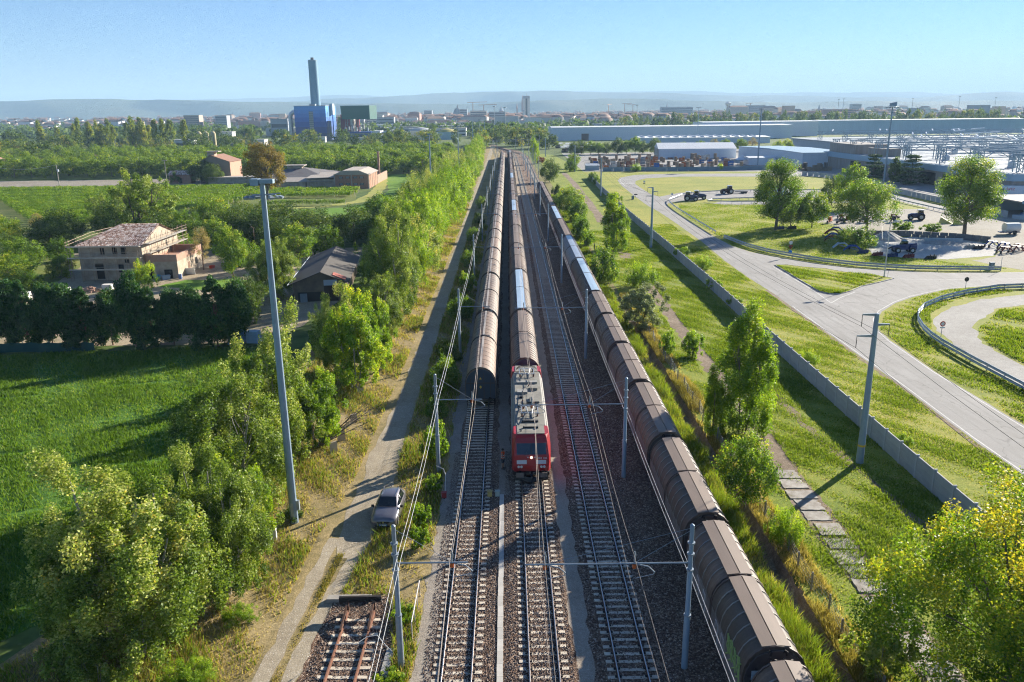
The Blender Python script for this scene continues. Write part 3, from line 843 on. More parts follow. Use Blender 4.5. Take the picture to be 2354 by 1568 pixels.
def wagon(style, L, near, label, loc, group):
    t = thing('freight_wagon', label, 'freight wagon', loc, 0, group)
    hood = {'left': hood_brown, 'short': hood_brown2, 'mid': hood_brown, 'silver': hood_silver, 'grey': hood_silver2, 'bluestrip': hood_brown2}[style]
    mid = L / 2
    # underframe, lower side wall, end walls
    m = MB(); m.bb(-1.2, 1.2, .25, L - .25, .80, 1.01); m.bb(-1.36, -1.25, .3, L - .3, .72, 1.0); m.bb(1.25, 1.36, .3, L - .3, .72, 1.0); m.build('underframe', under_m, t)
    e0 = .30 if style in ('short',) else .35
    for y0, y1, nm in ((.28, .36, 'end_wall'), (L - .36, L - .28, 'end_wall')):
        m = MB(); m.prism(scaled(FULL, .965), y0, y1, 'y'); q = m.build(nm, end_blue if style in ('left', 'mid') else end_m, t)
        if near:
            f = MB()
            for x in (-.95, -.32, .32, .95): f.bb(x - .04, x + .04, *((y0 - .05, y0 - .002) if y0 < 1 else (y1 + .002, y1 + .05)), 1.0, 3.1 if abs(x) > .5 else 3.6)
            f.bb(-1.35, 1.35, *((y0 - .08, y0 - .052) if y0 < 1 else (y1 + .052, y1 + .08)), 2.55, 2.68)
            f.build('end_stiffener', end_m, q)
    joint_d = .07
    halves = ((.40, mid - joint_d, 1.0), (mid + joint_d, L - .40, 1.0))
    for h0, h1, k in halves:
        m = MB(); m.prism(scaled(FULL, k), h0, h1, 'y'); q = m.build('hood', hood, t, smooth=True)
        # rim of each hood
        for ra, rb in ((h0 - .002, h0 + .09), (h1 - .09, h1 + .002)):
            r_ = MB(); band(r_, ra, rb, k, k + .022); r_.build('hood_rim', seal_m if style == 'left' else rib_m, q)
    m = MB(); band(m, mid - joint_d, mid + joint_d, .93, 1.004); m.build('middle_seal', seal_m, t)
    # seams / ribs
    step = {'left': 1.45, 'short': 1.02, 'mid': .78, 'silver': .6, 'grey': .6, 'bluestrip': .78}[style]
    rm = {'left': hood_brown2, 'short': rib_pale, 'mid': rib_m, 'silver': hood_silver2, 'grey': rib_m, 'bluestrip': rib_m}[style]
    hw = {'left': .016, 'short': .035, 'mid': .03, 'silver': .05, 'grey': .05, 'bluestrip': .03}[style]
    kk = {'left': 1.006, 'short': 1.016, 'mid': 1.012, 'silver': 1.02, 'grey': 1.02, 'bluestrip': 1.012}[style]
    n_ = FULL
    rib_mesh = MB(); band(rib_mesh, -hw, hw, 1.0, kk)
    sharm = rib_mesh.mesh('rib'); sharm.materials.append(rm)
    ys = []
    for h0, h1, k in halves:
        q = max(2, int(round((h1 - h0) / step)))
        ys += [h0 + (h1 - h0) * i / q for i in range(1, q)]
    if near and style != 'left' or (near and style == 'left'):
        for y in ys: mesh_obj('rib', sharm, None, t, (0, y, 0))
    else:
        a = MB()
        for y in ys: band(a, y - hw, y + hw, 1.0, kk)
        tag(a.build('ribs', rm, t), kind='stuff')
    # ridge boards
    if style in ('short', 'mid', 'bluestrip', 'grey', 'silver'):
        bm = {'short': strip_brown, 'mid': strip_brown, 'bluestrip': strip_blue, 'grey': strip_brown, 'silver': hood_silver}[style]
        if style == 'mid' and 'blue' in label: bm = strip_blue
        w = .66 if style == 'short' else .52
        for h0, h1, k in halves:
            if style == 'short':
                for s in (-1, 1):
                    b = MB(); b.prism([(s * .028, 4.105), (s * w, 4.045), (s * w, 4.10), (s * .028, 4.165)], h0 + .05, h1 - .05, 'y'); b.build('ridge_board', bm, t)
            else:
                b = MB(); b.prism([(-w, 4.0), (w, 4.0), (w, 4.115), (.0, 4.145), (-w, 4.115)], h0 + .06, h1 - .06, 'y'); b.build('ridge_board', bm, t)
    else:
        b = MB()
        b.prism([(-.11, 4.088), (.11, 4.088), (.11, 4.102), (-.11, 4.102)], .45, mid - .1, 'y'); b.prism([(-.11, 4.088), (.11, 4.088), (.11, 4.102), (-.11, 4.102)], mid + .1, L - .45, 'y')
        b.build('ridge_streak', streak_m, t)
    if near:
        # side doors, frames, latches
        sm = side_m2 if style in ('grey', 'silver', 'bluestrip') else side_m
        for s in (-1, 1):
            for h0, h1, k in halves:
                d = MB(); d.bb(s * 1.467 - .012, s * 1.467 + .012, h0 + .15, h1 - .15, 1.06, 2.45); d.build('side_panel', sm, t)
        for y, d in ((.05, -1), (L - .05, 1)): buffers(t, .28 if d < 0 else L - .28, d)
        if style == 'short':
            for y, s in ((.30, -1), (L - .30, 1)):
                for x in (-.42, .30):
                    c = MB(); c.path([(x, y, 3.86), (x + .05, y + s * .06, 4.03), (x + .14, y + s * .10, 3.98), (x + .10, y + s * .12, 3.80)], .045, 6); c.build('hook', dark_iron, t)
    single = style == 'short'
    if near:
        bogie(t, 2.1 if not single else 1.9, single); bogie(t, L - 2.1 if not single else L - 1.9, single)
    return t


GL, GM, GR = 'wagons of the left freight train', 'wagons behind the red locomotive', 'wagons of the right freight train'
# left train
y = 71.9
for i in range(18):
    lb = 'rounded brown wagon, %s of the left train counting from its near end' % ordinal(i)
    lc = (-2.85 - max(0, i - 12) * .04, y, 0)
    if i in (0, 1, 3):
        proto = w = wagon('left', 23.6, i < 3, lb, lc, GL)
    else:
        dup(proto, lc, 0, lb, GL)
    if i == 0:
        # yellow marks on the near end wall
        yel = plain('yellow_mark', (.75, .50, .05), .5)
        q = [c for c in KIDS[w.name] if c.name.startswith('end_wall')][0]
        m = MB(); m.prism([(-.12, 2.98), (.12, 2.98), (0, 3.20)], .262, .268, 'y'); m.build('warning_triangle', yel, q)
        m = MB(); m.prism([(.10 * math.cos(a), 2.2 + .14 * math.sin(a)) for a in [k * math.pi / 6 for k in range(12)]], .262, .268, 'y'); m.build('yellow_emblem', yel, q)
    y += 23.75

# train behind the red locomotive
y = 74.9
lens = [20.4, 26.3] + [25.4] * 15
protoM = {}
for i, L_ in enumerate(lens):
    blue = i in (1, 5, 9)
    lb = ('ribbed brown wagon with %sridge board, %s behind the red locomotive' % ('a blue ' if blue else 'brown ', ordinal(i)))
    key = (blue, L_, i < 3)
    if key in protoM: dup(protoM[key], (1.58, y, 0), 0, lb, GM)
    else: protoM[key] = wagon('mid', L_, i < 3, lb, (1.52, y, 0), GM)
    y += L_ + .15
tail = wagon('silver', 14.0, False, 'pale silver wagon at the far tail of the train behind the locomotive', (1.4, y, 0), GM)

# right train
y = 5.3 + 12.5
for i in range(7):
    lb = 'short brown wagon with twin ridge boards, %s of the right train counting from the camera' % ordinal(i)
    if i == 0: protoS = wagon('short', 12.4, True, lb, (11.95, y, 0), GR)
    else: dup(protoS, (11.95 - .03 * i, y, 0), 0, lb, GR)
    y += 12.55
seq = ['bluestrip', 'silver', 'grey', 'bluestrip', 'mid', 'mid', 'mid']
nm = {'bluestrip': 'ribbed brown wagon with blue ridge board', 'silver': 'silver metal-roofed wagon', 'grey': 'grey ribbed wagon with brown ridge', 'mid': 'ribbed dark brown wagon'}
protoR = {}
for i, s in enumerate(seq):
    lb = '%s, %s of the right train counting from the camera' % (nm[s], ordinal(7 + i))
    if s in protoR: dup(protoR[s], (11.7 - .02 * i, y, 0), 0, lb, GR)
    else: protoR[s] = wagon(s, 25.2, i < 3, lb, (11.75 - .02 * i, y, 0), GR)
    y += 25.4

# paint and plates on the nearest fully visible wagon of the right train
grn = plain('green_spray', (.30, .40, .12), .6); pnk = plain('pale_spray', (.42, .36, .34), .6)
nearw = [o for o in COL.objects if o.name.startswith('freight_wagon') and o.get('label', '').startswith('short brown wagon with twin ridge boards, second')][0]
gf = MB()
def stroke(m, pts, r_=.04):
    m.path([(-1.49 + (max(0, z - 2.7) ** 1.35) * .42, y_, z) for y_, z in pts], r_, 5)
for k, y0 in enumerate((.75, 1.35, 1.95, 2.45)):
    stroke(gf, [(y0, 1.9 + .1 * k), (y0 + .12, 2.7), (y0 + .36, 3.0 - .1 * (k % 2)), (y0 + .42, 2.4), (y0 + .1, 2.2), (y0 + .5, 1.85)], .05)
    stroke(gf, [(y0 + .05, 2.9), (y0 + .3, 2.65), (y0 + .55, 2.95)], .045)
tag(gf.build('graffiti', grn, nearw), kind='stuff')
gf = MB()
for k, y0 in enumerate((3.4, 4.5, 7.2, 8.6, 10.1)):
    stroke(gf, [(y0, 1.25), (y0 + .1, 2.2), (y0 + .5, 2.3), (y0 + .55, 1.7), (y0 + .1, 1.65), (y0 + .6, 1.25)], .05)
tag(gf.build('graffiti', pnk, nearw), kind='stuff')
q = [c for c in KIDS[nearw.name] if c.name.startswith('end_wall')][0]
m = MB(); m.bb(-1.15, -.62, .13, .14, 2.55, 3.05); pl = m.build('warning_plate', plain('plate_blue', (.45, .55, .62), .5), q)
m = MB(); m.prism([(-1.06, 2.63), (-.72, 2.63), (-.89, 2.95)], .120, .126, 'y'); m.build('warning_triangle', plain('warn_orange', (.75, .36, .03), .5), q)
m = MB(); m.prism([(-.91, 2.70), (-.88, 2.76), (-.90, 2.77), (-.86, 2.87), (-.89, 2.79), (-.87, 2.78)], .114, .1175, 'y'); m.build('lightning_mark', seal_m, q)
m = MB(); m.bb(.75, 1.12, .13, .14, 2.5, 2.72); m.build('data_plate', plain('plate_yellow', (.55, .42, .12), .5), q)

# ------------------------------------------------------------------ locomotive
red = plain('loco_red', (.42, .014, .018), .42, col2=(.24, .022, .024), scale=1.0, amt=.75, spec=.5)
red_d = plain('loco_red_dull', (.30, .022, .035), .5)
rgrey = plain('loco_roof', (.26, .245, .205), .75, col2=(.13, .12, .10), scale=1.3, amt=.85, bump=.1)
rgrey2 = plain('loco_roof_side', (.31, .30, .275), .65, col2=(.20, .19, .17), scale=1.6, amt=.7)
glass_d = plain('dark_glass', (.015, .03, .05), .08, spec=.6)
black = plain('black_paint', (.012, .012, .013), .55)
whitep = plain('white_panel', (.62, .63, .64), .5, scale=4)
lampg = plain('lamp_glass', (.75, .74, .68), .15, spec=.6)
metal = plain('galvanised', (.42, .43, .44), .45, metal=.7, col2=(.33, .34, .35), scale=3)
lo = thing('locomotive', 'red electric locomotive number 483 106 at the head of the middle train', 'locomotive', (1.54, 55.75, 0))
Lc = 18.9
m = MB(); m.bb(-1.49, 1.49, 2.6, Lc - 2.6, 1.05, 3.02); sb = m.build('side_body', red, lo)
m = MB(); m.bb(-1.40, 1.40, .5, Lc - .5, .62, 1.045); m.build('frame_skirt', under_m, lo)
m = MB(); m.prism([(-1.488, 3.022), (1.488, 3.022), (1.20, 3.72), (.0, 3.76), (-1.20, 3.72)], 2.7, Lc - 2.7, 'y'); rf = m.build('roof', rgrey2, lo)
m = MB(); m.prism([(-1.14, 3.725), (1.14, 3.725), (1.14, 3.79), (-1.14, 3.79)], 2.75, Lc - 2.75, 'y'); m.build('roof_deck', rgrey, rf)
# slots along the roof edge
gv = MB(); 
for k in range(26):
    for s in (-1, 1): gv.box((s * 1.35, 3.0 + k * .5, 3.395), (.16, .34, .02), 0, 0, s * 1.18)
tag(gv.build('roof_vents', plain('vent_grey', (.24, .235, .22), .7), rf), kind='stuff')


def cab(y0, s, nm):
    f = lambda y: y0 + s * y
    # rows front to back: (y at centre, half width, z)
    P = [(.12, 1.30, 1.05), (.0, 1.34, 1.55), (.10, 1.34, 2.32), (.50, 1.22, 3.28), (.66, 1.16, 3.60), (.85, 1.10, 3.76)]
    B = [(.55, 1.49, 1.05), (.50, 1.49, 1.55), (.55, 1.49, 2.32), (.85, 1.49, 3.02), (1.0, 1.42, 3.45), (1.12, 1.33, 3.78)]
    V = []; 
    for (y, w, z), (y2, w2, z2) in zip(P, B):
        V += [(-w2, f(2.598), z2 if z2 < 3.1 else z2), (-w2, f(y2), z2), (-w, f(y), z), (w, f(y), z), (w2, f(y2), z2), (w2, f(2.598), z2)]
    Fc = []
    n = 6
    for i in range(n - 1):
        for j in range(5):
            q = (i * 6 + j, i * 6 + j + 1, (i + 1) * 6 + j + 1, (i + 1) * 6 + j)
            Fc.append(q if s > 0 else q[::-1])
    Fc.append(tuple(range(30, 36)) if s > 0 else tuple(reversed(range(30, 36))))
    Fc.append(tuple(reversed(range(0, 6))) if s > 0 else tuple(range(0, 6)))
    # back face
    bk = [i * 6 for i in range(n)] + [i * 6 + 5 for i in reversed(range(n))]
    Fc.append(tuple(bk) if s < 0 else tuple(reversed(bk)))
    m = MB(); m.add(V, Fc); c = m.build(nm, red, lo)
    d = MB(); d.prism([(-1.06, 3.775), (1.06, 3.775), (1.06, 3.82), (-1.06, 3.82)], f(.95), f(2.74), 'y'); d.build('cab_roof', rgrey, c)

    def front(x0, x1, z0, z1, off, name, mat, par=c, thick=.02):
        def yy(z):
            pts = [(p[2], p[0]) for p in P]
            for (za, ya), (zb, yb) in zip(pts, pts[1:]):
                if za <= z <= zb: return ya + (yb - ya) * (z - za) / (zb - za)
            return pts[-1][1]
        a, b = f(yy(z0) - off), f(yy(z1) - off); t_ = s * thick
        m = MB(); m.add([(x0, a, z0), (x1, a, z0), (x1, b, z1), (x0, b, z1), (x0, a + t_, z0), (x1, a + t_, z0), (x1, b + t_, z1), (x0, b + t_, z1)], [(0, 1, 2, 3), (7, 6, 5, 4), (4, 5, 1, 0), (5, 6, 2, 1), (6, 7, 3, 2), (7, 4, 0, 3)])
        return m.build(name, mat, par)
    front(-1.12, 1.12, 2.42, 3.22, .012, 'windscreen', glass_d)
    front(-1.10, 1.10, 3.30, 3.56, .012, 'destination_band', red_d)
    front(-.03, .03, 2.44, 3.2, .022, 'screen_pillar', black)
    front(-1.12, -.36, 1.70, 2.0, .015, 'white_panel', whitep); front(.36, 1.12, 1.70, 2.0, .015, 'white_panel', whitep)
    for x in (-.98, -.76, .76, .98):
        y_ = f(-.03); m = MB(); m.path([(x, y_ + s * .05, 1.48), (x, y_ - s * .03, 1.48)], [.105, .09], 12); m.build('headlight', lampg, c)
    m = MB(); m.path([(0, f(.12), 2.20), (0, f(.03), 2.20)], [.11, .09], 12); m.build('headlight', lampg if s < 0 else plain('lit_lamp', (.9, .88, .8), .2, emit=((1, .86, .6), .7)), c)
    for x in (-.27, .27):
        m = MB(); m.path([(x, f(.11), 2.22), (x, f(.06), 2.22)], [.05, .05], 8); m.build('marker_light', whitep, c)
    for x in (-.5, .5):
        m = MB(); m.path([(x, f(.06), 2.36), (x * .6, f(.24), 2.72)], .018, 5); m.build('wiper', black, c)
    m = MB(); m.bb(-1.38, 1.38, *sorted((f(.02), f(.35))), .78, 1.04); bm = m.build('buffer_beam', dark_iron, c)
    for x in (-.875, .875):
        m = MB(); m.path([(x, f(.05), 1.02), (x, f(-.38), 1.02), (x, f(-.38), 1.02), (x, f(-.46), 1.02)], [.12, .12, .16, .16], 10); m.build('buffer', dark_iron, c)
        m = MB(); m.bb(x - .31, x + .31, *sorted((f(-.47), f(-.52))), .83, 1.21); m.build('buffer_head', plain('buffer_face', (.13, .115, .10), .7), c)
    m = MB(); m.path([(0, f(.1), .98), (0, f(-.25), .92), (.03, f(-.38), .75)], .07, 7); m.path([(0, f(-.3), .92), (0, f(-.36), .55)], .045, 6); m.build('coupling_hook', black, c)
    m = MB(); m.add([(-1.3, f(.3), .25), (0, f(-.25), .25), (1.3, f(.3), .25), (-1.3, f(.35), .62), (0, f(-.05), .62), (1.3, f(.35), .62)], [(0, 1, 4, 3), (1, 2, 5, 4), (3, 4, 1, 0), (4, 5, 2, 1)]); m.build('snow_plough', black, c)
    for x in (-1.36, 1.36):
        m = MB(); m.path([(x, f(.25), 1.1), (x * 1.02, f(.2), 1.6), (x, f(.3), 2.1)], .016, 5); m.build('hand_rail', whitep, c)
    return c


c1 = cab(0.0, 1, 'cab'); c2 = cab(Lc, -1, 'cab')
# running number on the front
tc = bpy.data.curves.new('running_number', 'FONT'); tc.body = '483 106'; tc.size = .22; tc.extrude = .004; tc.align_x = 'CENTER'
tmp = bpy.data.objects.new('tmp', tc); COL.objects.link(tmp)
bpy.context.view_layer.update()
nm_me = bpy.data.meshes.new_from_object(tmp.evaluated_get(bpy.context.evaluated_depsgraph_get()))
bpy.data.objects.remove(tmp)
nm_me.materials.clear(); nm_me.materials.append(whitep)
o = mesh_obj('running_number', nm_me, None, c1, (.84, .085 - .02, 2.08)); o.rotation_euler = (R(90 - 7), 0, 0)
# roof equipment
for y_, up in ((4.6, .0), (14.6, 0.0)):
    pt = MB(); pt.bb(-.75, .75, y_ - .06, y_ + .06, 4.05, 4.12); pt.bb(-.75, .75, y_ + 1.5, y_ + 1.62, 4.05, 4.12); pt.bb(-.7, -.62, y_, y_ + 1.6, 4.05, 4.12); pt.bb(.62, .7, y_, y_ + 1.6, 4.05, 4.12)
    pg = pt.build('pantograph', metal, lo)
    for x in (-.62, .62):
        for yy in (y_, y_ + 1.56):
            i_ = MB(); i_.path([(x, yy, 3.79), (x, yy, 3.9), (x, yy, 3.95), (x, yy, 4.05)], [.09, .06, .10, .06], 8); i_.build('insulator', plain('insulator_brown', (.16, .06, .035), .4), pg)
    a = MB(); a.path([(-.35, y_ + 1.5, 4.12), (-.14, y_ - .9, 4.36)], .04, 6); a.path([(.35, y_ + 1.5, 4.12), (.14, y_ - .9, 4.36)], .04, 6); a.path([(-.14, y_ - .9, 4.36), (-.3, y_ + .8, 4.50)], .028, 6); a.path([(.14, y_ - .9, 4.36), (.3, y_ + .8, 4.50)], .028, 6); a.build('arm', metal, pg)
    h = MB()
    for dy in (.65, .95):
        h.path([(-.95, y_ + dy, 4.30), (-.75, y_ + dy, 4.50), (-.5, y_ + dy, 4.56), (.5, y_ + dy, 4.56), (.75, y_ + dy, 4.50), (.95, y_ + dy, 4.30)], .028, 6)
    h.build('collector_head', black, pg)
eq = [('roof_box', (-.55, 7.2, 3.88), (.7, .9, .18), rgrey), ('roof_box', (.5, 8.2, 3.87), (.8, 1.2, .16), rgrey), ('roof_box', (-.5, 10.3, 3.88), (.9, .7, .18), rgrey2), ('roof_box', (.55, 11.2, 3.90), (.6, .8, .22), rgrey), ('roof_box', (0, 12.9, 3.87), (1.8, .5, .15), rgrey2), ('roof_box', (0, 3.4, 3.85), (1.3, .28, .12), black), ('roof_box', (-.6, 9.0, 3.86), (.35, .35, .14), black)]
for nme, c, d, mt in eq: MB().box(c, d).build(nme, mt, lo)
pc = MB(); pc.path([(-.45, 6.4, 4.0), (-.5, 8, 4.02), (-.45, 10, 4.0), (.1, 12, 4.02), (.1, 13.8, 4.05)], .03, 6); pc.path([(-.9, 7.4, 3.95), (.9, 7.45, 3.95)], .04, 6); pc.build('busbar', black, lo)
for x, y_ in ((-.45, 6.4), (-.5, 8.0), (-.45, 10.0), (.1, 12.0), (.45, 7.4), (-.6, 7.4)):
    i_ = MB(); i_.path([(x, y_, 3.79), (x, y_, 3.85), (x, y_, 3.9), (x, y_, 4.0)], [.08, .05, .08, .05], 8); i_.build('insulator', MATS['insulator_brown'], lo)
m = MB(); m.path([(-.75, 1.4, 3.83), (-.75, 1.4, 3.98)], [.06, .03], 8); m.build('antenna', black, lo)
m = MB(); m.bb(-.55, .55, 2.05, 2.1, 3.83, 3.93); m.bb(-.6, -.5, 1.9, 2.1, 3.83, 3.98); m.bb(.5, .6, 1.9, 2.1, 3.83, 3.98); m.build('horn_rack', black, lo)
for y_ in (4.0, 14.9):
    b = MB(); b.bb(-1.15, -1.0, y_ - 1.7, y_ + 1.7, .5, .85); b.bb(1.0, 1.15, y_ - 1.7, y_ + 1.7, .5, .85); q = b.build('bogie', under_m, lo)
    for yy in (y_ - 1.3, y_ + 1.3):
        for s in (-.755, .755):
            w = MB(); w.path([(s - .065, yy, .85), (s + .065, yy, .85)], [.56, .56], 16); w.build('wheel', wheel_m, q)
for s in (-1, 1):
    st_ = MB(); st_.bb(s * 1.49 - .006 + s * .006, s * 1.49 + .006 + s * .006, 3.0, Lc - 3.0, 1.1, 1.35); st_.build('side_stripe', whitep, lo)
# ------------------------------------------------------------------ leaves, trunks, trees
bark = plain('bark', (.16, .13, .10), .95, col2=(.08, .065, .05), scale=4, stretch=(1, 1, .3), bump=.5)
bark_pale = plain('bark_pale', (.36, .33, .28), .9, col2=(.17, .15, .12), scale=4, stretch=(1, 1, .4), bump=.3)
bark_brown = plain('bark_brown', (.20, .12, .075), .95, scale=4)

lm = {}
lm['poplar'] = leaf_mat('poplar_leaves', [(0, (.034, .062, .012)), (.35, (.082, .130, .022)), (.62, (.150, .195, .045)), (.82, (.25, .265, .125)), (.95, (.33, .34, .21)), (1, (.34, .27, .06))], .34, .38, .5, .26)
lm['green'] = leaf_mat('green_leaves', [(0, (.028, .058, .010)), (.4, (.060, .115, .015)), (.7, (.115, .175, .022)), (.9, (.20, .235, .04)), (1, (.34, .29, .05))], .38, .45, .4, .28)
lm['fresh'] = leaf_mat('fresh_leaves', [(0, (.045, .085, .008)), (.4, (.095, .165, .014)), (.7, (.165, .235, .022)), (.9, (.27, .305, .035)), (1, (.40, .35, .05))], .42, .42, .45, .22)
lm['yellow'] = leaf_mat('yellow_leaves', [(0, (.035, .075, .008)), (.35, (.075, .14, .012)), (.6, (.125, .175, .018)), (.82, (.22, .215, .025)), (1, (.34, .28, .03))], .42, .32, .5, .02)
lm['dark'] = leaf_mat('dark_leaves', [(0, (.018, .036, .010)), (.4, (.036, .068, .015)), (.7, (.068, .105, .024)), (1, (.13, .15, .045))], .3, .5, .35, .25)
lm['conifer'] = leaf_mat('conifer_sprays', [(0, (.010, .032, .014)), (.5, (.021, .06, .025)), (.8, (.038, .088, .032)), (1, (.08, .11, .036))], .2, .6, .25, .2)
lm['cedar'] = leaf_mat('cedar_needles', [(0, (.018, .040, .030)), (.5, (.036, .066, .048)), (1, (.065, .095, .065))], .12, .6, .25, .15)
lm['willow'] = leaf_mat('grey_willow_leaves', [(0, (.055, .072, .05)), (.5, (.105, .13, .10)), (.85, (.17, .20, .165)), (1, (.23, .26, .23))], .3, .5, .4, .1)
lm['orchard'] = leaf_mat('orchard_leaves', [(0, (.032, .060, .010)), (.45, (.075, .125, .015)), (.8, (.135, .185, .022)), (1, (.23, .235, .04))], .36, .5, .35, .32)
lm['far'] = leaf_mat('far_leaves', [(0, (.026, .048, .014)), (.45, (.055, .088, .022)), (.75, (.095, .13, .034)), (.92, (.16, .17, .05)), (1, (.24, .19, .05))], .3, .6, .3, .5)
lm['lombardy'] = leaf_mat('lombardy_leaves', [(0, (.055, .085, .016)), (.5, (.115, .15, .028)), (.85, (.19, .205, .05)), (1, (.28, .23, .07))], .36, .5, .35, .45)
lm['rust'] = leaf_mat('autumn_leaves', [(0, (.055, .042, .018)), (.5, (.115, .088, .032)), (1, (.20, .15, .06))], .3, .6, .3, .2)
lm['red'] = leaf_mat('red_leaves', [(0, (.06, .022, .022)), (.5, (.12, .045, .04)), (1, (.20, .09, .06))], .3, .5, .3, .2)
lm['bare'] = leaf_mat('thin_brown_leaves', [(0, (.12, .095, .06)), (.5, (.20, .165, .11)), (1, (.27, .235, .16))], .3, .7, .2, .2)
lm['vine'] = leaf_mat('vine_leaves', [(0, (.035, .07, .010)), (.45, (.085, .15, .016)), (.8, (.15, .21, .025)), (1, (.26, .24, .05))], .38, .5, .35, .3)
lm['dry'] = leaf_mat('dry_grass_blades', [(0, (.08, .085, .025)), (.3, (.16, .135, .06)), (.65, (.27, .215, .115)), (1, (.38, .325, .20))], .3, .8, .15, .02)
lm['grass'] = leaf_mat('green_grass_blades', [(0, (.04, .065, .01)), (.4, (.085, .13, .016)), (.72, (.14, .175, .03)), (.9, (.22, .21, .065)), (1, (.31, .255, .12))], .35, .6, .25, .02)
lm['alfalfa'] = leaf_mat('field_crop_leaves', [(0, (.028, .055, .009)), (.45, (.06, .115, .016)), (.8, (.105, .16, .03)), (1, (.17, .185, .06))], .35, .6, .25, .02)


def leaves(rng, P, size, N=None, aspect=.75, up=.25):
    """one folded quad per leaf centre"""
    n = len(P)
    nr = rng.normal(size=(n, 3))
    if N is not None: nr = nr * .75 + N
    nr[:, 2] += up
    nr /= np.linalg.norm(nr, axis=1, keepdims=True) + 1e-9
    t = rng.normal(size=(n, 3)); t -= nr * np.sum(t * nr, axis=1, keepdims=True)
    t /= np.linalg.norm(t, axis=1, keepdims=True) + 1e-9
    b = np.cross(nr, t)
    s = size * rng.uniform(.65, 1.25, (n, 1))
    V = np.empty((n, 4, 3))
    V[:, 0] = P - t * s * .5; V[:, 2] = P + t * s * .5
    V[:, 1] = P + b * s * aspect * .5 + nr * s * .12; V[:, 3] = P - b * s * aspect * .5 + nr * s * .12
    F = (np.arange(n) * 4)[:, None] + np.arange(4)[None]
    return V.reshape(-1, 3), F


def limb(m, a, b, r_a, r_b, rg, sag=.15, n=5, k=4):
    a, b = Vector(a), Vector(b); pts = []; L = (b - a).length
    w = Vector((rg.uniform(-1, 1), rg.uniform(-1, 1), rg.uniform(-.3, .6))) * L * sag
    for i in range(k + 1):
        f = i / k; pts.append(a.lerp(b, f) + w * math.sin(f * math.pi) * .6)
    m.path(pts, [r_a + (r_b - r_a) * i / k for i in range(k + 1)], n, cap=False)
    return pts


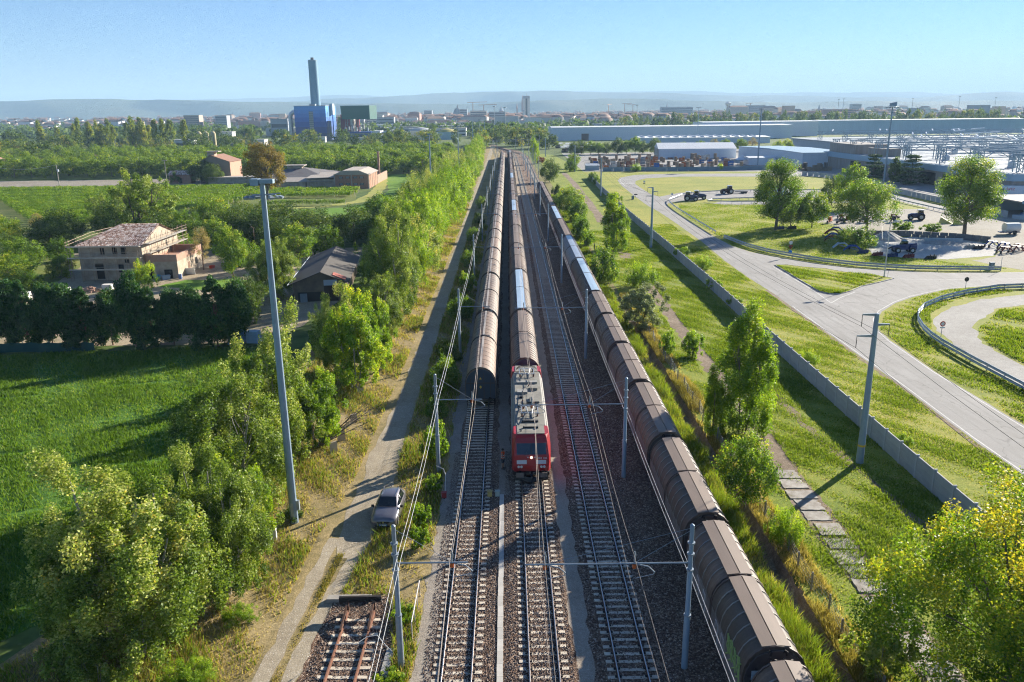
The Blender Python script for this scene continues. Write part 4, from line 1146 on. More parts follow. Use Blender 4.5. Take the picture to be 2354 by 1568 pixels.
def tree_mesh(seed, h, r, leaf, n_leaf, shape='round', base=.2, clumps=60, cr=.22, mat='green', stems=1, bk=None, trunk_r=None, shell=.55, limbs=14, light=.25, yellow_top=0.0, up=.3, lean=0.0):
    """returns (crown mesh, trunk mesh). h height, r crown radius, base = share of height that is bare"""
    rng = np.random.default_rng(seed); rg = random.Random(seed)
    C = []; CR = []
    z0 = h * base; zc = (h + z0) / 2; rz = (h - z0) / 2
    centres = [(0, 0)] if stems == 1 else [(r * .52 * math.cos(2 * math.pi * i / stems + rg.uniform(-.5, .5)) * rg.uniform(.5, 1.1), r * .52 * math.sin(2 * math.pi * i / stems + rg.uniform(-.5, .5)) * rg.uniform(.5, 1.1)) for i in range(stems)]
    tops = [1.0] + [rg.uniform(.66, .96) for _ in centres[1:]]
    per = max(6, clumps // len(centres))
    for (cx, cy_), tp in zip(centres, tops):
        sr = r if stems == 1 else r * .62
        for _ in range(per):
            u = rng.normal(size=3); u /= np.linalg.norm(u)
            q = shell + (1 - shell) * rng.random() ** .6
            if shape == 'column':
                zz = z0 + (h * tp - z0) * rng.random() ** .85
                f = (zz - z0) / (h * tp - z0)
                w = sr * (math.sin(math.pi * min(1, f * .8 + .16)) ** .8)
                a = rng.uniform(0, 6.283); C.append((cx + w * q * math.cos(a), cy_ + w * q * math.sin(a), zz))
                CR.append(sr * cr * rng.uniform(.7, 1.3))
            elif shape == 'cone':
                zz = z0 + (h * tp - z0) * rng.random() ** 1.15
                f = (zz - z0) / (h * tp - z0); w = sr * (1 - f) ** .75 + sr * .06
                a = rng.uniform(0, 6.283); C.append((cx + w * q * math.cos(a), cy_ + w * q * math.sin(a), zz))
                CR.append(sr * cr * rng.uniform(.6, 1.2) * (1 - .5 * f))
            elif shape == 'layer':
                k = rng.integers(0, 7); zz = z0 + (h - z0) * (k + .3 * rng.random()) / 7
                f = (zz - z0) / (h - z0); w = sr * (1 - f) ** .8 + sr * .1
                a = rng.uniform(0, 6.283); d = w * math.sqrt(rng.random())
                C.append((cx + d * math.cos(a), cy_ + d * math.sin(a), zz)); CR.append(sr * cr * rng.uniform(.7, 1.2))
            else:
                pz = zc + u[2] * q * rz * tp - (1 - tp) * rz * .6
                fz = (pz - z0) / (h - z0)
                w = 1.0 if shape == 'round' else (1.22 - .5 * max(0, fz)) if shape == 'multi' else (1.05 - .45 * max(0, fz))
                C.append((cx + u[0] * q * sr * w, cy_ + u[1] * q * sr * w, pz)); CR.append(sr * cr * rng.uniform(.6, 1.35))
    C = np.array(C); CR = np.array(CR)
    C[:, 0] += lean * C[:, 2]
    C[:, 2] = np.maximum(C[:, 2], z0 * .6 + .1)
    wgt = CR ** 1.6; wgt /= wgt.sum()
    idx = rng.choice(len(C), n_leaf, p=wgt)
    off = rng.normal(size=(n_leaf, 3)); off /= np.linalg.norm(off, axis=1, keepdims=True)
    off *= (rng.random((n_leaf, 1)) ** .5)
    if shape in ('column', 'multi', 'shoot'): off[:, 2] *= 1.7
    if shape == 'layer': off[:, 2] *= .28
    P = C[idx] + off * CR[idx][:, None]
    P[:, 2] = np.maximum(P[:, 2], .08)
    ctr = np.array([0, 0, zc]); N = P - ctr; N /= np.linalg.norm(N, axis=1, keepdims=True) + 1e-9
    V, F = leaves(rng, P, leaf, N * .6, up=up)
    ct = rng.random(len(C))
    tint = .47 + light * (ct[idx] - .5) + rng.normal(0, .15, n_leaf)
    if yellow_top: tint += yellow_top * (np.clip((P[:, 2] - z0) / (h - z0), 0, 1) - .45) + yellow_top * .5 * (ct[idx] - .5)
    crown = np_mesh('crown', V, F, lm[mat], np.clip(tint, 0, 1))
    m = MB(); tr = trunk_r or h * .018
    for (cx, cy_), tp in zip(centres, tops):
        top = (cx + lean * h * .8, cy_, z0 + (h * tp - z0) * .82)
        b0 = (cx * .25, cy_ * .25, -.05)
        pts = limb(m, b0, top, tr / (1 if stems == 1 else 1.5), tr * .22, rg, .05, 7, 6)
        near = np.argsort(np.hypot(C[:, 0] - cx, C[:, 1] - cy_))[:max(4, per)]
        for i in rg.sample(list(near), min(len(near), max(3, limbs // len(centres)))):
            c = C[i]; f = min(.85, max(.12, (c[2] * .62) / max(.1, top[2])))
            k = f * (len(pts) - 1); a = pts[int(k)].lerp(pts[min(len(pts) - 1, int(k) + 1)], k - int(k))
            limb(m, a, c, tr * .42 * (1 - f * .6), tr * .08, rg, .12, 4, 3)
    me = m.mesh('trunk', True); me.materials.append(bk or bark)
    return crown, me


TREE = {}


def species(key, name, cat, **kw):
    crown, trunk = tree_mesh(**kw)
    TREE[key] = (name, cat, crown, trunk, kw['h'], kw['r'])


def plant(key, x, y, h=None, r=None, label='', group=None, rz=None, z=0.0):
    name, cat, crown, trunk, h0, r0_ = TREE[key]
    sz = (h or h0) / h0; sx = (r / r0_) if r else sz
    rg = random.Random(int(x * 13.7 + y * 7.1))
    t = thing(name, label, cat, (x, y, z), rg.uniform(0, 6.28) if rz is None else rz, group, (sx, sx, sz))
    mesh_obj('trunk' if cat != 'shrub' else 'stem', trunk, None, t); mesh_obj('crown' if cat != 'shrub' else 'foliage', crown, None, t)
    return t


# near silver poplars by the dirt road
for k, sd_ in enumerate((11, 12, 13)):
    species('pop%d' % k, 'poplar_tree', 'tree', seed=sd_, h=12, r=4.0, leaf=.135, n_leaf=84000, shape='multi', base=.0, clumps=260, cr=.20, mat='poplar', stems=6, bk=bark_pale, trunk_r=.16, shell=.35, limbs=50, light=.45, yellow_top=.10)
species('popy', 'poplar_tree', 'tree', seed=21, h=10, r=3.2, leaf=.165, n_leaf=40000, shape='multi', base=.0, clumps=170, cr=.215, mat='fresh', stems=5, bk=bark_pale, trunk_r=.12, shell=.35, limbs=36, light=.4, yellow_top=.12)
for k, sd_ in enumerate((31, 32)):
    species('row%d' % k, 'poplar_tree', 'tree', seed=sd_, h=12, r=4.4, leaf=.24, n_leaf=15000, shape='multi', base=.03, clumps=150, cr=.225, mat='poplar' if k else 'fresh', stems=5, bk=bark_pale, trunk_r=.13, shell=.35, limbs=24, light=.45, yellow_top=.08)
species('col', 'columnar_poplar', 'tree', seed=41, h=11, r=2.4, leaf=.15, n_leaf=36000, shape='column', base=.05, clumps=170, cr=.32, mat='fresh', stems=3, trunk_r=.10, shell=.3, limbs=30, light=.4, yellow_top=.12)
species('big0', 'broadleaf_tree', 'tree', seed=51, h=17.5, r=6.4, leaf=.24, n_leaf=34000, shape='egg', base=.14, clumps=170, cr=.20, mat='green', trunk_r=.38, shell=.45, limbs=50, light=.5, yellow_top=.18)
species('big1', 'broadleaf_tree', 'tree', seed=52, h=12, r=6.4, leaf=.24, n_leaf=26000, shape='round', base=.2, clumps=130, cr=.22, mat='green', trunk_r=.28, shell=.45, limbs=45, light=.45, yellow_top=.12, lean=.08)
species('big2', 'broadleaf_tree', 'tree', seed=53, h=9, r=4.0, leaf=.27, n_leaf=11000, shape='round', base=.18, clumps=90, cr=.25, mat='green', trunk_r=.17, shell=.45, limbs=30, light=.45, yellow_top=.1)
species('drk', 'broadleaf_tree', 'tree', seed=54, h=8, r=4.2, leaf=.26, n_leaf=11000, shape='round', base=.06, clumps=90, cr=.26, mat='dark', trunk_r=.15, shell=.45, limbs=20, light=.5)
species('wil', 'willow_tree', 'tree', seed=55, h=15, r=8.5, leaf=.32, n_leaf=24000, shape='round', base=.06, clumps=190, cr=.17, mat='poplar', trunk_r=.4, shell=.5, limbs=40, light=.5, stems=4)
species('shr', 'leafy_shrub', 'shrub', seed=61, h=4, r=2.4, leaf=.17, n_leaf=9000, shape='multi', base=.0, clumps=70, cr=.3, mat='green', stems=5, trunk_r=.05, shell=.4, limbs=16, light=.45)
species('shf', 'leafy_shrub', 'shrub', seed=62, h=3, r=1.4, leaf=.16, n_leaf=4500, shape='multi', base=.0, clumps=40, cr=.32, mat='fresh', stems=4, trunk_r=.035, shell=.3, limbs=12, light=.4, yellow_top=.1)
species('shy', 'yellow_shrub', 'shrub', seed=63, h=4.4, r=2.8, leaf=.15, n_leaf=11000, shape='multi', base=.0, clumps=90, cr=.26, mat='fresh', stems=7, trunk_r=.04, shell=.4, limbs=20, light=.3, yellow_top=.35)
species('shw', 'grey_willow_shrub', 'shrub', seed=64, h=6, r=3.5, leaf=.16, n_leaf=20000, shape='round', base=.0, clumps=150, cr=.2, mat='willow', trunk_r=.08, shell=.5, limbs=24, light=.4, stems=3)
species('shd', 'dark_shrub', 'shrub', seed=65, h=3, r=2.0, leaf=.17, n_leaf=6000, shape='multi', base=.0, clumps=50, cr=.3, mat='dark', stems=5, trunk_r=.05, shell=.4, limbs=10, light=.45)
species('red', 'red_shrub', 'shrub', seed=66, h=4.2, r=2.4, leaf=.3, n_leaf=3000, shape='round', base=.0, clumps=40, cr=.3, mat='red', trunk_r=.06, limbs=8)
species('bro', 'brown_tree', 'tree', seed=67, h=8, r=1.8, leaf=.12, n_leaf=5000, shape='egg', base=.25, clumps=60, cr=.26, mat='bare', trunk_r=.10, limbs=30, bk=bark_brown)
species('oak', 'oak_tree', 'tree', seed=68, h=20, r=7, leaf=.42, n_leaf=15000, shape='round', base=.25, clumps=110, cr=.22, mat='rust', trunk_r=.55, shell=.4, limbs=40, light=.5)
for k, sd_ in enumerate((71, 72, 73)):
    species('con%d' % k, 'conifer_tree', 'tree', seed=sd_, h=8, r=2.7, leaf=.26, n_leaf=17000, shape='egg' if k else 'cone', base=.10, clumps=150, cr=.27, mat='conifer', trunk_r=.12, shell=.45, limbs=24, light=.5, bk=bark_brown, up=.0)
species('ced', 'cedar_tree', 'tree', seed=75, h=10, r=4.6, leaf=.5, n_leaf=7000, shape='layer', base=.06, clumps=80, cr=.3, mat='cedar', trunk_r=.25, limbs=20, light=.4)
species('cyp', 'round_cypress', 'tree', seed=76, h=8.5, r=2.7, leaf=.42, n_leaf=4500, shape='egg', base=.05, clumps=50, cr=.3, mat='dark', trunk_r=.2, limbs=6, light=.3)
for k, sd_ in enumerate((81, 82, 83)):
    species('orc%d' % k, 'orchard_tree', 'tree', seed=sd_, h=9, r=4.8, leaf=.55, n_leaf=2600, shape='round', base=.12, clumps=48, cr=.28, mat='orchard', trunk_r=.16, shell=.45, limbs=9, light=.6)
for k, sd_ in enumerate((84, 85)):
    species('lom%d' % k, 'lombardy_poplar', 'tree', seed=sd_, h=22, r=2.8, leaf=.9, n_leaf=1500, shape='column', base=.04, clumps=50, cr=.4, mat='lombardy', trunk_r=.25, shell=.3, limbs=4, light=.5)
for k, sd_ in enumerate((86, 87, 88)):
    species('far%d' % k, 'broadleaf_tree', 'tree', seed=sd_, h=13, r=6.5, leaf=1.0, n_leaf=1300, shape='round', base=.04, clumps=40, cr=.28, mat='far', trunk_r=.25, shell=.45, limbs=4, light=.7)
species('near_yellow', 'poplar_tree', 'tree', seed=91, h=13.4, r=7.6, leaf=.13, n_leaf=145000, shape='multi', base=.0, clumps=380, cr=.145, mat='yellow', stems=6, bk=bark, trunk_r=.17, shell=.4, limbs=60, light=.3, yellow_top=.52)
species('sap', 'young_poplar', 'tree', seed=92, h=4, r=1.5, leaf=.17, n_leaf=4200, shape='multi', base=.0, clumps=46, cr=.3, mat='poplar', stems=4, bk=bark_pale, trunk_r=.04, shell=.3, limbs=12, light=.3)

# --- left of the dirt road, near to far
GP = 'poplars along the dirt road'
for key, x, y, h, r, lb in [
    ('pop0', -19.9, 36.8, 12.4, 5.0, 'large silver-leaved poplar at the lower left, nearest to the camera'),
    ('pop1', -17.2, 41.8, 9.8, 3.2, 'slim silver poplar just right of the nearest large poplar'),
    ('popy', -17.6, 47.0, 7.0, 2.3, 'low greyish poplar in the gap left of the tall mast foot'),
    ('pop2', -20.0, 51.5, 11.6, 4.2, 'silver poplar left of the tall mast, at the edge of the crop field'),
    ('pop0', -19.0, 59.5, 14.2, 3.9, 'tallest green poplar directly behind the near floodlight mast'),
    ('popy', -16.6, 63.6, 6.8, 2.6, 'low pale willowy poplar with dead branches beside the dirt road'),
    ('popy', -15.9, 78.0, 10.8, 3.3, 'yellowish poplar standing closest to the dirt road before the shed'),
    ('pop1', -19.0, 84.5, 9.8, 2.9, 'dark green poplar in front of the old shed door'),
    ('popy', -14.6, 84.0, 8.2, 2.2, 'small bright green poplar at the road edge beside the yellowish one'),
    ('pop2', -17.0, 99.0, 8.2, 3.2, 'grey-green poplar to the right of the old shed'),
    ('pop1', -16.2, 109.5, 15.4, 4.8, 'tall dense silver poplar hiding the right side of the shed'),
    ('pop0', -17.8, 122.0, 13.0, 4.2, 'poplar right behind the tall dense silver poplar'),
    ('row0', -15.2, 128.0, 10.5, 3.8, 'light green poplar leaning over the dirt road past the shed')]:
    plant(key, x, y, h, r, lb, GP)
rg = random.Random(77)
y = 138.0; i = 0
while y < 720:
    x = -16.2 - 5.5 * min(1, max(0, (y - 330) / 300)) + rg.uniform(-1.6, 1.6)
    plant(rg.choice(['row0', 'row1', 'row0']), x, y, rg.uniform(10, 15) * (1 if y < 300 else .92), rg.uniform(4.0, 5.4), 'poplar, %s of the row along the left of the dirt road beyond the shed' % ordinal(i), GP)
    y += rg.uniform(7.0, 10.0); i += 1
y = 168.0; i = 0
while y < 420:
    plant(rg.choice(['row1', 'row0', 'row1']), -24 + rg.uniform(-2.5, 2), y, rg.uniform(8, 13), rg.uniform(4, 5.4), 'poplar, %s of the second row behind the roadside poplars' % ordinal(i), GP)
    y += rg.uniform(9, 13); i += 1
for i, (x, y, h, r) in enumerate([(-21.9, 34.4, 3.6, 1.5), (-20.6, 33.2, 2.4, 1.1), (-23.6, 36.0, 2.0, 1.2)]):
    plant('sap', x, y, h, r, ['young poplar sapling with pale leaves at the bottom left corner', 'small sapling right of the corner sapling', 'low sapling at the field edge left of the corner sapling'][i], 'saplings at the lower left')
# weeds and shrubs between road and tracks
for i, (k, x, y, h, r, lb) in enumerate([
    ('shf', -6.2, 60.2, 3.4, 1.25, 'bright green sapling around the second left catenary pole'),
    ('shf', -5.9, 55.0, 1.3, .8, 'low green weed clump below the bent white bar'),
    ('shf', -6.2, 49.3, 2.0, .75, 'yellow-green weed between the car and the left track'),
    ('shf', -6.1, 46.6, 1.7, .7, 'yellow-green weed just nearer than the car beside the left track'),
    ('shf', -6.2, 38.8, 1.0, .8, 'small weed patch left of the white handrail'),
    ('shf', -6.2, 33.6, .8, .8, 'low weed tuft at the foot of the nearest left catenary pole'),
    ('shr', -6.8, 69.5, 2.0, 1.1, 'shrub in the shade left of the left train end'),
    ('shr', -6.9, 78.0, 3.4, 1.5, 'leafy shrub beside the third left catenary pole'),
    ('shd', -6.9, 86.0, 2.6, 1.4, 'dark shrub in the train shade behind the leafy one'),
    ('shr', -7.0, 107.0, 3.2, 1.9, 'round dark green shrub beside the train past the third pole'),
    ('shf', -6.6, 124.0, 3.4, 1.4, 'bright shrub at the fourth left catenary pole'),
    ('shr', -7.2, 146.0, 3.0, 1.7, 'green shrub between road and left train at mid distance'),
    ('shr', -7.4, 176.0, 3.0, 1.9, 'green shrub farther along between road and left train'),
    ('shd', -7.4, 205.0, 2.8, 1.8, 'dark shrub far along between road and left train'),
    ('shr', -7.6, 240.0, 3.4, 2.0, 'farthest green shrub between road and left train'),
    ('shd', -15.6, 50.9, 1.0, 1.0, 'small dark shrub at the foot of the near floodlight mast'),
    ('shy', -15.4, 38.9, 1.1, 1.0, 'low yellow-green weed below the large near poplar'),
    ('shy', -16.5, 34.0, 1.3, 1.3, 'yellow-green broom bush at the lower left edge of the picture')]):
    plant(k, x, y, h, r, lb, 'shrubs beside the left track')

# --- right of the railway
GRT = 'plants in the strip right of the railway'
for k, x, y, h, r, lb in [
    ('col', 20.3, 65.2, 11.4, 2.6, 'tall columnar poplar in the grass strip left of the concrete wall'),
    ('col', 17.6, 64.6, 6.2, 1.2, 'slim bright young poplar beside the ditch, left of the columnar poplar'),
    ('big2', 16.6, 51.3, 5.6, 2.0, 'round bright green small tree on the ditch edge beside the right train'),
    ('col', 21.4, 162.5, 11.0, 3.2, 'light green upright tree in the middle of the grass strip'),
    ('shr', 16.0, 129.5, 5.8, 2.5, 'dark green tall shrub beside the silver wagons'),
    ('shy', 21.5, 126.5, 4.4, 3.0, 'yellowish dome-shaped shrub behind the grey willow'),
    ('shw', 17.0, 101.5, 6.3, 3.6, 'large silvery grey willow shrub beside the right train'),
    ('shf', 18.3, 88.6, 3.2, 1.0, 'small bush with red-tinged stem by the wire fence'),
    ('shf', 21.2, 88.2, 3.4, 1.4, 'upright light green bush left of the columnar poplar top'),
    ('shy', 17.9, 46.6, 2.8, 1.2, 'small yellow-topped shrub beside the broken slabs'),
    ('drk', 17.0, 328.5, 9.2, 3.9, 'dark round tree at the far bend of the tracks'),
    ('big2', 16.4, 216.0, 8.0, 3.9, 'broad light green tree beside the right train at mid distance'),
    ('shr', 17.5, 205.0, 6.0, 3.0, 'leafy green bush in front of the broad light green tree'),
    ('shr', 15.8, 175.0, 5.4, 2.4, 'green bush against the right train near the fence posts'),
    ('shf', 16.4, 166.0, 4.0, 1.7, 'yellow-green bush by the short row of fence posts'),
    ('shf', 16.6, 188.0, 4.5, 2.0, 'pale green bush behind the bush at the fence posts'),
    ('shd', 16.6, 278.0, 3.6, 2.2, 'low dark bush at the start of the right train'),
    ('shf', 15.2, 250.0, 3.4, 2.2, 'bright low bush beside the far end of the right train'),
    ('row0', 14.6, 444.0, 15.5, 3.4, 'tall light green tree where the tracks bend'),
    ('red', 17.9, 452.0, 4.2, 2.5, 'dark red leaved bush beside the bend of the tracks'),
    ('shr', 29.8, 386.0, 6.0, 3.2, 'dark bush at the far end of the concrete wall'),
    ('big2', 33.0, 408.0, 7.2, 3.4, 'light tree behind the small metal shed by the wall'),
    ('shr', 34.5, 330.0, 3.6, 2.2, 'ivy-like bush overgrowing the far end of the wall'),
    ('shr', 34.0, 312.0, 3.2, 2.0, 'second bush overgrowing the far wall'),
    ('shf', 33.2, 246.0, 3.0, 2.2, 'light green bush behind the wall by the road bend'),
    ('shf', 33.8, 258.0, 2.6, 2.4, 'spreading bush behind the wall farther along'),
    ('shf', 33.4, 152.0, 2.4, 1.6, 'light bush behind the wall near the second power pole'),
    ('shy', 34.6, 141.0, 2.6, 2.0, 'pale yellowish bush between wall and road'),
    ('shf', 32.6, 124.0, 2.0, 1.4, 'small bush growing behind the wall'),
    ('shf', 32.6, 112.0, 1.8, 1.3, 'another small bush growing behind the wall, slightly nearer'),
    ('shy', 33.0, 84.5, 1.9, 1.3, 'yellow flowering bush behind the concrete wall'),
    ('shf', 33.1, 61.8, 1.3, .7, 'bright green shoot behind the concrete wall'),
    ('shr', 31.0, 45.0, 2.2, 1.6, 'dark green bush under the near yellow tree'),
    ('near_yellow', 24.9, 30.8, 12.3, 7.7, 'large poplar with yellow upper leaves at the lower right corner'),
    ('sap', 18.4, 33.6, 4.4, 1.7, 'yellowish sapling left of the large yellow poplar, above the ditch')]:
    plant(k, x, y, h, r, lb, GRT)

# --- trees around the right-hand test track
GB = 'trees around the machinery yard'
for k, x, y, h, r, lb in [
    ('big0', 63.0, 187.5, 17.4, 6.4, 'tall tree with bare lower trunk left of the machinery yard'),
    ('drk', 68.6, 193.5, 8.2, 3.6, 'dark low tree in the shade of the tall left tree'),
    ('big2', 72.9, 191.0, 8.6, 3.8, 'yellow-green round tree right of the dark low tree'),
    ('drk', 95.2, 236.0, 8.8, 3.4, 'dark round tree behind the machinery yard'),
    ('big2', 97.6, 228.0, 12.0, 4.4, 'light tree right of the dark round tree'),
    ('big1', 82.0, 181.5, 12.0, 7.0, 'wide leaning tree in the middle of the machinery yard'),
    ('big0', 102.4, 178.0, 18.0, 7.6, 'largest light green tree at the right edge of the yard'),
    ('shr', 71.5, 161.5, 4.2, 4.0, 'dense bush in front of the wide leaning tree'),
    ('shf', 96.0, 180.0, 2.4, 2.4, 'bright low bush left of the largest yard tree'),
    ('shf', 90.0, 182.0, 3.0, 2.4, 'greyish bush beside the block wall'),
    ('ced', 147.6, 327.0, 10.2, 4.8, 'left blue-green cedar in front of the factory'),
    ('ced', 150.2, 301.0, 11.4, 5.2, 'right blue-green cedar in front of the factory'),
    ('cyp', 150.4, 314.5, 8.8, 2.9, 'round clipped cypress between the two cedars'),
    ('shy', 100.5, 383.0, 3.4, 2.0, 'pale bush in front of the blue yard barrier'),
    ('shy', 60.2, 381.0, 4.0, 2.4, 'yellowish bush at the left of the blue yard barrier')]:
    plant(k, x, y, h, r, lb, GB)
for i, (x, y, h) in enumerate([(44, 536, 8.6), (49, 544, 9.2), (55, 540, 8.4), (60, 538, 7.4), (66, 545, 7.5), (72.9, 540, 10.6), (79, 543, 8.4), (84.5, 541, 10.8), (90, 544, 8.4), (97, 540, 10.2)]):
    plant(['drk', 'drk', 'big2', 'big2'][i % 4], x, y, h, 4.2, 'yard tree, %s from the left in the row left of the white tent hall' % ordinal(i), 'trees behind the pallet yard')
for i, (x, y, h) in enumerate([(112, 566, 6), (122, 566, 6.2), (134, 566, 7), (143, 566, 8.4), (151, 566, 7.8), (160, 560, 8.2), (168, 560, 9), (166, 500, 8.8), (178, 520, 8.8)]):
    plant('big2' if i % 3 else 'bro', x, y, h, 4.0, 'tree peeking over the white tent hall, %s from the left' % ordinal(i), 'trees behind the tent hall')

# --- around the house and gardens on the left
GH = 'trees around the house under repair'
for k, x, y, h, r, lb in [
    ('pop2', -36.0, 121.0, 10.4, 4.0, 'tall grey-green tree left of the old shed'),
    ('drk', -41.5, 172.0, 8.2, 5.4, 'dark bushy tree behind the old shed'),
    ('drk', -49.5, 178.0, 8.8, 5.6, 'dark tree left of the one behind the shed'),
    ('shr', -36.6, 161.0, 5.6, 3.6, 'lighter green bush just behind the shed roof'),
    ('drk', -65.7, 196.0, 7.2, 4.8, 'dark tree at the vineyard edge behind the house'),
    ('drk', -57.5, 186.0, 8.0, 4.8, 'second dark tree at the vineyard edge'),
    ('bro', -56.6, 146.0, 8.0, 2.0, 'thin brown leafless-looking tree right of the house annex'),
    ('big2', -48.2, 137.5, 8.6, 2.9, 'slender green tree on the sandy yard right of the house'),
    ('wil', -83.0, 181.0, 16.5, 8.8, 'broad pale willow towering behind the house'),
    ('wil', -103.0, 206.0, 9.8, 5.6, 'smaller pale willow left of the towering one'),
    ('big2', -86.0, 140.0, 7.2, 3.3, 'light garden tree left of the house'),
    ('big2', -83.5, 132.0, 5.6, 3.5, 'pale round garden tree at the left picture edge by the hedge'),
    ('drk', -96.5, 168.0, 6.6, 4.4, 'dark garden tree in the left background'),
    ('shr', -88.6, 157.0, 4.4, 2.4, 'bush beside the garden path left of the house'),
    ('drk', -101.0, 158.0, 5.6, 3.0, 'dark tree at the far left edge of the garden'),
    ('bro', -114.0, 194.0, 5.4, 2.2, 'brownish bush among the vines at the left edge'),
    ('shr', -80.0, 190.0, 7.2, 3.4, 'green tree just left of the towering willow top'),
    ('big2', -72.0, 178.0, 7.2, 3.2, 'green tree right of the towering willow'),
    ('big2', -61.0, 166.0, 7.0, 3.0, 'light green tree between house and dark trees'),
    ('shy', -60.2, 129.5, 5.0, 2.2, 'rounded yellow-green shrub in front of the house annex'),
    ('shr', -92.0, 135.0, 4.6, 3.0, 'olive bush at the far left of the garden'),
    ('shr', -78.5, 128.0, 3.4, 2.4, 'low bush left of the building materials'),
    ('oak', -76.6, 256.5, 19.6, 6.4, 'tall brownish oak beside the brick farm building'),
    ('drk', -130.0, 345.0, 9.4, 5.6, 'dark tree in front of the tall brick barn'),
    ('drk', -124.0, 342.0, 8.0, 4.2, 'smaller dark tree against the tall brick barn'),
    ('shd', -141.0, 344.0, 5.0, 3.2, 'dark bush by the small brick outhouse')]:
    plant(k, x, y, h, r, lb, GH)
# dark evergreen hedge trees in front of the house
rg = random.Random(55)
for i in range(14):
    plant('con%d' % (i * 2 % 3), -67.5 + i * 2.6 + rg.uniform(-.6, .6), 95.6 + rg.uniform(-.8, .8), rg.uniform(5.6, 9.4), rg.uniform(1.8, 2.8), 'dark evergreen conifer, %s from the left in the row in front of the house' % ordinal(i), 'row of evergreen conifers')
# more greenery round the house, the garden and the shed
for i, (k, x, y, h, r) in enumerate([('shr', -37, 101, 4, 2.6), ('drk', -38, 112, 5.5, 2.8), ('big2', -40, 150, 7.5, 3.4), ('drk', -46, 160, 8, 4), ('drk', -54, 172, 8, 4.6), ('drk', -62, 180, 8, 5), ('big2', -70, 190, 9, 4.6), ('drk', -92, 186, 9, 5), ('drk', -100, 178, 8, 5), ('big2', -108, 170, 7, 4.4), ('shr', -90, 146, 5, 3.2), ('drk', -98, 150, 6, 3.6), ('shr', -80, 140, 4, 2.6), ('drk', -34, 176, 8, 4.6), ('big2', -30, 190, 9, 4.6), ('drk', -116, 178, 7, 5), ('shr', -106, 148, 5, 3.4), ('drk', -76, 172, 7, 4.4), ('shr', -50, 150, 4.4, 2.8), ('shr', -66, 158, 5, 3.2)]):
    plant(k, x, y, h, r, 'garden greenery, %s in the belt around the house and the shed' % ordinal(i), 'garden belt around the house')
# undergrowth behind the poplars
for i, (x, y, h, r) in enumerate([(-23, 98, 3.6, 2.4), (-36, 106, 4, 2.4), (-22, 92, 3.6, 2.4), (-24, 156, 7, 3.6), (-24, 165, 8, 4.4), (-27, 182, 7, 4)]):
    plant('shd' if i < 3 else 'drk', x, y, h, r, 'dark undergrowth bush behind the poplars, %s from the camera' % ordinal(i), 'undergrowth behind the poplars')

# orchard and woods of the plain
rg = random.Random(12); cnt = 0
GO = 'orchard trees beyond the fields'
yy_ = 384.0
while yy_ < 600 and cnt < 260:
    xl = -245 - (yy_ - 384) * .55; xr = -30 - (yy_ - 384) * .02
    x = xl + rg.uniform(0, 6)
    while x < xr and cnt < 260:
        if not (-150 < x < -95 and yy_ < 392):
            plant('orc%d' % rg.randrange(3), x + rg.uniform(-1, 1), yy_ + rg.uniform(-2, 2), rg.uniform(7.6, 9.8), rg.uniform(4.6, 5.6), 'round orchard tree in the dense plantation behind the farm', GO); cnt += 1
        x += 9.2 if yy_ < 410 else 11.5
    yy_ += 11.5 if yy_ < 410 else 20
cnt = 0
for cx, cy_, n, sx, sy in [(-322, 662, 5, 10, 8), (-292, 655, 7, 9, 8), (-272, 652, 3, 8, 6), (-345, 690, 5, 10, 10), (-390, 720, 5, 18, 12), (-300, 700, 5, 24, 10), (-265, 690, 2, 8, 6), (-210, 1050, 2, 10, 10)]:
    for _ in range(n):
        plant('lom%d' % rg.randrange(2), cx + rg.uniform(-sx, sx), cy_ + rg.uniform(-sy, sy), rg.uniform(17, 26), rg.uniform(2.6, 3.6), 'slender lombardy poplar in the group left of the blue power plant', 'lombardy poplars left of the plant')
for i, (x, y, h, r) in enumerate([(-274, 470, 11, 8), (-258, 455, 8, 6), (-290, 500, 11, 8), (-240, 440, 8, 6), (-305, 480, 12, 9)]):
    plant('far%d' % (i % 3), x, y, h, r, 'large garden tree at the left edge, %s of five by the pink houses' % ordinal(i), 'trees by the pink houses')
GW = 'scattered trees of the plain'
cnt = 0
zones = [(-560, -260, 470, 640, 44), (-640, -240, 640, 900, 62), (-250, -30, 610, 760, 30), (-140, -25, 760, 900, 12), (-22, 34, 600, 900, 34)]
for x0, x1, y0_, y1, n in zones:
    for _ in range(n):
        x, y = rg.uniform(x0, x1), rg.uniform(y0_, y1)
        if -275 < x < -50 and 800 < y < 1010: continue
        if 30 < x < 320 and 700 < y < 1000: continue
        if -22 < x < 14 and y < 730 and abs(x + 4 - (y - 640) * -.12) < 9: continue
        if -9 < x < 14 and y < 660: continue
        plant('far%d' % rg.randrange(3), x, y, rg.uniform(8, 17) * (1.15 if y > 1000 else 1), rg.uniform(5, 9) * (1.2 if y > 1000 else 1), 'leafy tree in the belt of trees across the plain', GW)
# belt of tall trees behind the white halls
for i in range(60):
    x = 150 + i * 8.5 + rg.uniform(-2, 2)
    plant('far%d' % rg.randrange(3), x, 1085 + rg.uniform(-14, 14), rg.uniform(20, 26), rg.uniform(5, 7), 'tall tree in the dark wood behind the white halls', 'wood behind the white halls')
# far-off woods as one mass
rngf = np.random.default_rng(5)
nC = 7000
ang_y = np.exp(rngf.uniform(math.log(900), math.log(7500), nC)); ang_x = rngf.uniform(-.95, .95, nC) * ang_y
keep = rngf.random(nC) < .9
ang_x, ang_y = ang_x[keep], ang_y[keep]; nC = len(ang_x)
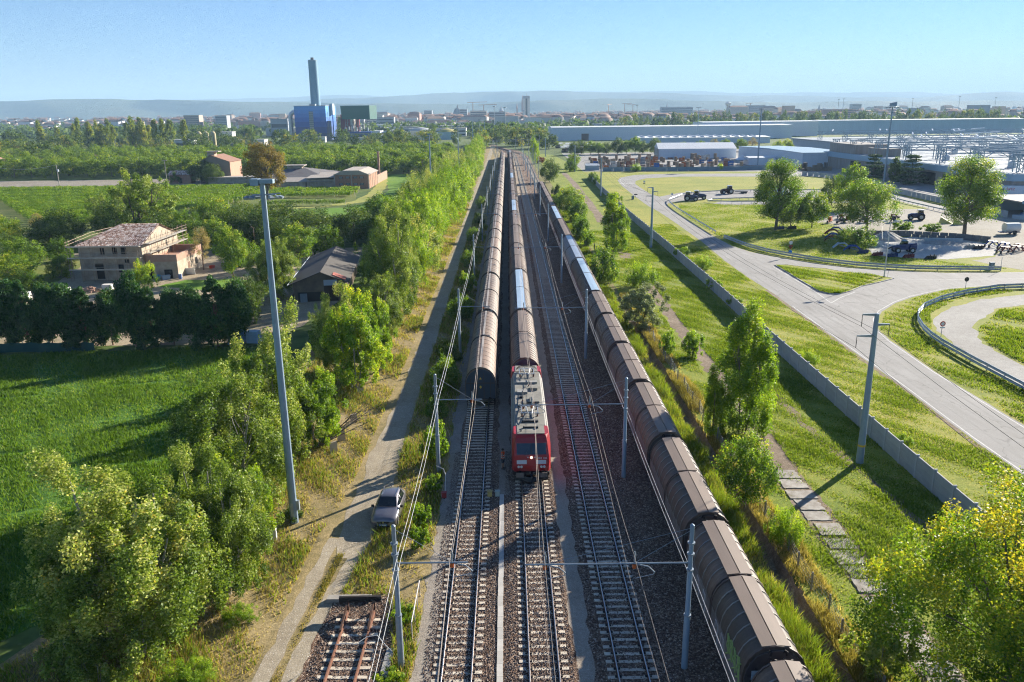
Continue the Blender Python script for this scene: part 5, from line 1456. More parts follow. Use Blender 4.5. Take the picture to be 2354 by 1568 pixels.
# clustered: drop by coarse noise
cl = np.sin(ang_x * .011 + np.sin(ang_y * .006) * 2) + np.sin(ang_y * .013 + 1.3 + ang_x * .004)
kp = (cl > -.55) & ~((ang_x > -280) & (ang_x < -40) & (ang_y < 1010)) & ~((ang_x > 30) & (ang_x < 330) & (ang_y < 1010)) & ~((ang_x > 330) & (ang_y < 990)); ang_x, ang_y = ang_x[kp], ang_y[kp]; nC = len(ang_x)
per = 34
rad = rngf.uniform(5, 11, nC) * (1 + ang_y / 9000); hh = rngf.uniform(8, 17, nC)
u = rngf.normal(size=(nC, per, 3)); u /= np.linalg.norm(u, axis=2, keepdims=True)
P = np.stack([ang_x, ang_y, hh * .5], 1)[:, None] + u * np.stack([rad, rad, hh * .5], 1)[:, None] * rngf.uniform(.6, 1, (nC, per, 1))
P = P.reshape(-1, 3)
Vf, Ff = leaves(rngf, P, 5.5, u.reshape(-1, 3) * .8, aspect=.9)
tint = np.clip(.42 + np.repeat(rngf.normal(0, .16, nC), per) + rngf.normal(0, .1, nC * per), 0, 1)
o = mesh_obj('distant_woods', np_mesh('distant_woods', Vf, Ff, lm['far'], tint))
tag(o, 'distant woods and hedgerows scattered across the plain', 'woods', kind='stuff')
# ------------------------------------------------------------------ grasses
def inside(poly, X, Y):
    c = np.zeros(len(X), bool); n = len(poly); j = n - 1
    for i in range(n):
        xi, yi = poly[i]; xj, yj = poly[j]
        k = ((yi > Y) != (yj > Y)) & (X < (xj - xi) * (Y - yi) / (yj - yi + 1e-12) + xi)
        c ^= k; j = i
    return c


def grass(name, label, poly, n, h, w, mat, seed, holes=(), patch=.5, dens=None, tint0=.45, tall=1.0, kind='stuff', cat='grass'):
    """single bent blades, in tufts, over a patch of ground"""
    rng = np.random.default_rng(seed)
    xs = [p[0] for p in poly]; ys = [p[1] for p in poly]
    # more blades near the camera
    N = int(n * 2.2)
    yn = ys_min = min(ys); ym = max(ys)
    u = rng.random(N)
    Y = yn + (ym - yn) * u ** 1.25
    X = rng.uniform(min(xs), max(xs), N)
    nt = max(30, N // 14)
    k = inside(poly, X, Y)
    for hpoly in holes: k &= ~inside(hpoly, X, Y)
    f = np.sin(X * .55 + 1.7 * np.sin(Y * .31)) + np.sin(Y * .43 + 1.3 * np.sin(X * .37)) + .8 * np.sin(X * 1.9 + Y * 1.3)
    k &= rng.random(N) < np.clip(.62 + patch * f * .35, .06, 1)
    X, Y, f = X[k][:n], Y[k][:n], f[k][:n]
    m = len(X)
    dist = np.maximum(1, Y / 50)
    a = rng.uniform(0, 6.28, m); H = h * rng.uniform(.45, 1.3, m) * (1 + .25 * f * patch) ; Wd = w * rng.uniform(.7, 1.4, m) * dist ** .5
    H = np.maximum(H, h * .25)
    lean = rng.normal(0, .38, (m, 2)) * H[:, None]
    dx, dy = np.cos(a) * Wd / 2, np.sin(a) * Wd / 2
    V = np.empty((m, 3, 3))
    V[:, 0] = np.stack([X - dx, Y - dy, np.zeros(m)], 1); V[:, 1] = np.stack([X + dx, Y + dy, np.zeros(m)], 1)
    V[:, 2] = np.stack([X + lean[:, 0], Y + lean[:, 1], H], 1)
    F = (np.arange(m) * 3)[:, None] + np.arange(3)[None]
    tint = np.clip(tint0 - .10 * f * patch + rng.normal(0, .17, m), 0, 1)
    o = mesh_obj(name, np_mesh(name, V.reshape(-1, 3), F, lm[mat], tint))
    return tag(o, label, cat, kind=kind)


field_poly = [(-27, 28), (-28.3, 37), (-25.0, 41), (-22, 60), (-24, 80), (-29, 94.2), (-41, 94), (-62, 92), (-78, 92), (-60, 60), (-44, 34)]
grass('crop', 'dense green crop covering the left field', field_poly, 175000, .30, .085, 'alfalfa', 1, holes=[[(x, y), (x + l, y + l * .22), (x + l, y + l * .22 + w), (x, y + w)] for x, y, l, w in ((-33, 60, 4, .5), (-30, 66, 3, .45), (-38, 70, 5, .5), (-29, 74, 2.4, .6), (-45, 62, 4, .5), (-36, 52, 3, .4), (-42, 80, 6, .6), (-54, 76, 6, .6))], patch=.55, tint0=.55, cat='crop')
road_hole = [(-13.6, 20), (-13.2, 48), (-12.5, 52), (-12.2, 60), (-11.9, 100), (-11.9, 300), (-9.3, 300), (-9.2, 60), (-8.6, 55), (-9.4, 48), (-10.6, 38), (-11.0, 20)]
mid_strip = [(-12.3, 26), (-12.2, 34), (-11.8, 40), (-11.3, 46), (-10.9, 46), (-11.2, 42), (-11.6, 38), (-11.8, 34), (-12.0, 26)]
verge_poly = [(-5.2, 27), (-5.2, 200), (-14, 260), (-20, 260), (-22, 110), (-23.5, 60), (-23.5, 42), (-27, 34), (-28, 27)]
grass('dry_grass', 'dry straw-coloured grass on the verge beside the dirt road', verge_poly, 175000, .30, .055, 'dry', 2, holes=[road_hole, [(-11.2, 26), (-11.0, 36), (-10.4, 41.4), (-7.2, 41.4), (-6.4, 36), (-6.4, 26)]], patch=.8, tint0=.45)
grass('grass', 'thin grass between the two ruts of the dirt road', mid_strip, 7000, .16, .04, 'dry', 3, patch=.6, tint0=.3)
grass('weeds', 'green weeds scattered over the left verge', verge_poly, 45000, .42, .075, 'grass', 4, holes=[road_hole, [(-11.2, 26), (-11.0, 36), (-10.4, 41.4), (-7.2, 41.4), (-6.4, 36), (-6.4, 26)]], patch=1.5, tint0=.6, cat='weeds')
grass('bank_grass', 'tall yellow-green grass on the bank between right train and ditch', [(13.7, 26), (15.95, 26), (15.95, 110), (16.8, 220), (13.9, 240), (13.5, 110)], 80000, .62, .06, 'grass', 5, patch=.8, tint0=.58)
grass('dry_bank_grass', 'dry reddish grass on the bank of the ditch', [(13.6, 26), (15.95, 26), (15.95, 110), (13.5, 110)], 20000, .42, .05, 'dry', 6, patch=1.0, tint0=.4)
slab_hole = [(20.35, 20), (20.35, 57.2), (20.9, 66), (21.3, 103), (21.8, 130), (23.7, 130), (23.2, 103), (23.0, 66), (22.55, 57.2), (22.6, 20)]
grass('grass', 'green grass of the strip between ditch and concrete wall', [(17.25, 26), (31.2, 26), (31.3, 110), (32, 190), (18, 190), (17.3, 110)], 185000, .14, .065, 'grass', 7, holes=[slab_hole], patch=.9, tint0=.55)
grass('dry_fence_grass', 'dry grass along the wire fence above the ditch', [(17.0, 26), (18.9, 26), (18.9, 120), (17.1, 120)], 40000, .45, .05, 'dry', 8, patch=.9, tint0=.4)
grass('grass', 'short grass between the concrete wall and the road', [(31.6, 40), (39.4, 40), (40.2, 100), (41, 200), (33.2, 200), (32, 110)], 100000, .12, .07, 'grass', 9, patch=.9, tint0=.62)
grass('grass', 'grass between the road and the near guard rail', [(46.2, 56), (51.6, 56), (51.8, 82), (52.6, 92), (54.6, 99), (58.4, 107), (66, 114.5), (78, 120), (78, 124), (69, 121.8), (61, 116.6), (52.6, 108), (47.8, 98.8), (46.6, 87)], 75000, .18, .07, 'grass', 10, patch=.9, tint0=.6)
grass('grass', 'grass inside the gravel loop at the right edge', [(57.2, 56), (57, 83), (57.8, 93), (60.3, 98.6), (68.9, 108.4), (75, 110.6), (85, 111), (85, 80)], 50000, .26, .08, 'grass', 11, patch=1.0, tint0=.62)
grass('grass', 'tall grass and weeds on the traffic island', island_poly, 30000, .26, .07, 'grass', 12, patch=1.1, tint0=.6)
grass('grass', 'mown grass of the meadow around the machinery yard', [(47.2, 166), (51.5, 154.5), (60, 143), (76, 138), (88, 138), (80, 147), (71, 152), (73, 166), (80, 182), (80, 240), (52, 246), (48, 220)], 70000, .13, .07, 'grass', 13, patch=.6, tint0=.6)
grass('weeds', 'weeds growing through the joints of the broken slab path', [(20.4, 26), (22.5, 26), (22.5, 57), (20.4, 57)], 4200, .16, .07, 'grass', 14, patch=1.4, tint0=.6, cat='weeds')
# ------------------------------------------------------------------ catenary
galv = plain('galvanised_pole', (.30, .345, .38), .5, metal=.35, col2=(.22, .26, .29), scale=2.5, amt=.6)
galv_b = plain('painted_pole_blue_grey', (.26, .34, .41), .5, metal=.25, col2=(.19, .26, .32), scale=2.0, amt=.6)
wire_m = plain('catenary_wire', (.20, .17, .15), .5, metal=.6)
cable_m = plain('pale_cable', (.50, .50, .49), .5)
orange = plain('insulator_orange', (.60, .13, .03), .5)
porc = plain('porcelain_white', (.75, .75, .73), .25, spec=.6)
PL = [34.9, 58.2, 89.0, 131.0, 176.0, 221.0, 266.0, 311.0, 356.0, 401.0, 446.0, 491.0]
PR = [34.6, 56.8, 88.0, 130.3, 175.0, 220.0, 265.0, 310.0, 355.0, 400.0, 445.0, 490.0]


def cat_pole(side, boom_to, wires, label, x, y, rot=0):
    t = thing('catenary_pole', label, 'catenary pole', (x, y, 0), 0, 'catenary poles left of the tracks' if side < 0 else 'catenary poles right of the empty track')
    m = MB(); m.lathe([(.17, -.1), (.165, 3.1), (.135, 3.16), (.135, 5.7), (.115, 5.76), (.11, 8.15), (.04, 8.22)], 12); q = m.build('mast', galv if side < 0 else galv_b, t, smooth=True)
    for z in (3.13, 5.73, 6.6, 7.2):
        c = MB(); c.lathe([(.19, z - .04), (.19, z + .04)], 10); c.build('clamp', galv, q)
    m = MB(); m.path([(.0, 0, 6.1), (boom_to - x, 0, 6.1)], .045, 8); m.build('boom', galv, t)
    m = MB(); m.path([(0, 0, 8.0), ((wires[-1] - x) * .98, 0, 6.15)], .012, 5); m.build('stay_wire', galv, t)
    if len(wires) > 1:
        m = MB(); m.path([(0, 0, 7.9), ((wires[0] - x) * .98, 0, 6.15)], .012, 5); m.build('stay_wire', galv, t)
    for w in wires:
        d = w - x
        i_ = MB(); i_.bb(d - .09, d + .09, -.07, .07, 5.84, 6.05); i_.build('insulator', orange, t)
        i_ = MB(); i_.path([(d, 0, 6.13), (d + .02, .06, 6.5), (d, .02, 6.75)], [.035, .06, .03], 7); i_.build('wire_holder', galv, t)
        r_ = MB(); r_.path([(d + .12, 0, 6.05), (d + .7, -.02, 5.92), (d + 1.0, -.03, 5.62), (d + .95, -.03, 5.5)], .033, 7); r_.path([(d + .95, -.03, 5.5), (d + .05, -.03, 5.28)], .016, 6); r_.build('registration_arm', galv, t)
    return t


for i, y in enumerate(PL):
    cat_pole(-1, -2.2, [-3.0], 'grey catenary pole left of the left track, %s from the camera' % ordinal(i), -5.8, y)
for i, y in enumerate(PR):
    cat_pole(1, .6, [6.0, 1.6], 'blue-grey catenary pole right of the empty track, %s from the camera' % ordinal(i), 8.75, y)


def wire(name, label, pts, r_, mat, cat='wire', group=None):
    m = MB(); m.path(pts, r_, 5, cap=True); o = m.build(name, mat)
    return tag(o, label, cat, group)


def spans(ys, x, z_at, sag, stag=0.0, first=8.0):
    P = [(x, first, z_at - .1)]
    for a, b in zip([first] + ys, ys):
        pass
    out = []
    ks = [first] + ys
    for i in range(len(ks) - 1):
        for j in range(6):
            f = j / 6; y = ks[i] + (ks[i + 1] - ks[i]) * f
            out.append((x + stag * ((-1) ** i) * (1 - 2 * f), y, z_at - sag * 4 * f * (1 - f)))
    out.append((x + stag * ((-1) ** (len(ks) - 1)), ks[-1], z_at))
    return out


for x, ys, nm in ((-3.0, PL, 'left track'), (1.6, PR, 'middle track with the locomotive'), (6.0, PR, 'empty track')):
    wire('contact_wire', 'thin contact wire above the %s' % nm, spans(ys, x, 5.25, .02, .2), .012, wire_m, group='overhead wires')
    wire('carrier_wire', 'upper carrier wire above the %s' % nm, spans(ys, x + .05, 6.6, .45, .1), .013, wire_m, group='overhead wires')
    m = MB()
    for i in range(len(ys) - 1):
        for j in range(1, 4):
            f = j / 4; y = ys[i] + (ys[i + 1] - ys[i]) * f; m.path([(x, y, 5.25), (x + .04, y, 6.6 - .45 * 4 * f * (1 - f))], .006, 4)
for dx in (-.10, .10):
    wire('feeder_cable', '%s of the two pale feeder cables along the left poles' % ('left' if dx < 0 else 'right'), spans(PL, -5.62 + dx, 6.35, .38), .013, cable_m, 'cable', 'pale feeder cables')
    wire('feeder_cable', '%s of the two pale feeder cables along the right poles' % ('left' if dx < 0 else 'right'), spans(PR, 9.0 + dx, 5.0, .22), .014, cable_m, 'cable', 'pale feeder cables')
# guy lines of the nearest left pole
m = MB(); m.path([(-5.85, 34.8, 7.3), (-6.7, 40.6, .1)], .014, 5); m.path([(-5.85, 34.8, 6.4), (-6.9, 39.4, .1)], .014, 5)
for k in range(4): m.path([(-6.25 - .05 * k, 37.5 + .35 * k, 4.0 - .42 * k), (-6.28 - .05 * k, 37.72 + .35 * k, 3.72 - .42 * k)], .03, 5)
tag(m.build('guy_wire', cable_m), 'pair of guy wires from the nearest left catenary pole to the ground', 'guy wire')

# signal bridge over the bend
sg = thing('signal_gantry', 'grey lattice gantry spanning the tracks at the far bend', 'gantry', (0, 590, 0))
for x in (-7.5, 22):
    m = MB(); 
    for dx in (-.4, .4):
        for dy in (-.4, .4): m.bar((x + dx, dy, 0), (x + dx, dy, 8.2), .12)
    for k in range(6): m.bar((x - .4, -.4, k * 1.35), (x + .4, -.4, k * 1.35 + 1.2), .08)
    m.build('leg', galv, sg)
m = MB()
for z in (7.4, 8.4): m.bar((-8, -.4, z), (22.5, -.4, z), .14)
for k in range(24): m.bar((-8 + k * 1.27, -.4, 7.4 if k % 2 else 8.4), (-8 + (k + 1) * 1.27, -.4, 8.4 if k % 2 else 7.4), .09)
m.build('beam', galv, sg)
for i, (x, y, h) in enumerate([(14, 440, 11), (15.5, 470, 11), (13, 500, 10.5), (15, 530, 10), (16, 560, 12), (19, 575, 12), (23, 585, 12), (12.5, 415, 10), (13, 385, 9.5), (13.2, 350, 9), (-8.5, 530, 9.5), (-9.5, 560, 9.5), (-11, 600, 10), (10.5, 600, 10), (6, 620, 10)]):
    m = MB(); m.lathe([(.15, -.1), (.12, h * .6), (.1, h)], 8); m.bar((0, 0, h * .78), (-2.2 if x > 0 else 2.2, 0, h * .78), .09)
    tag(m.build('far_pole', galv, None, loc=(x, y, 0)), 'slim overhead line pole near the far bend, %s of the cluster' % ordinal(i), 'pole', 'overhead line poles at the bend')

# ------------------------------------------------------------------ floodlight masts
def flood_mast(x, y, h, label, crown='flat', rbase=.29):
    t = thing('floodlight_mast', label, 'light mast', (x, y, 0), 0, 'floodlight masts')
    m = MB(); m.lathe([(rbase, -.1), (rbase * .93, h * .2), (rbase * .78, h * .55), (rbase * .55, h)], 12); q = m.build('pole', galv_b, t)
    if y < 100:
        d = MB(); d.bb(-.09, .09, -rbase - .03, -rbase + .06, .5, 1.6); d.build('hatch', galv, q)
        d = MB(); d.bb(rbase - .05, rbase + .16, -.12, .12, 1.0, 1.7); d.build('switch_box', galv, q)
    if crown == 'flat':
        c = MB(); c.bb(-.68, -.16, -.3, .3, h - .1, h + .3); c.build('winch_housing', galv_b, t)
        c = MB(); c.bb(-.15, .72, -.22, .22, h + .02, h + .28); c.build('winch_housing', galv_b, t)
        c = MB(); c.path([(-1.0, -.3, h - .75), (1.05, .1, h - .6)], .04, 6); c.path([(-.8, .4, h - .7), (.9, -.4, h - .65)], .04, 6); c.build('light_ring', galv, t)
        for k, (dx, dy) in enumerate([(-.95, -.35), (-.6, -.4), (-.5, .4), (.6, -.4), (.9, .1), (1.05, .2), (.3, .45)]):
            c = MB(); c.box((dx, dy, h - .84), (.32, .26, .12), .3 * k, .3); c.build('floodlight', galv, t)
    else:
        c = MB(); c.lathe([(1.6, h - .3), (1.75, h - .2), (1.6, h - .1)], 12, cap=True); c.build('light_ring', galv, t)
        for k in range(8):
            a = k * math.pi / 4; c = MB(); c.box((2.1 * math.cos(a), 2.1 * math.sin(a), h - .3), (.75, .6, .3), a, 0, .35); c.build('floodlight', galv, t)
        if crown == 'box':
            c = MB(); c.prism([(-.9, h + .1), (1.2, h + .1), (1.2, h + 1.7), (-.9, h + 1.2)], -.8, .8, 'y'); c.build('camera_housing', galv_b, t)
    return t


flood_mast(-15.25, 50.3, 23.4, 'tall tapered floodlight mast in the left foreground')
for i, (x, y, h) in enumerate([(-24.5, 258, 21), (-20.5, 342, 21.8), (-23.5, 560, 21.4), (-22, 648, 22), (-24, 760, 22.5), (-24, 880, 23)]):
    flood_mast(x, y, h, 'distant floodlight mast rising from the poplar row, %s beyond the near mast' % ordinal(i), rbase=.30)
flood_mast(147.1, 315.7, 28.0, 'tall floodlight mast with box on top in front of the factory', 'box', .42)
flood_mast(127.4, 414.2, 28.0, 'tall floodlight mast beside the white tent hall', 'ring', .4)
flood_mast(176.0, 760, 30.0, 'distant floodlight mast in front of the long white hall', 'ring', .4)

# ------------------------------------------------------------------ power poles right, with the line between them
pp = [(28.1, 58.9, 12.4), (29.7, 165.2, 12.4), (31.2, 271, 12.4), (31.9, 386, 12.2), (24.2, 521, 11.8)]
names = ['near power pole with three insulator arms in front of the concrete wall', 'second power pole with insulator arms along the concrete wall', 'third power pole along the wall near the road bend', 'fourth power pole at the end of the wall', 'farthest power pole by the pallet yard']
for i, (x, y, h) in enumerate(pp):
    t = thing('power_pole', names[i], 'power pole', (x, y, 0), 0, 'power poles along the wall')
    m = MB(); m.lathe([(.30, -.1), (.28, 1.0), (.165, h)], 14); m.build('pole', galv_b, t, smooth=True)
    if i == 0:
        m = MB(); m.lathe([(.285, 1.45), (.283, 1.62)], 14, cap=False); m.build('yellow_band', plain('yellow_band', (.72, .45, .03), .6), t)
    for (dx, z) in ((-1.1, h - .06), (1.05, h - .85), (-1.35, h - 1.75)):
        a = MB(); a.prism([(0, z - .13), (0, z + .09), (dx, z + .05), (dx, z - .05)], -.06, .06, 'y'); a.build('cross_arm', galv, t)
        s = MB(); s.path([(dx, 0, z - .05), (dx, 0, z - .35)], .022, 6); s.path([(dx, 0, z - .35), (dx, 0, z - .95)], .03, 6); st_ = s.build('hanger', dark_iron, t)
        for k in range(3):
            d = MB(); d.lathe([(.03, z - .50 - k * .17), (.13, z - .47 - k * .17), (.10, z - .42 - k * .17), (.03, z - .40 - k * .17)], 10); d.build('insulator_disc', porc, st_)
for k, (dx, dz) in enumerate(((-1.1, -1.0), (1.05, -1.8), (-1.35, -2.7))):
    pts = [(31.0 + dx, -30, 9.0)]
    ends = [(26.4 + dx, -40, 12.2 + dz)] + [(x + dx, y, h + dz) for x, y, h in pp]
    pts = []
    for a, b in zip(ends, ends[1:]):
        for j in range(8):
            f = j / 8; pts.append(tuple(a[i] + (b[i] - a[i]) * f - (0 if i < 2 else 1.4 * 4 * f * (1 - f)) for i in range(3)))
    pts.append(ends[-1])
    wire('power_line', '%s wire of the power line along the wall' % ['upper left', 'right', 'lower left'][k], pts, .014, dark_iron, 'wire', 'power line wires')

# ------------------------------------------------------------------ concrete plank wall
wall_c = plain('wall_concrete', (.44, .445, .44), .9, col2=(.33, .33, .325), scale=1.3, amt=.7, bump=.2, rnd=.08)
post_c = plain('wall_post_concrete', (.50, .50, .49), .9, scale=2, bump=.2)
wall = thing('concrete_wall', 'long grey precast concrete wall between the grass strip and the road', 'wall', (0, 0, 0))
wy = [45.6 + k * 2.62 for k in range(115)]
def wx(y): return np.interp(y, [40, 60, 90, 112, 125, 160, 213, 288, 345], [31.2, 31.2, 31.45, 32.0, 32.2, 32.4, 32.4, 33.4, 34.6])
plank = MB().bb(-.045, .045, .055, 2.565, 0, .595).mesh('plank'); plank.materials.append(wall_c)
panel = MB().bb(-.045, .045, .055, 2.565, 0, 1.80).mesh('panel'); panel.materials.append(wall_c)
postm = MB(); postm.bb(-.11, .11, -.075, .075, -.1, 1.88); postm.bb(-.09, .13, -.055, .055, 1.88, 1.95); postm = postm.mesh('post'); postm.materials.append(post_c)
for k, y in enumerate(wy):
    x0_, x1_ = wx(y), wx(y + 2.62); a = math.atan2(-(x1_ - x0_), 2.62)
    mesh_obj('post', postm, None, wall, (x0_, y, 0), a)
    if y < 170:
        for j in range(3): mesh_obj('plank', plank, None, wall, (x0_, y, .02 + j * .605), a)
    else: mesh_obj('panel', panel, None, wall, (x0_, y, 0), a)

# wire fence on the ditch edge
fence = thing('wire_fence', 'low wire fence with grey posts along the ditch', 'fence', (0, 0, 0))
fpost = MB(); fpost.bb(-.045, .045, -.045, .045, -.2, 1.25); fpost = fpost.mesh('post'); fpost.materials.append(plain('fence_post', (.26, .24, .21), .9, col2=(.15, .14, .12), scale=4))
fy = [30 + 2.25 * k for k in range(32)] + [160, 162.6, 165.3, 168, 170.8, 173.5, 176]
for y in fy: mesh_obj('post', fpost, None, fence, (17.75 + .12 * math.sin(y), y, 0), 0)
wm = MB()
for z in (.25, .5, .75, 1.0, 1.18): wm.path([(17.75 + .12 * math.sin(y), y, z) for y in fy[:32]], .006, 4)
for k in range(300): wm.path([(17.72, 30 + k * .233, .2), (17.72, 30.1 + k * .233, 1.15)], .004, 3, cap=False)
tag(wm.build('wire_mesh', galv, fence), kind='stuff')

# ------------------------------------------------------------------ guard rails
steel_g = plain('guard_rail_steel', (.44, .48, .52), .38, metal=.6, col2=(.34, .37, .40), scale=1.5, amt=.6)
def guard_rail(label, pts, z=.72, step=2.6, two=False):
    t = thing('guard_rail', label, 'guard rail')
    V = [Vector(p) for p in pts]; D = []
    for a, b in zip(V, V[1:]):
        k = max(1, int((b - a).length / 1.0)); D += [a.lerp(b, j / k) for j in range(k)]
    D.append(V[-1])
    prof = [(.0, -.16), (.06, -.13), (.06, -.06), (.01, 0), (.06, .06), (.06, .13), (.0, .16), (-.02, .16), (.03, .12), (.03, .07), (-.02, 0), (.03, -.07), (.03, -.12), (-.02, -.16)]
    for zz in ((z, z - .42) if two else (z,)):
        sweep([(p.x, p.y) for p in D], [(u, w + zz + .075) for u, w in prof], 'rail_beam', steel_g, t)
    acc = 0; last = D[0]; pm = MB().bb(-.05, .05, -.05, .05, -.1, z + .1).mesh('post'); pm.materials.append(steel_g)
    mesh_obj('post', pm, None, t, (D[0].x - .09, D[0].y, 0))
    for a, b in zip(D, D[1:]):
        acc += (b - a).length
        if acc >= step:
            acc = 0; d = (b - a).normalized(); mesh_obj('post', pm, None, t, (b.x - d.y * .09, b.y + d.x * .09, 0), math.atan2(d.y, d.x))
    return t
guard_rail('long curved guard rail beside the gravel loop at the right edge', [(90, 122.0), (80.4, 121.9), (76.4, 121.4), (70, 118.4), (63.9, 114.4), (59.1, 110), (56.3, 106.2), (54.4, 102.4), (53, 98.2), (52.2, 94.6), (51.8, 91.2), (51.6, 85), (51.6, 78.7), (51.6, 60)], two=True)
guard_rail('guard rail between the upper road and the machinery yard', [(47.9, 176), (49.4, 164.4), (51.4, 157.5), (54.6, 151.6), (58.3, 146.2), (62.9, 141.8), (66.9, 139.6), (71.6, 137.8), (75.2, 137.2), (79, 136.8), (85.5, 135.9)], two=True)
guard_rail('guard rail curving round the blue tractors along the road', [(53, 258), (50.8, 253), (49.6, 247), (48.9, 240), (48.3, 229), (47.8, 199), (47.6, 182)])
guard_rail('oval guard rail loop in the meadow beside the tractors', [(104, 245), (80, 243.5), (68, 244), (63, 246), (61.5, 248.5), (64, 251.5), (72, 253.5), (88, 254), (104, 253)])
guard_rail('guard rail behind the parked tractors', [(53, 258), (58, 268), (66, 275), (76, 278.6), (95, 279), (112, 276)])
guard_rail('guard rail along the service road by the factory fence', [(118.6, 205), (118.9, 239), (120.6, 262), (126, 296)])

# ------------------------------------------------------------------ signs and lamp
grey_sign = plain('sign_back', (.05, .05, .05), .6); white_s = plain('sign_white', (.7, .7, .68), .5); red_s = plain('sign_red', (.5, .04, .03), .5); blue_s = plain('sign_blue', (.02, .22, .62), .5)
def sign(label, x, y, h, plates, group='road signs'):
    t = thing('road_sign', label, 'road sign', (x, y, 0), 0, group)
    m = MB(); m.path([(0, 0, -.1), (0, 0, h)], .035, 7); m.build('post', galv, t)
    for nm, shape, z, s, mat in plates:
        m = MB()
        if shape == 'disc': m.prism([(s * math.cos(a), z + s * math.sin(a)) for a in [k * math.pi / 10 for k in range(20)]], -.06, -.045, 'y')
        elif shape == 'tri': m.prism([(-s, z + s * .7), (0, z - s), (s, z + s * .7)], -.06, -.045, 'y')
        elif shape == 'ring': m.prism([(s * math.cos(a), z + s * math.sin(a)) for a in [k * math.pi / 10 for k in range(20)]], -.075, -.062, 'y')
        else: m.prism([(-s, z - s * .3), (s, z - s * .3), (s, z + s * .3), (-s, z + s * .3)], -.06, -.045, 'y')
        m.build(nm, mat, t)
    return t
sign('dark round sign on a thin post beside the near road curve', 70.2, 119.6, 2.1, [('sign_plate', 'disc', 2.1, .36, grey_sign)])
sign('round red and white sign with a small plate beside the gravel loop', 53.6, 95.0, 1.7, [('sign_plate', 'disc', 1.75, .34, red_s), ('sign_face', 'ring', 1.75, .22, white_s), ('sub_plate', 'rect', 1.28, .3, white_s)])
sign('post with triangular and blue round signs by the yard guard rail', 54.4, 152.4, 2.9, [('sign_plate', 'disc', 2.75, .34, white_s), ('sign_plate', 'tri', 1.9, .45, red_s), ('sign_face', 'tri', 1.92, .28, white_s), ('sign_plate', 'disc', .95, .36, blue_s)])
sign('small dark sign seen from behind on the traffic island', 64.2, 132.4, 1.3, [('sign_plate', 'rect', 1.2, .35, grey_sign)])
sign('dark warning sign on the grass beside the far road bend', 41.1, 259.0, 1.7, [('sign_plate', 'rect', 1.6, .55, grey_sign)])
sign('round white sign beside the tractors', 52.9, 259.5, 1.6, [('sign_plate', 'disc', 1.5, .38, white_s)])
sign('sign post inside the far bend of the test road', 50.6, 300, 2.4, [('sign_plate', 'disc', 2.2, .4, white_s), ('sub_plate', 'rect', 1.5, .4, grey_sign)])
sign('thin white marker post at the end of the yard guard rail', 85.2, 135.6, 2.5, [('sub_plate', 'rect', 2.4, .12, white_s)])
for x, y, lb in ((40.2, 259.2, 'dark upright cabinet on the grass beside the far road bend'), (85.0, 137.9, 'blue-grey cabinet at the end of the yard guard rail')):
    t = thing('cabinet', lb, 'cabinet', (x, y, 0)); m = MB(); m.bb(-.4, .4, -.2, .2, 0, 1.15); m.build('housing', plain('cabinet_grey', (.16, .20, .24), .6), t)
    m = MB(); m.bb(-.44, .44, -.24, .24, 1.15, 1.22); m.build('lid', galv, t); m = MB(); m.bb(-.33, .33, -.215, -.2, .15, 1.05); m.build('door', plain('cabinet_door', (.20, .25, .30), .6), t)
la = thing('street_lamp', 'white twin-headed street lamp on the traffic island', 'street lamp', (63.4, 132.0, 0))
wp = plain('lamp_post_white', (.62, .60, .53), .6)
m = MB(); m.lathe([(.11, -.1), (.09, 4), (.065, 9.2)], 10); m.build('post', wp, la)
m = MB(); m.path([(-.9, 0, 9.35), (-.4, 0, 9.15), (0, 0, 9.1), (.4, 0, 9.15), (.9, 0, 9.35)], .035, 6); m.build('arm', wp, la)
for s in (-1, 1):
    m = MB(); m.prism([(s * .55, 9.2), (s * 1.45, 9.42), (s * 1.5, 9.55), (s * .95, 9.62), (s * .55, 9.42)], -.2, .2, 'y'); m.build('lamp_head', wp, la)
m = MB(); m.path([(0, 0, 7.0), (4.6, 12, 4.5), (9, 22, 5.5)], .012, 4); m.build('stay_cable', cable_m, la)

# ------------------------------------------------------------------ small things by the left track
hr = thing('hand_rail', 'white pipe handrail between the left catenary pole and the left track', 'handrail', (-5.5, 0, 0))
wpipe = plain('white_pipe', (.62, .56, .52), .5)
m = MB(); m.path([(0, 37.2, 1.05), (.0, 41.2, 1.05)], .032, 7); m.build('top_rail', wpipe, hr)
for y in (37.2, 38.5, 39.9, 41.2):
    m = MB(); m.path([(0, y, -.1), (0, y, 1.05)], .03, 7); m.build('post', wpipe, hr)
m = MB(); m.path([(-5.0, 54.8, 0), (-5.0, 55.2, 1.2), (-5.15, 55.4, 1.55), (-5.75, 55.8, 1.65)], .03, 7)
tag(m.build('bent_bar', wpipe), 'bent white bar beside the second left catenary pole', 'bar')
mk = thing('marker_post', 'white concrete marker post beside the near floodlight mast', 'marker post', (-15.95, 47.9, 0))
m = MB(); m.bb(-.13, .13, -.11, .11, -.1, 1.25); m.build('shaft', plain('marker_white', (.62, .60, .55), .85, scale=3), mk)
m = MB(); m.prism([(-.17, 1.25), (.17, 1.25), (.1, 1.34), (-.1, 1.34)], -.13, .13, 'y'); m.build('cap', MATS['marker_white'], mk)
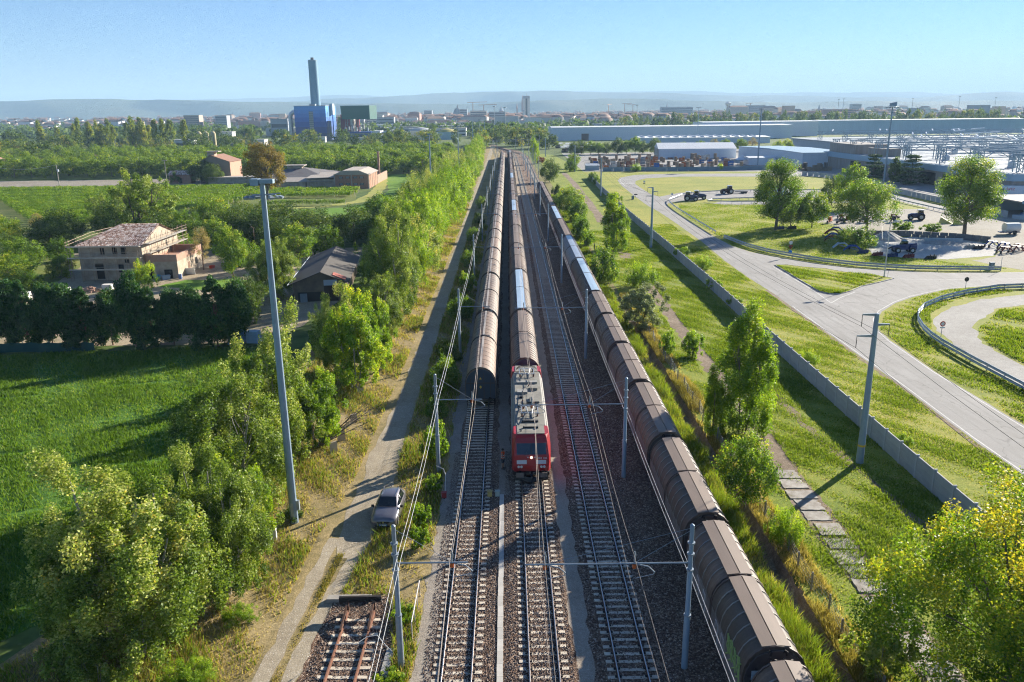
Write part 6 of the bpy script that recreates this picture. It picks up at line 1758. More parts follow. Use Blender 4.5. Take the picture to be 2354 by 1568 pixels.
for i, (x, y, h, a) in enumerate([(-15.3, 76.8, .95, .2), (-14.5, 68.8, 1.0, .15), (-14.85, 64.8, 1.1, -.1), (-15.0, 62.2, 1.05, .05)]):
    m = MB(); m.prism([(-.32, 0), (.34, 0), (.30, h), (-.28, h * .94)], -.07, .07, 'y')
    o = m.build('concrete_slab', plain('pale_slab', (.50, .40, .30), .9, col2=(.36, .31, .26), scale=3), None, loc=(x, y, -.05), rz=a + .5)
    tag(o, 'upright concrete slab under the poplars beside the dirt road, %s from the camera' % ordinal(3 - i), 'concrete slab', 'upright slabs along the verge')
m = MB(); rg = random.Random(2)
for k in range(9):
    a = (-16.4 + rg.uniform(-.3, .3), 63.2 + rg.uniform(-.3, .3), .3); b = (-12.4 + rg.uniform(-1.2, .8), 66.2 + rg.uniform(-2.2, 2.2), 2.2 + rg.uniform(-.8, .9))
    limb(m, a, b, .06, .012, rg, .08, 5, 5)
    for _ in range(2):
        f = rg.uniform(.4, .8); c = tuple(a[i] + (b[i] - a[i]) * f for i in range(3)); limb(m, c, (c[0] + rg.uniform(.3, 1.4), c[1] + rg.uniform(-.8, .8), c[2] + rg.uniform(0, .6)), .025, .006, rg, .1, 4, 3)
tag(m.build('dead_branches', bark), 'bare dead branches leaning out from the poplars over the verge', 'branches')
# ------------------------------------------------------------------ parked car
paint = plain('car_paint', (.17, .16, .175), .3, metal=.5, col2=(.15, .14, .155), scale=2, amt=.3, coat=.8)
tyre_m = plain('tyre', (.018, .018, .018), .85); rim_m = plain('rim', (.45, .45, .46), .35, metal=.8)
chrome = plain('chrome', (.75, .75, .76), .15, metal=1.0)
carglass = plain('car_glass', (.012, .016, .02), .05, spec=.7)
car = thing('car', 'grey parked crossover car facing the camera on the dirt road', 'car', (-8.72, 51.05, 0), R(-2.5))


def loft(rings, close=True):
    m = MB(); n = len(rings[0])
    m.v = [tuple(p) for r_ in rings for p in r_]
    for i in range(len(rings) - 1):
        for j in range(n - 1): m.f.append((i * n + j, i * n + j + 1, (i + 1) * n + j + 1, (i + 1) * n + j))
    if close:
        m.f.append(tuple(range(n - 1, -1, -1))); m.f.append(tuple((len(rings) - 1) * n + j for j in range(n)))
    return m


def ring(y, zb, zs, zt, w0, w1, w2):
    """cross-section from left sill over the top to right sill: sill, waist, shoulder, top edge, centre"""
    h = [(w0, zb), (w1, zb + .12), (w1 + .015, (zb + zs) / 2), (w1, zs - .06), (w1 - .05, zs), (w2, zt - .03), (w2 * .8, zt), (0, zt + .025)]
    return [(-x, y, z) for x, z in h] + [(x, y, z) for x, z in reversed(h[:-1])]


S = [(-2.10, .42, .62, .66, .55, .60, .45), (-2.06, .24, .70, .80, .66, .74, .58), (-1.85, .20, .80, .90, .80, .87, .66), (-1.5, .20, .88, .97, .84, .90, .70), (-1.0, .20, .94, 1.03, .85, .91, .72), (-.72, .20, .97, 1.07, .85, .91, .74),
     (.02, .20, 1.0, 1.52, .85, .91, .60), (.35, .20, 1.01, 1.57, .85, .91, .60), (1.1, .20, 1.03, 1.57, .85, .91, .58), (1.55, .20, 1.05, 1.50, .85, .90, .56), (1.95, .22, 1.04, 1.16, .83, .88, .60), (2.08, .30, .90, .98, .78, .82, .60), (2.12, .45, .75, .80, .66, .70, .55)]
body = loft([ring(*s) for s in S]).build('body', paint, car, smooth=2)
m = MB(); m.add([(-.70, -.70, 1.105), (.70, -.70, 1.105), (.575, -.02, 1.515), (-.575, -.02, 1.515), (0, -.72, 1.125), (0, -.02, 1.545)], [(0, 4, 5, 3), (4, 1, 2, 5)]); m.build('windscreen', carglass, car)
m = MB(); m.add([(-.56, 1.60, 1.50), (.56, 1.60, 1.50), (.60, 1.955, 1.19), (-.60, 1.955, 1.19)], [(0, 1, 2, 3)]); m.build('rear_window', carglass, car)
for s in (-1, 1):
    for y0, y1 in ((-.45, .42), (.5, 1.42)):
        x_ = lambda z: s * (.875 - (z - 1.02) * .54)
        zt0 = 1.08 + (1.46 - 1.08) * min(1, max(0, (y0 + .62) / .6)); 
        m = MB(); m.add([(x_(1.04) + s * .012, y0, 1.06), (x_(1.04) + s * .012, y1, 1.07), (x_(1.45) + s * .012, y1 - (.1 if y1 > 1 else 0), 1.46), (x_(zt0) + s * .012, y0 + .08, max(1.12, zt0))], [(0, 1, 2, 3) if s > 0 else (3, 2, 1, 0)]); m.build('side_window', carglass, car)
    m = MB(); m.path([(s * .50, .1, 1.585), (s * .50, 1.4, 1.59)], .018, 6); m.build('roof_rail', chrome, car)
    m = MB(); m.box((s * 1.02, -.52, 1.06), (.2, .12, .15), s * -.2); m.build('mirror', black, car)
    m = MB(); m.add([(s * .84, -1.80, .80), (s * .42, -2.05, .74), (s * .44, -2.07, .66), (s * .86, -1.84, .68)], [(0, 1, 2, 3) if s < 0 else (3, 2, 1, 0)]); m.v = [(x, y - .02, z + .01) for x, y, z in m.v]; m.build('headlight', lampg, car)
    for y in (-1.30, 1.35):
        w = MB(); w.path([(s * .70, y, .335), (s * .90, y, .335)], [.335, .335], 18); q = w.build('wheel', tyre_m, car)
        w = MB(); w.path([(s * .86, y, .335), (s * .912, y, .335)], [.23, .21], 14); w.build('rim', rim_m, q)
        a = MB(); a.path([(s * .925, y + .40 * math.cos(t_), .335 + .40 * math.sin(t_)) for t_ in [k * math.pi / 8 for k in range(9)]], .03, 5); a.build('arch_trim', black, car)
m = MB(); m.add([(-.46, -2.085, .70), (.46, -2.085, .70), (.38, -2.10, .56), (-.38, -2.10, .56)], [(3, 2, 1, 0)]); m.v = [(x, y - .03, z) for x, y, z in m.v]; m.build('grille', black, car)
m = MB(); m.prism([(0, .74), (.062, .635), (0, .53), (-.062, .635)], -2.16, -2.135, 'y'); lg = m.build('emblem', chrome, car)
m = MB(); m.prism([(0, .695), (.026, .635), (0, .575), (-.026, .635)], -2.166, -2.161, 'y'); m.build('emblem_centre', black, lg)
m = MB(); m.bb(-.26, .26, -2.155, -2.14, .40, .50); pl = m.build('number_plate', white_s, car)
for s in (-.225, .225):
    m = MB(); m.bb(s - .03, s + .03, -2.160, -2.156, .402, .498); m.build('plate_band', blue_s, pl)
m = MB(); m.bb(-.62, .62, -2.15, -2.09, .22, .28); m.build('bumper_lip', chrome, car)
m = MB(); m.bb(-.55, .55, -2.135, -2.09, .29, .38); m.build('lower_intake', black, car)
m = MB(); m.path([(0, 1.35, 1.6), (0, 1.42, 1.68)], [.035, .012], 6); m.build('antenna', black, car)

# ------------------------------------------------------------------ railway worker
def skin_body(name, verts, edges, radii, mat, parent, lvl=2):
    me = bpy.data.meshes.new(name); me.from_pydata(verts, edges, []); me.update()
    o = bpy.data.objects.new(name, me); COL.objects.link(o)
    md = o.modifiers.new('skin', 'SKIN'); md.use_smooth_shade = True
    sk = me.skin_vertices[0].data if len(me.skin_vertices) else None
    if sk is None:
        me.attributes
    for v, r_ in zip(sk, radii): v.radius = r_
    sk[0].use_root = True
    ss = o.modifiers.new('sub', 'SUBSURF'); ss.levels = lvl; ss.render_levels = lvl
    bpy.context.view_layer.update()
    ev = bpy.data.meshes.new_from_object(o.evaluated_get(bpy.context.evaluated_depsgraph_get()))
    bpy.data.objects.remove(o)
    ev.materials.clear(); ev.materials.append(mat)
    return mesh_obj(name, ev, None, parent)


pe = thing('person', 'person in an orange reflective vest and dark shorts standing beside the locomotive', 'person', (-.66, 58.6, 0), R(75))
skinm = plain('skin', (.42, .24, .16), .6); cloth = plain('dark_cloth', (.02, .024, .035), .9); vest = plain('orange_vest', (.85, .12, .02), .7, rnd=0); refl = plain('reflective_band', (.75, .75, .70), .4)
hair = plain('dark_hair', (.02, .015, .012), .8)
Vb = [(0, 0, .93), (0, 0, 1.12), (0, .01, 1.34), (0, .0, 1.46), (0, -.01, 1.54), (0, -.03, 1.64),
      (.10, 0, .88), (.11, -.02, .50), (.11, .01, .09), (.115, -.15, .05), (-.10, 0, .88), (-.12, .03, .50), (-.12, .06, .09), (-.125, -.10, .05),
      (.19, .0, 1.40), (.25, .02, 1.13), (.24, -.10, .90), (-.19, .0, 1.40), (-.26, .0, 1.13), (-.22, -.12, .92)]
Eb = [(0, 1), (1, 2), (2, 3), (3, 4), (4, 5), (0, 6), (6, 7), (7, 8), (8, 9), (0, 10), (10, 11), (11, 12), (12, 13), (2, 14), (14, 15), (15, 16), (2, 17), (17, 18), (18, 19)]
Rb = [(.15, .11), (.14, .10), (.17, .11), (.06, .06), (.055, .055), (.08, .095), (.09, .09), (.062, .065), (.042, .045), (.045, .035), (.09, .09), (.062, .065), (.042, .045), (.045, .035), (.065, .065), (.045, .045), (.032, .032), (.065, .065), (.045, .045), (.032, .032)]
skin_body('body', Vb, Eb, Rb, skinm, pe)
m = MB(); m.lathe([(.19, .0), (.185, .2), (.20, .42), (.205, .50), (.10, .56)], 14, (0, 0, 0), cap=False); m.v = [(x * 1.0, y * .72, z + .94) for x, y, z in m.v]; vs_ = m.build('vest', vest, pe, smooth=True)
for z in (1.02, 1.20):
    m = MB(); m.lathe([(.197, z), (.199, z + .06)], 14, cap=False); m.v = [(x * 1.0, y * .735, zz) for x, y, zz in m.v]; m.build('reflective_band', refl, vs_)
m = MB(); m.lathe([(.165, .86), (.17, .98)], 12, cap=True); m.v = [(x, y * .75, z) for x, y, z in m.v]
for s in (-.105, .105): m.path([(s, 0, .93), (s * 1.08, 0, .56)], [.105, .085], 10)
m.build('shorts', cloth, pe, smooth=True)
m = MB(); m.lathe([(.06, .0), (.098, .05), (.10, .10), (.07, .15), (.02, .17)], 12); m.v = [(x, y * 1.12 + .0, z + 1.60) for x, y, z in m.v]; m.build('hair', hair, pe, smooth=True)
for s in (-.115, .115):
    m = MB(); m.bb(s - .05, s + .05, -.18, .10, .0, .10); m.build('shoe', black, pe)
for s in (-.035, .035):
    m = MB(); m.lathe([(.004, -.012), (.013, 0), (.004, .012)], 8, (s, -.115, 1.655)); m.build('eye', black, pe)
m = MB(); m.add([(-.014, -.115, 1.60), (.014, -.115, 1.60), (0, -.115, 1.65), (0, -.15, 1.605)], [(0, 1, 3), (1, 2, 3), (2, 0, 3)]); m.build('nose', skinm, pe)
m = MB(); m.bb(-.022, .022, -.118, -.108, 1.572, 1.580); m.build('mouth', red_d, pe)

# ------------------------------------------------------------------ house under repair
stone = plain('old_plaster', (.47, .40, .31), .92, col2=(.25, .19, .135), scale=.9, amt=.85, bump=.4, bscale=7)
brick_m = plain('brick_red', (.34, .15, .095), .92, col2=(.42, .30, .22), scale=1.4, amt=.7, bump=.4, bscale=10)
brick_p = plain('brick_pale', (.42, .27, .20), .92, col2=(.30, .16, .11), scale=1.1, amt=.8, bump=.4, bscale=10)
dark_open = plain('dark_opening', (.012, .012, .012), .9)
wood = plain('scaffold_plank', (.46, .42, .35), .85, col2=(.33, .29, .23), scale=2.5)
pipe = plain('scaffold_pipe', (.30, .20, .13), .7, metal=.3, col2=(.36, .34, .30), scale=2)


def tile_mat():
    t = NT('roof_tiles'); t.rough(.9); p = t.obj()
    v = t.node('ShaderNodeTexVoronoi'); v.inputs['Scale'].default_value = 3.0; t.l.new(p, v.inputs['Vector'])
    sp_ = t.node('ShaderNodeSeparateColor'); t.l.new(v.outputs['Color'], sp_.inputs[0])
    c = t.ramp(sp_.outputs[0], [(.0, (.12, .06, .045)), (.3, (.30, .17, .12)), (.55, (.44, .30, .23)), (.8, (.58, .47, .40)), (1, (.68, .60, .54))])
    t.base(c); return t.m


tiles_m = tile_mat()


def tiled(m, a, b, c, d, pitch=.42, row=.42):
    """half-round tile columns over a roof slope a-b (eave), d-c (ridge)"""
    a, b, c, d = map(Vector, (a, b, c, d)); n = max(2, int((b - a).length / pitch)); up = (b - a).cross(d - a).normalized()
    if up.z < 0: up = -up
    for i in range(n):
        f = (i + .5) / n
        p0 = a.lerp(b, f); w = (b - a).normalized() * pitch * .5
        # column top clipped by the hip: interpolate on ridge
        L = ((d - a) + (c - b)).length / 2
        p1 = d.lerp(c, f)
        k = max(1, int((p1 - p0).length / row))
        for j in range(k):
            q0 = p0.lerp(p1, j / k); q1 = p0.lerp(p1, (j + 1.12) / k)
            u0_, u1_ = up * .11, up * .05
            m.add([q0 - w * .8, q0 + u0_, q0 + w * .8, q1 - w * .65, q1 + u1_, q1 + w * .65], [(0, 1, 4, 3), (1, 2, 5, 4), (0, 2, 1)])


ho = thing('house', 'two-storey brick farmhouse in scaffolding with a pale tiled roof', 'house', (-63.7, 137.6, 0))
# local frame: x from -11 (left) to 0 (right), y from 0 (front) to 16
m = MB(); m.bb(-11, 0, 0, 15.5, 0, 6.0); wl_ = m.build('wall', stone, ho)
m = MB(); m.add([(0.002, 0, 6.0), (0.002, 15.5, 6.0), (.002, 7.75, 8.55)], [(0, 1, 2)]); m.add([(-.2, 0, 6.0), (-.2, 15.5, 6.0), (-.2, 7.75, 8.55)], [(2, 1, 0)]); m.build('gable', stone, ho)
roof = MB(); e = .45
A, B, Cc, Dd = (-11 - e, -e, 5.98), (e * .6, -e, 5.98), (e * .6, 7.75, 8.75), (-6.6, 7.75, 8.75)
Bb, Ab = (e * .6, 15.5 + e, 5.98), (-11 - e, 15.5 + e, 5.98)
roof.add([A, B, Cc, Dd, Bb, Ab], [(0, 1, 2, 3), (4, 5, 3, 2), (5, 0, 3)]); roof.add([(x, y, z - .12) for x, y, z in (A, B, Cc, Dd, Bb, Ab)], [(3, 2, 1, 0), (2, 3, 5, 4), (3, 0, 5)])
rf_ = roof.build('roof', tiles_m, ho)
tm = MB(); tiled(tm, A, B, Cc, Dd); tiled(tm, Ab, A, Dd, Dd, .42); tag(tm.build('roof_tiles', tiles_m, rf_), kind='stuff')
for x0, x1, z0, z1, nm in [(-7.2, -6.5, 4.5, 5.6, 'window'), (-5.1, -4.3, 4.6, 5.8, 'window'), (-3.6, -2.7, 4.5, 5.7, 'window'), (-8.3, -7.0, .2, 2.2, 'doorway'), (-8.5, -7.0, 2.3, 2.9, 'window'), (-4.4, -3.5, 1.3, 2.8, 'window'), (-3.2, -2.4, 3.0, 3.6, 'window')]:
    m = MB(); m.bb(x0, x1, -.03, .02, z0, z1); w_ = m.build(nm, dark_open, ho)
    m = MB(); m.bb(x0 - .08, x1 + .08, -.07, -.03, z0 - .1, z0); m.build('sill', stone, w_)
for y0, z0 in ((3, 3.6), (6.2, 3.6), (10, 4.2), (4.5, 1.2), (9, 1.0)):
    m = MB(); m.bb(-.02, .03, y0, y0 + .8, z0, z0 + 1.1); m.build('window', dark_open, ho)
m = MB(); m.bb(.002, .035, 6.5, 14.5, 0, 3.4); m.build('brick_patch', brick_p, ho)
an = MB(); an.bb(0.06, 5.6, .6, .95, 0, 3.0); an.bb(5.25, 5.6, .95, 12.5, 0, 3.0); an.bb(.06, 5.25, 12.15, 12.5, 0, 3.0); an.build('annex_wall', stone, ho)
an = MB(); an.bb(.06, 5.62, .58, .93, 3.0, 4.2); an.build('annex_parapet', brick_p, ho)
an = MB(); an.bb(5.27, 5.62, .93, 12.5, 3.0, 4.2); an.build('annex_parapet', brick_p, ho)
an = MB(); an.bb(.06, 5.27, 12.15, 12.52, 3.0, 4.2); an.build('annex_parapet', brick_m, ho)
an = MB(); an.bb(.06, 5.25, .95, 12.15, 2.85, 3.02); an.build('annex_floor', brick_m, ho)
for x0, x1, z1 in ((.5, 1.4, 2.2), (3.2, 4.6, 1.6)):
    m = MB(); m.bb(x0, x1, .55, .6, .05, z1); m.build('doorway', dark_open, ho)
m = MB(); m.bb(5.6, 5.64, 5.2, 6.1, .05, 2.1); m.build('doorway', plain('old_door', (.20, .12, .08), .9), ho)
m = MB(); m.bb(5.6, 5.64, 8.6, 9.7, 1.1, 2.3); m.build('window', dark_open, ho)
scf = thing('scaffolding', 'pipe scaffolding with plank decks round the farmhouse', 'scaffolding', (-63.7, 137.6, 0))
for x in [-12 + 2.0 * k for k in range(7)]:
    for y in (-.95, -1.75):
        p = MB(); p.path([(x, y, 0), (x, y, 7.3)], .035, 5); p.build('pole', pipe, scf)
for y in [0, 2.4, 4.8, 7.2, 9.6, 12, 14.4, 16.5]:
    for x in (.75, 1.5):
        p = MB(); p.path([(x, y, 3.05 if y < 13 else 0), (x, y, 7.6)], .035, 5); p.build('pole', pipe, scf)
for z in (2.0, 4.05, 6.0):
    p = MB(); p.bb(-12.2, .4, -1.75, -.85, z, z + .06); p.build('plank_deck', wood, scf)
    p = MB(); p.path([(-12.2, -1.78, z + 1.0), (.5, -1.78, z + 1.0)], .03, 5); p.build('guard_pipe', pipe, scf)
    p = MB(); p.bb(-12.2, .4, -1.80, -1.765, z + .07, z + .25); p.build('toe_board', wood, scf)
for z in (4.6, 6.3):
    p = MB(); p.bb(.7, 1.6, -.3, 16.6, z, z + .06); p.build('plank_deck', wood, scf)
    for zz in (.55, 1.05):
        p = MB(); p.path([(1.62, -.3, z + zz), (1.62, 16.6, z + zz)], .03, 5); p.build('guard_pipe', pipe, scf)
for z0 in (6.6, 7.1):
    p = MB(); p.path([(-12.3, -1.7, z0 - .3), (-12.4, 8, z0 + .2), (-12.4, 16, z0)], .04, 5); p.build('guard_pipe', pipe, scf)
for y in (0, 4, 8, 12, 16):
    p = MB(); p.path([(-12.4, y, 0), (-12.4, y, 7.1)], .035, 5); p.build('pole', pipe, scf)
# building materials in the yard
def stack(name, label, x, y, rz, layers, mat, dims, cat, group=None):
    t = thing(name, label, cat, (x, y, 0), rz, group); z = 0
    rg = random.Random(int(x * 10 + y))
    for k in range(layers):
        m = MB(); m.box((rg.uniform(-.04, .04), rg.uniform(-.04, .04), z + dims[2] / 2), (dims[0] * rg.uniform(.96, 1), dims[1] * rg.uniform(.96, 1), dims[2] * .92)); m.build('layer', mat, t); z += dims[2]
    return t
palew = plain('pale_sheet', (.66, .63, .57), .8, col2=(.5, .46, .4), scale=2)
stack('board_stack', 'stack of pale boards in the yard behind the conifers at the left', -76.5, 121.5, .2, 5, palew, (3.4, 2.0, .26), 'boards')
stack('board_stack', 'wrapped white pallet left of the house door', -71.8, 126.5, .4, 4, palew, (1.6, 1.2, .25), 'boards')
stack('board_stack', 'white pallet of bags in front of the house', -66.4, 129.5, .1, 3, palew, (1.5, 1.2, .3), 'boards')
rub = MB(); rg = random.Random(9)
for k in range(60):
    a, d = rg.uniform(0, 6.28), rg.uniform(0, 1) ** .6; rub.box((d * 1.7 * math.cos(a), d * 1.2 * math.sin(a), (1 - d) * .8 + .08), (rg.uniform(.2, .5), rg.uniform(.2, .4), rg.uniform(.12, .25)), rg.uniform(0, 3), rg.uniform(-.4, .4))
o = rub.build('rubble_heap', brick_p, None, loc=(-68.7, 128.0, 0)); tag(o, 'heap of broken bricks in front of the house', 'rubble', kind='stuff')
stack('blue_crate_stack', 'stack of blue crates at the right end of the conifer row', -34.2, 96.2, .1, 6, plain('crate_blue', (.07, .20, .36), .6), (2.0, 1.3, .32), 'crates')
stack('grey_crate_stack', 'stack of pale blue-grey sheets beside the blue crates', -32.2, 96.6, -.1, 5, plain('sheet_blue', (.30, .42, .50), .5), (1.5, 1.2, .3), 'crates')
for i, (x, y, sz, col, lb) in enumerate([(-57.3, 141.5, (1.6, .08, 1.3), (.7, .72, .72), 'white panel leaning beside the annex door'), (-57.6, 137.6, (.6, .6, .9), (.16, .22, .42), 'blue barrel at the annex corner'), (-60.0, 137.4, (1.4, .8, .7), (.35, .45, .58), 'blue-grey tub in front of the annex'), (-61.5, 137.2, (1.0, .9, .8), (.10, .30, .50), 'blue sheet heap in front of the annex'), (-55.6, 147.5, (.9, .7, .5), (.62, .08, .05), 'red basin behind the annex'), (-44.6, 132.0, (2.4, .8, .2), (.52, .44, .34), 'plank lying on the yard right of the slender tree')]):
    t = thing('yard_item', lb, 'yard item', (x, y, 0), .3 * i)
    mt = plain('item%d' % i, col, .6, rnd=.0)
    if i == 1: m = MB(); m.lathe([(.29, 0), (.31, .3), (.29, .6), (.31, .75), (.29, .9)], 14); m.build('drum', mt, t); m = MB(); m.lathe([(.30, .905), (.30, .93)], 14); m.build('rim', white_s, t)
    elif i == 0: m = MB(); m.box((0, 0, .62), sz, 0, .35); m.build('sheet', mt, t); m = MB(); m.bar((-.6, .3, 0), (-.6, .1, 1.0), .06); m.build('prop', wood, t)
    else:
        hx, hy, hz_ = (s / 2 for s in sz); m = MB(); m.add([(-hx * .8, -hy * .8, 0), (hx * .8, -hy * .8, 0), (hx * .8, hy * .8, 0), (-hx * .8, hy * .8, 0), (-hx, -hy, hz_ * 2), (hx, -hy, hz_ * 2), (hx, hy, hz_ * 2), (-hx, hy, hz_ * 2)], [(3, 2, 1, 0), (0, 1, 5, 4), (1, 2, 6, 5), (2, 3, 7, 6), (3, 0, 4, 7)]); m.add([(-hx * .85, -hy * .85, hz_ * 1.7), (hx * .85, -hy * .85, hz_ * 1.7), (hx * .85, hy * .85, hz_ * 1.7), (-hx * .85, hy * .85, hz_ * 1.7)], [(0, 1, 2, 3)]); m.build('tub', mt, t)
        m = MB(); m.path([(-hx, -hy, hz_ * 2), (hx, -hy, hz_ * 2), (hx, hy, hz_ * 2), (-hx, hy, hz_ * 2), (-hx, -hy, hz_ * 2)], .03, 5); m.build('rim', mt, t)
# green netting under the conifers
nt = thing('green_netting', 'dark green netting stretched under the left conifers', 'netting', (0, 0, 0))
net_m = plain('net_green', (.012, .07, .055), .9)
m = MB(); pts = [(-66 + k * 1.1, 93.4 + .15 * math.sin(k * 1.3)) for k in range(15)]
for (x0, y0), (x1, y1) in zip(pts, pts[1:]): m.add([(x0, y0, 0), (x1, y1, 0), (x1, y1, 1.15 + .08 * math.sin(x1 * 3)), (x0, y0, 1.15 + .08 * math.sin(x0 * 3))], [(0, 1, 2, 3)])
m.build('net', net_m, nt)
for k in range(0, 15, 3):
    p = MB(); p.path([(pts[k][0], pts[k][1] + .05, 0), (pts[k][0], pts[k][1] + .05, 1.4)], .04, 5); p.build('stake', wood, nt)
tl = thing('garden_lamp', 'thin rusty lamp post behind the house', 'lamp post', (-53.1, 166.1, 0))
m = MB(); m.path([(0, 0, 0), (0, 0, 5.0)], .05, 6); m.build('post', pipe, tl); m = MB(); m.path([(0, 0, 5.0), (-.35, 0, 5.15), (-.7, 0, 5.1)], [.05, .1, .06], 6); m.build('lamp_head', pipe, tl)

# ------------------------------------------------------------------ old shed
sh = thing('shed', 'old brick shed with dark tar roof half hidden by the poplars', 'shed', (-28.6, 119.0, 0), R(6.0))
roof_d = plain('tar_roof', (.05, .045, .044), .85, col2=(.085, .075, .068), scale=.8, amt=.8, bump=.3)
m = MB(); m.bb(-4.2, 3.6, 0, 24, 0, 2.9); m.build('wall', plain('shed_brick', (.24, .175, .115), .95, col2=(.06, .05, .045), scale=.7, amt=.85, bump=.5, bscale=8), sh)
m = MB(); m.add([(-4.2, -.01, 2.9), (3.6, -.01, 2.9), (0, -.01, 4.5)], [(0, 1, 2)]); m.build('gable', MATS['shed_brick'], sh)
m = MB(); m.add([(-4.9, -.5, 2.72), (0, -.5, 4.62), (0, 24.5, 4.62), (-4.9, 24.5, 2.72), (-4.9, -.5, 2.62), (0, -.5, 4.5), (0, 24.5, 4.5), (-4.9, 24.5, 2.62)], [(0, 1, 2, 3), (7, 6, 5, 4), (0, 4, 5, 1), (3, 7, 4, 0)]); m.build('roof_slope', roof_d, sh)
m = MB(); m.add([(4.2, -.3, 2.78), (0.02, -.3, 4.60), (0.02, 24.5, 4.60), (4.2, 24.5, 2.78)], [(3, 2, 1, 0)]); m.build('roof_slope', plain('sheet_roof', (.085, .075, .065), .85, col2=(.06, .054, .048), scale=1), sh)
m = MB(); m.path([(-4.95, -.5, 2.74), (-4.95, 24.5, 2.74)], .06, 6); m.build('gutter', galv, sh)
for k in range(5):
    m = MB(); m.box((2.6 + .1, .5 + .42 * k, 3.58), (2.1, .4, .07), 0, 0, R(23.5)); m.build('red_sheet', plain('red_sheet', (.38, .12, .09), .8, scale=2), sh)
for s in (0, 1):
    m = MB(); m.bb(.4 + s * 1.02, 1.4 + s * 1.02, -.08, -.02, .05, 2.4); d_ = m.build('door', plain('door_brown', (.05, .028, .022), .8), sh)
m = MB(); m.bb(.4, 2.42, -.1, -.02, 2.45, 3.3); m.build('door_panel', plain('door_lintel', (.42, .46, .50), .8), sh)
m = MB(); m.bb(-3.2, -2.2, -.5, -.05, 0, 1.3); m.build('cupboard', galv, sh)
m = MB(); m.bb(-3.6, .2, -.06, -.02, 0, 1.5); m.build('brick_base', plain('base_soot', (.05, .045, .04), .95), sh)

# ------------------------------------------------------------------ farm buildings in the fields
fb = thing('farm_building', 'long brick farm building with pale gabled front block among the fields', 'farm building', (-53.0, 308.5, 0))
pr = plain('pale_roof', (.42, .37, .31), .9, col2=(.31, .26, .22), scale=.6, amt=.7)
m = MB(); m.bb(-13, 0, 0, 22, 0, 5.4); m.build('wall', brick_m, fb)
m = MB(); m.add([(-13, -.01, 5.4), (0, -.01, 5.4), (-3.4, -.01, 6.7), (-9.6, -.01, 6.7)], [(0, 1, 2, 3)]); m.build('gable', brick_m, fb)
m = MB(); m.add([(-13.5, -.4, 5.3), (.5, -.4, 5.3), (.5, 22.4, 5.3), (-13.5, 22.4, 5.3), (-9.6, -.4, 6.9), (-3.4, -.4, 6.9), (-3.4, 22.4, 6.9), (-9.6, 22.4, 6.9)], [(4, 5, 6, 7), (0, 4, 7, 3), (1, 2, 6, 5), (0, 1, 5, 4), (3, 7, 6, 2)]); m.build('roof', pr, fb)
for k, x in enumerate((-10.5, -7.9, -5.0, -2.6)):
    for z in (1.4, 3.9):
        m = MB(); m.bb(x - .75, x + .75, -.05, .01, z, z + .75); w_ = m.build('window', plain('dusty_glass', (.06, .075, .08), .3), fb)
        for q in (-.38, 0, .38):
            g_ = MB(); g_.bb(x + q - .04, x + q + .04, -.075, -.052, z, z + .75); g_.build('mullion', white_s, w_)
for x in (-12.9, -6.45, -.1):
    m = MB(); m.bb(x - .18, x + .18, -.09, -.055, 0, 5.4); m.build('pilaster', pr, fb)
for y in (1, 5, 9, 13, 17, 21):
    m = MB(); m.bb(.0, .12, y - .2, y + .2, 0, 5.2); m.build('pilaster', pr, fb)
m = MB(); m.bb(-.6, -.2, 22.2, 50, 0, 3.4); m.build('yard_wall', brick_p, fb)
m = MB(); m.bb(-24, -13.2, 2, 18, 0, 3.6); m.build('wing_wall', stone, fb)
m = MB(); m.add([(-24.3, 1.2, 4.1), (-13.1, 1.2, 4.4), (-13.1, 19, 5.4), (-24.3, 19, 5.0), (-24.3, 1.2, 3.9), (-13.1, 1.2, 4.2)], [(0, 1, 2, 3), (4, 5, 1, 0)]); m.build('wing_roof', pr, fb)
m = MB(); m.bb(-44, -24.5, 1.5, 22, 0, 2.9); m.build('wing_wall', stone, fb)
m = MB(); m.add([(-44.5, 1, 2.8), (-13.3, 1, 2.8), (-24.4, 8, 4.0), (-44.5, 8, 4.0)], [(0, 1, 2, 3)]); m.build('wing_roof', pr, fb)
m = MB(); m.add([(-45, 8, 3.9), (-18, 8, 3.9), (-18, 40, 3.9), (-45, 40, 3.9), (-34, 22, 7.0), (-30, 22, 7.0)], [(0, 1, 5, 4), (1, 2, 5), (2, 3, 4, 5), (3, 0, 4)]); m.build('hip_roof', plain('dark_roof', (.12, .11, .11), .85, col2=(.20, .185, .175), scale=.5), fb)
m = MB(); m.bb(-36, -30, 20, 24, 6.6, 7.6); m.build('lantern', stone, fb); m = MB(); m.bb(-37, -29, 19.4, 24.6, 7.6, 7.9); m.build('lantern_roof', pr, fb)
cp = thing('brick_chimney', 'slim brick chimney beside the farm building', 'chimney', (-53.8, 340, 0)); m = MB(); m.bb(-.4, .4, -.4, .4, 0, 12); m.build('shaft', brick_p, cp); m = MB(); m.bb(-.5, .5, -.5, .5, 12, 12.5); m.build('cap', stone, cp)
ba = thing('brick_barn', 'tall brick barn with red gabled roof left of the oak', 'barn', (-118.5, 348, 0))
m = MB(); m.bb(-13, 0, 0, 15, 0, 8.6); m.build('wall', plain('barn_grey', (.27, .22, .17), .95, col2=(.19, .16, .13), scale=.7), ba)
m = MB(); m.bb(0.0, .06, 0, 15, 0, 8.6); m.build('side_wall', plain('barn_pink', (.50, .28, .20), .95, scale=.7), ba)
m = MB(); m.add([(-13, -.01, 8.6), (0, -.01, 8.6), (-7.5, -.01, 11.2)], [(0, 1, 2)]); m.build('gable', MATS['barn_grey'], ba)
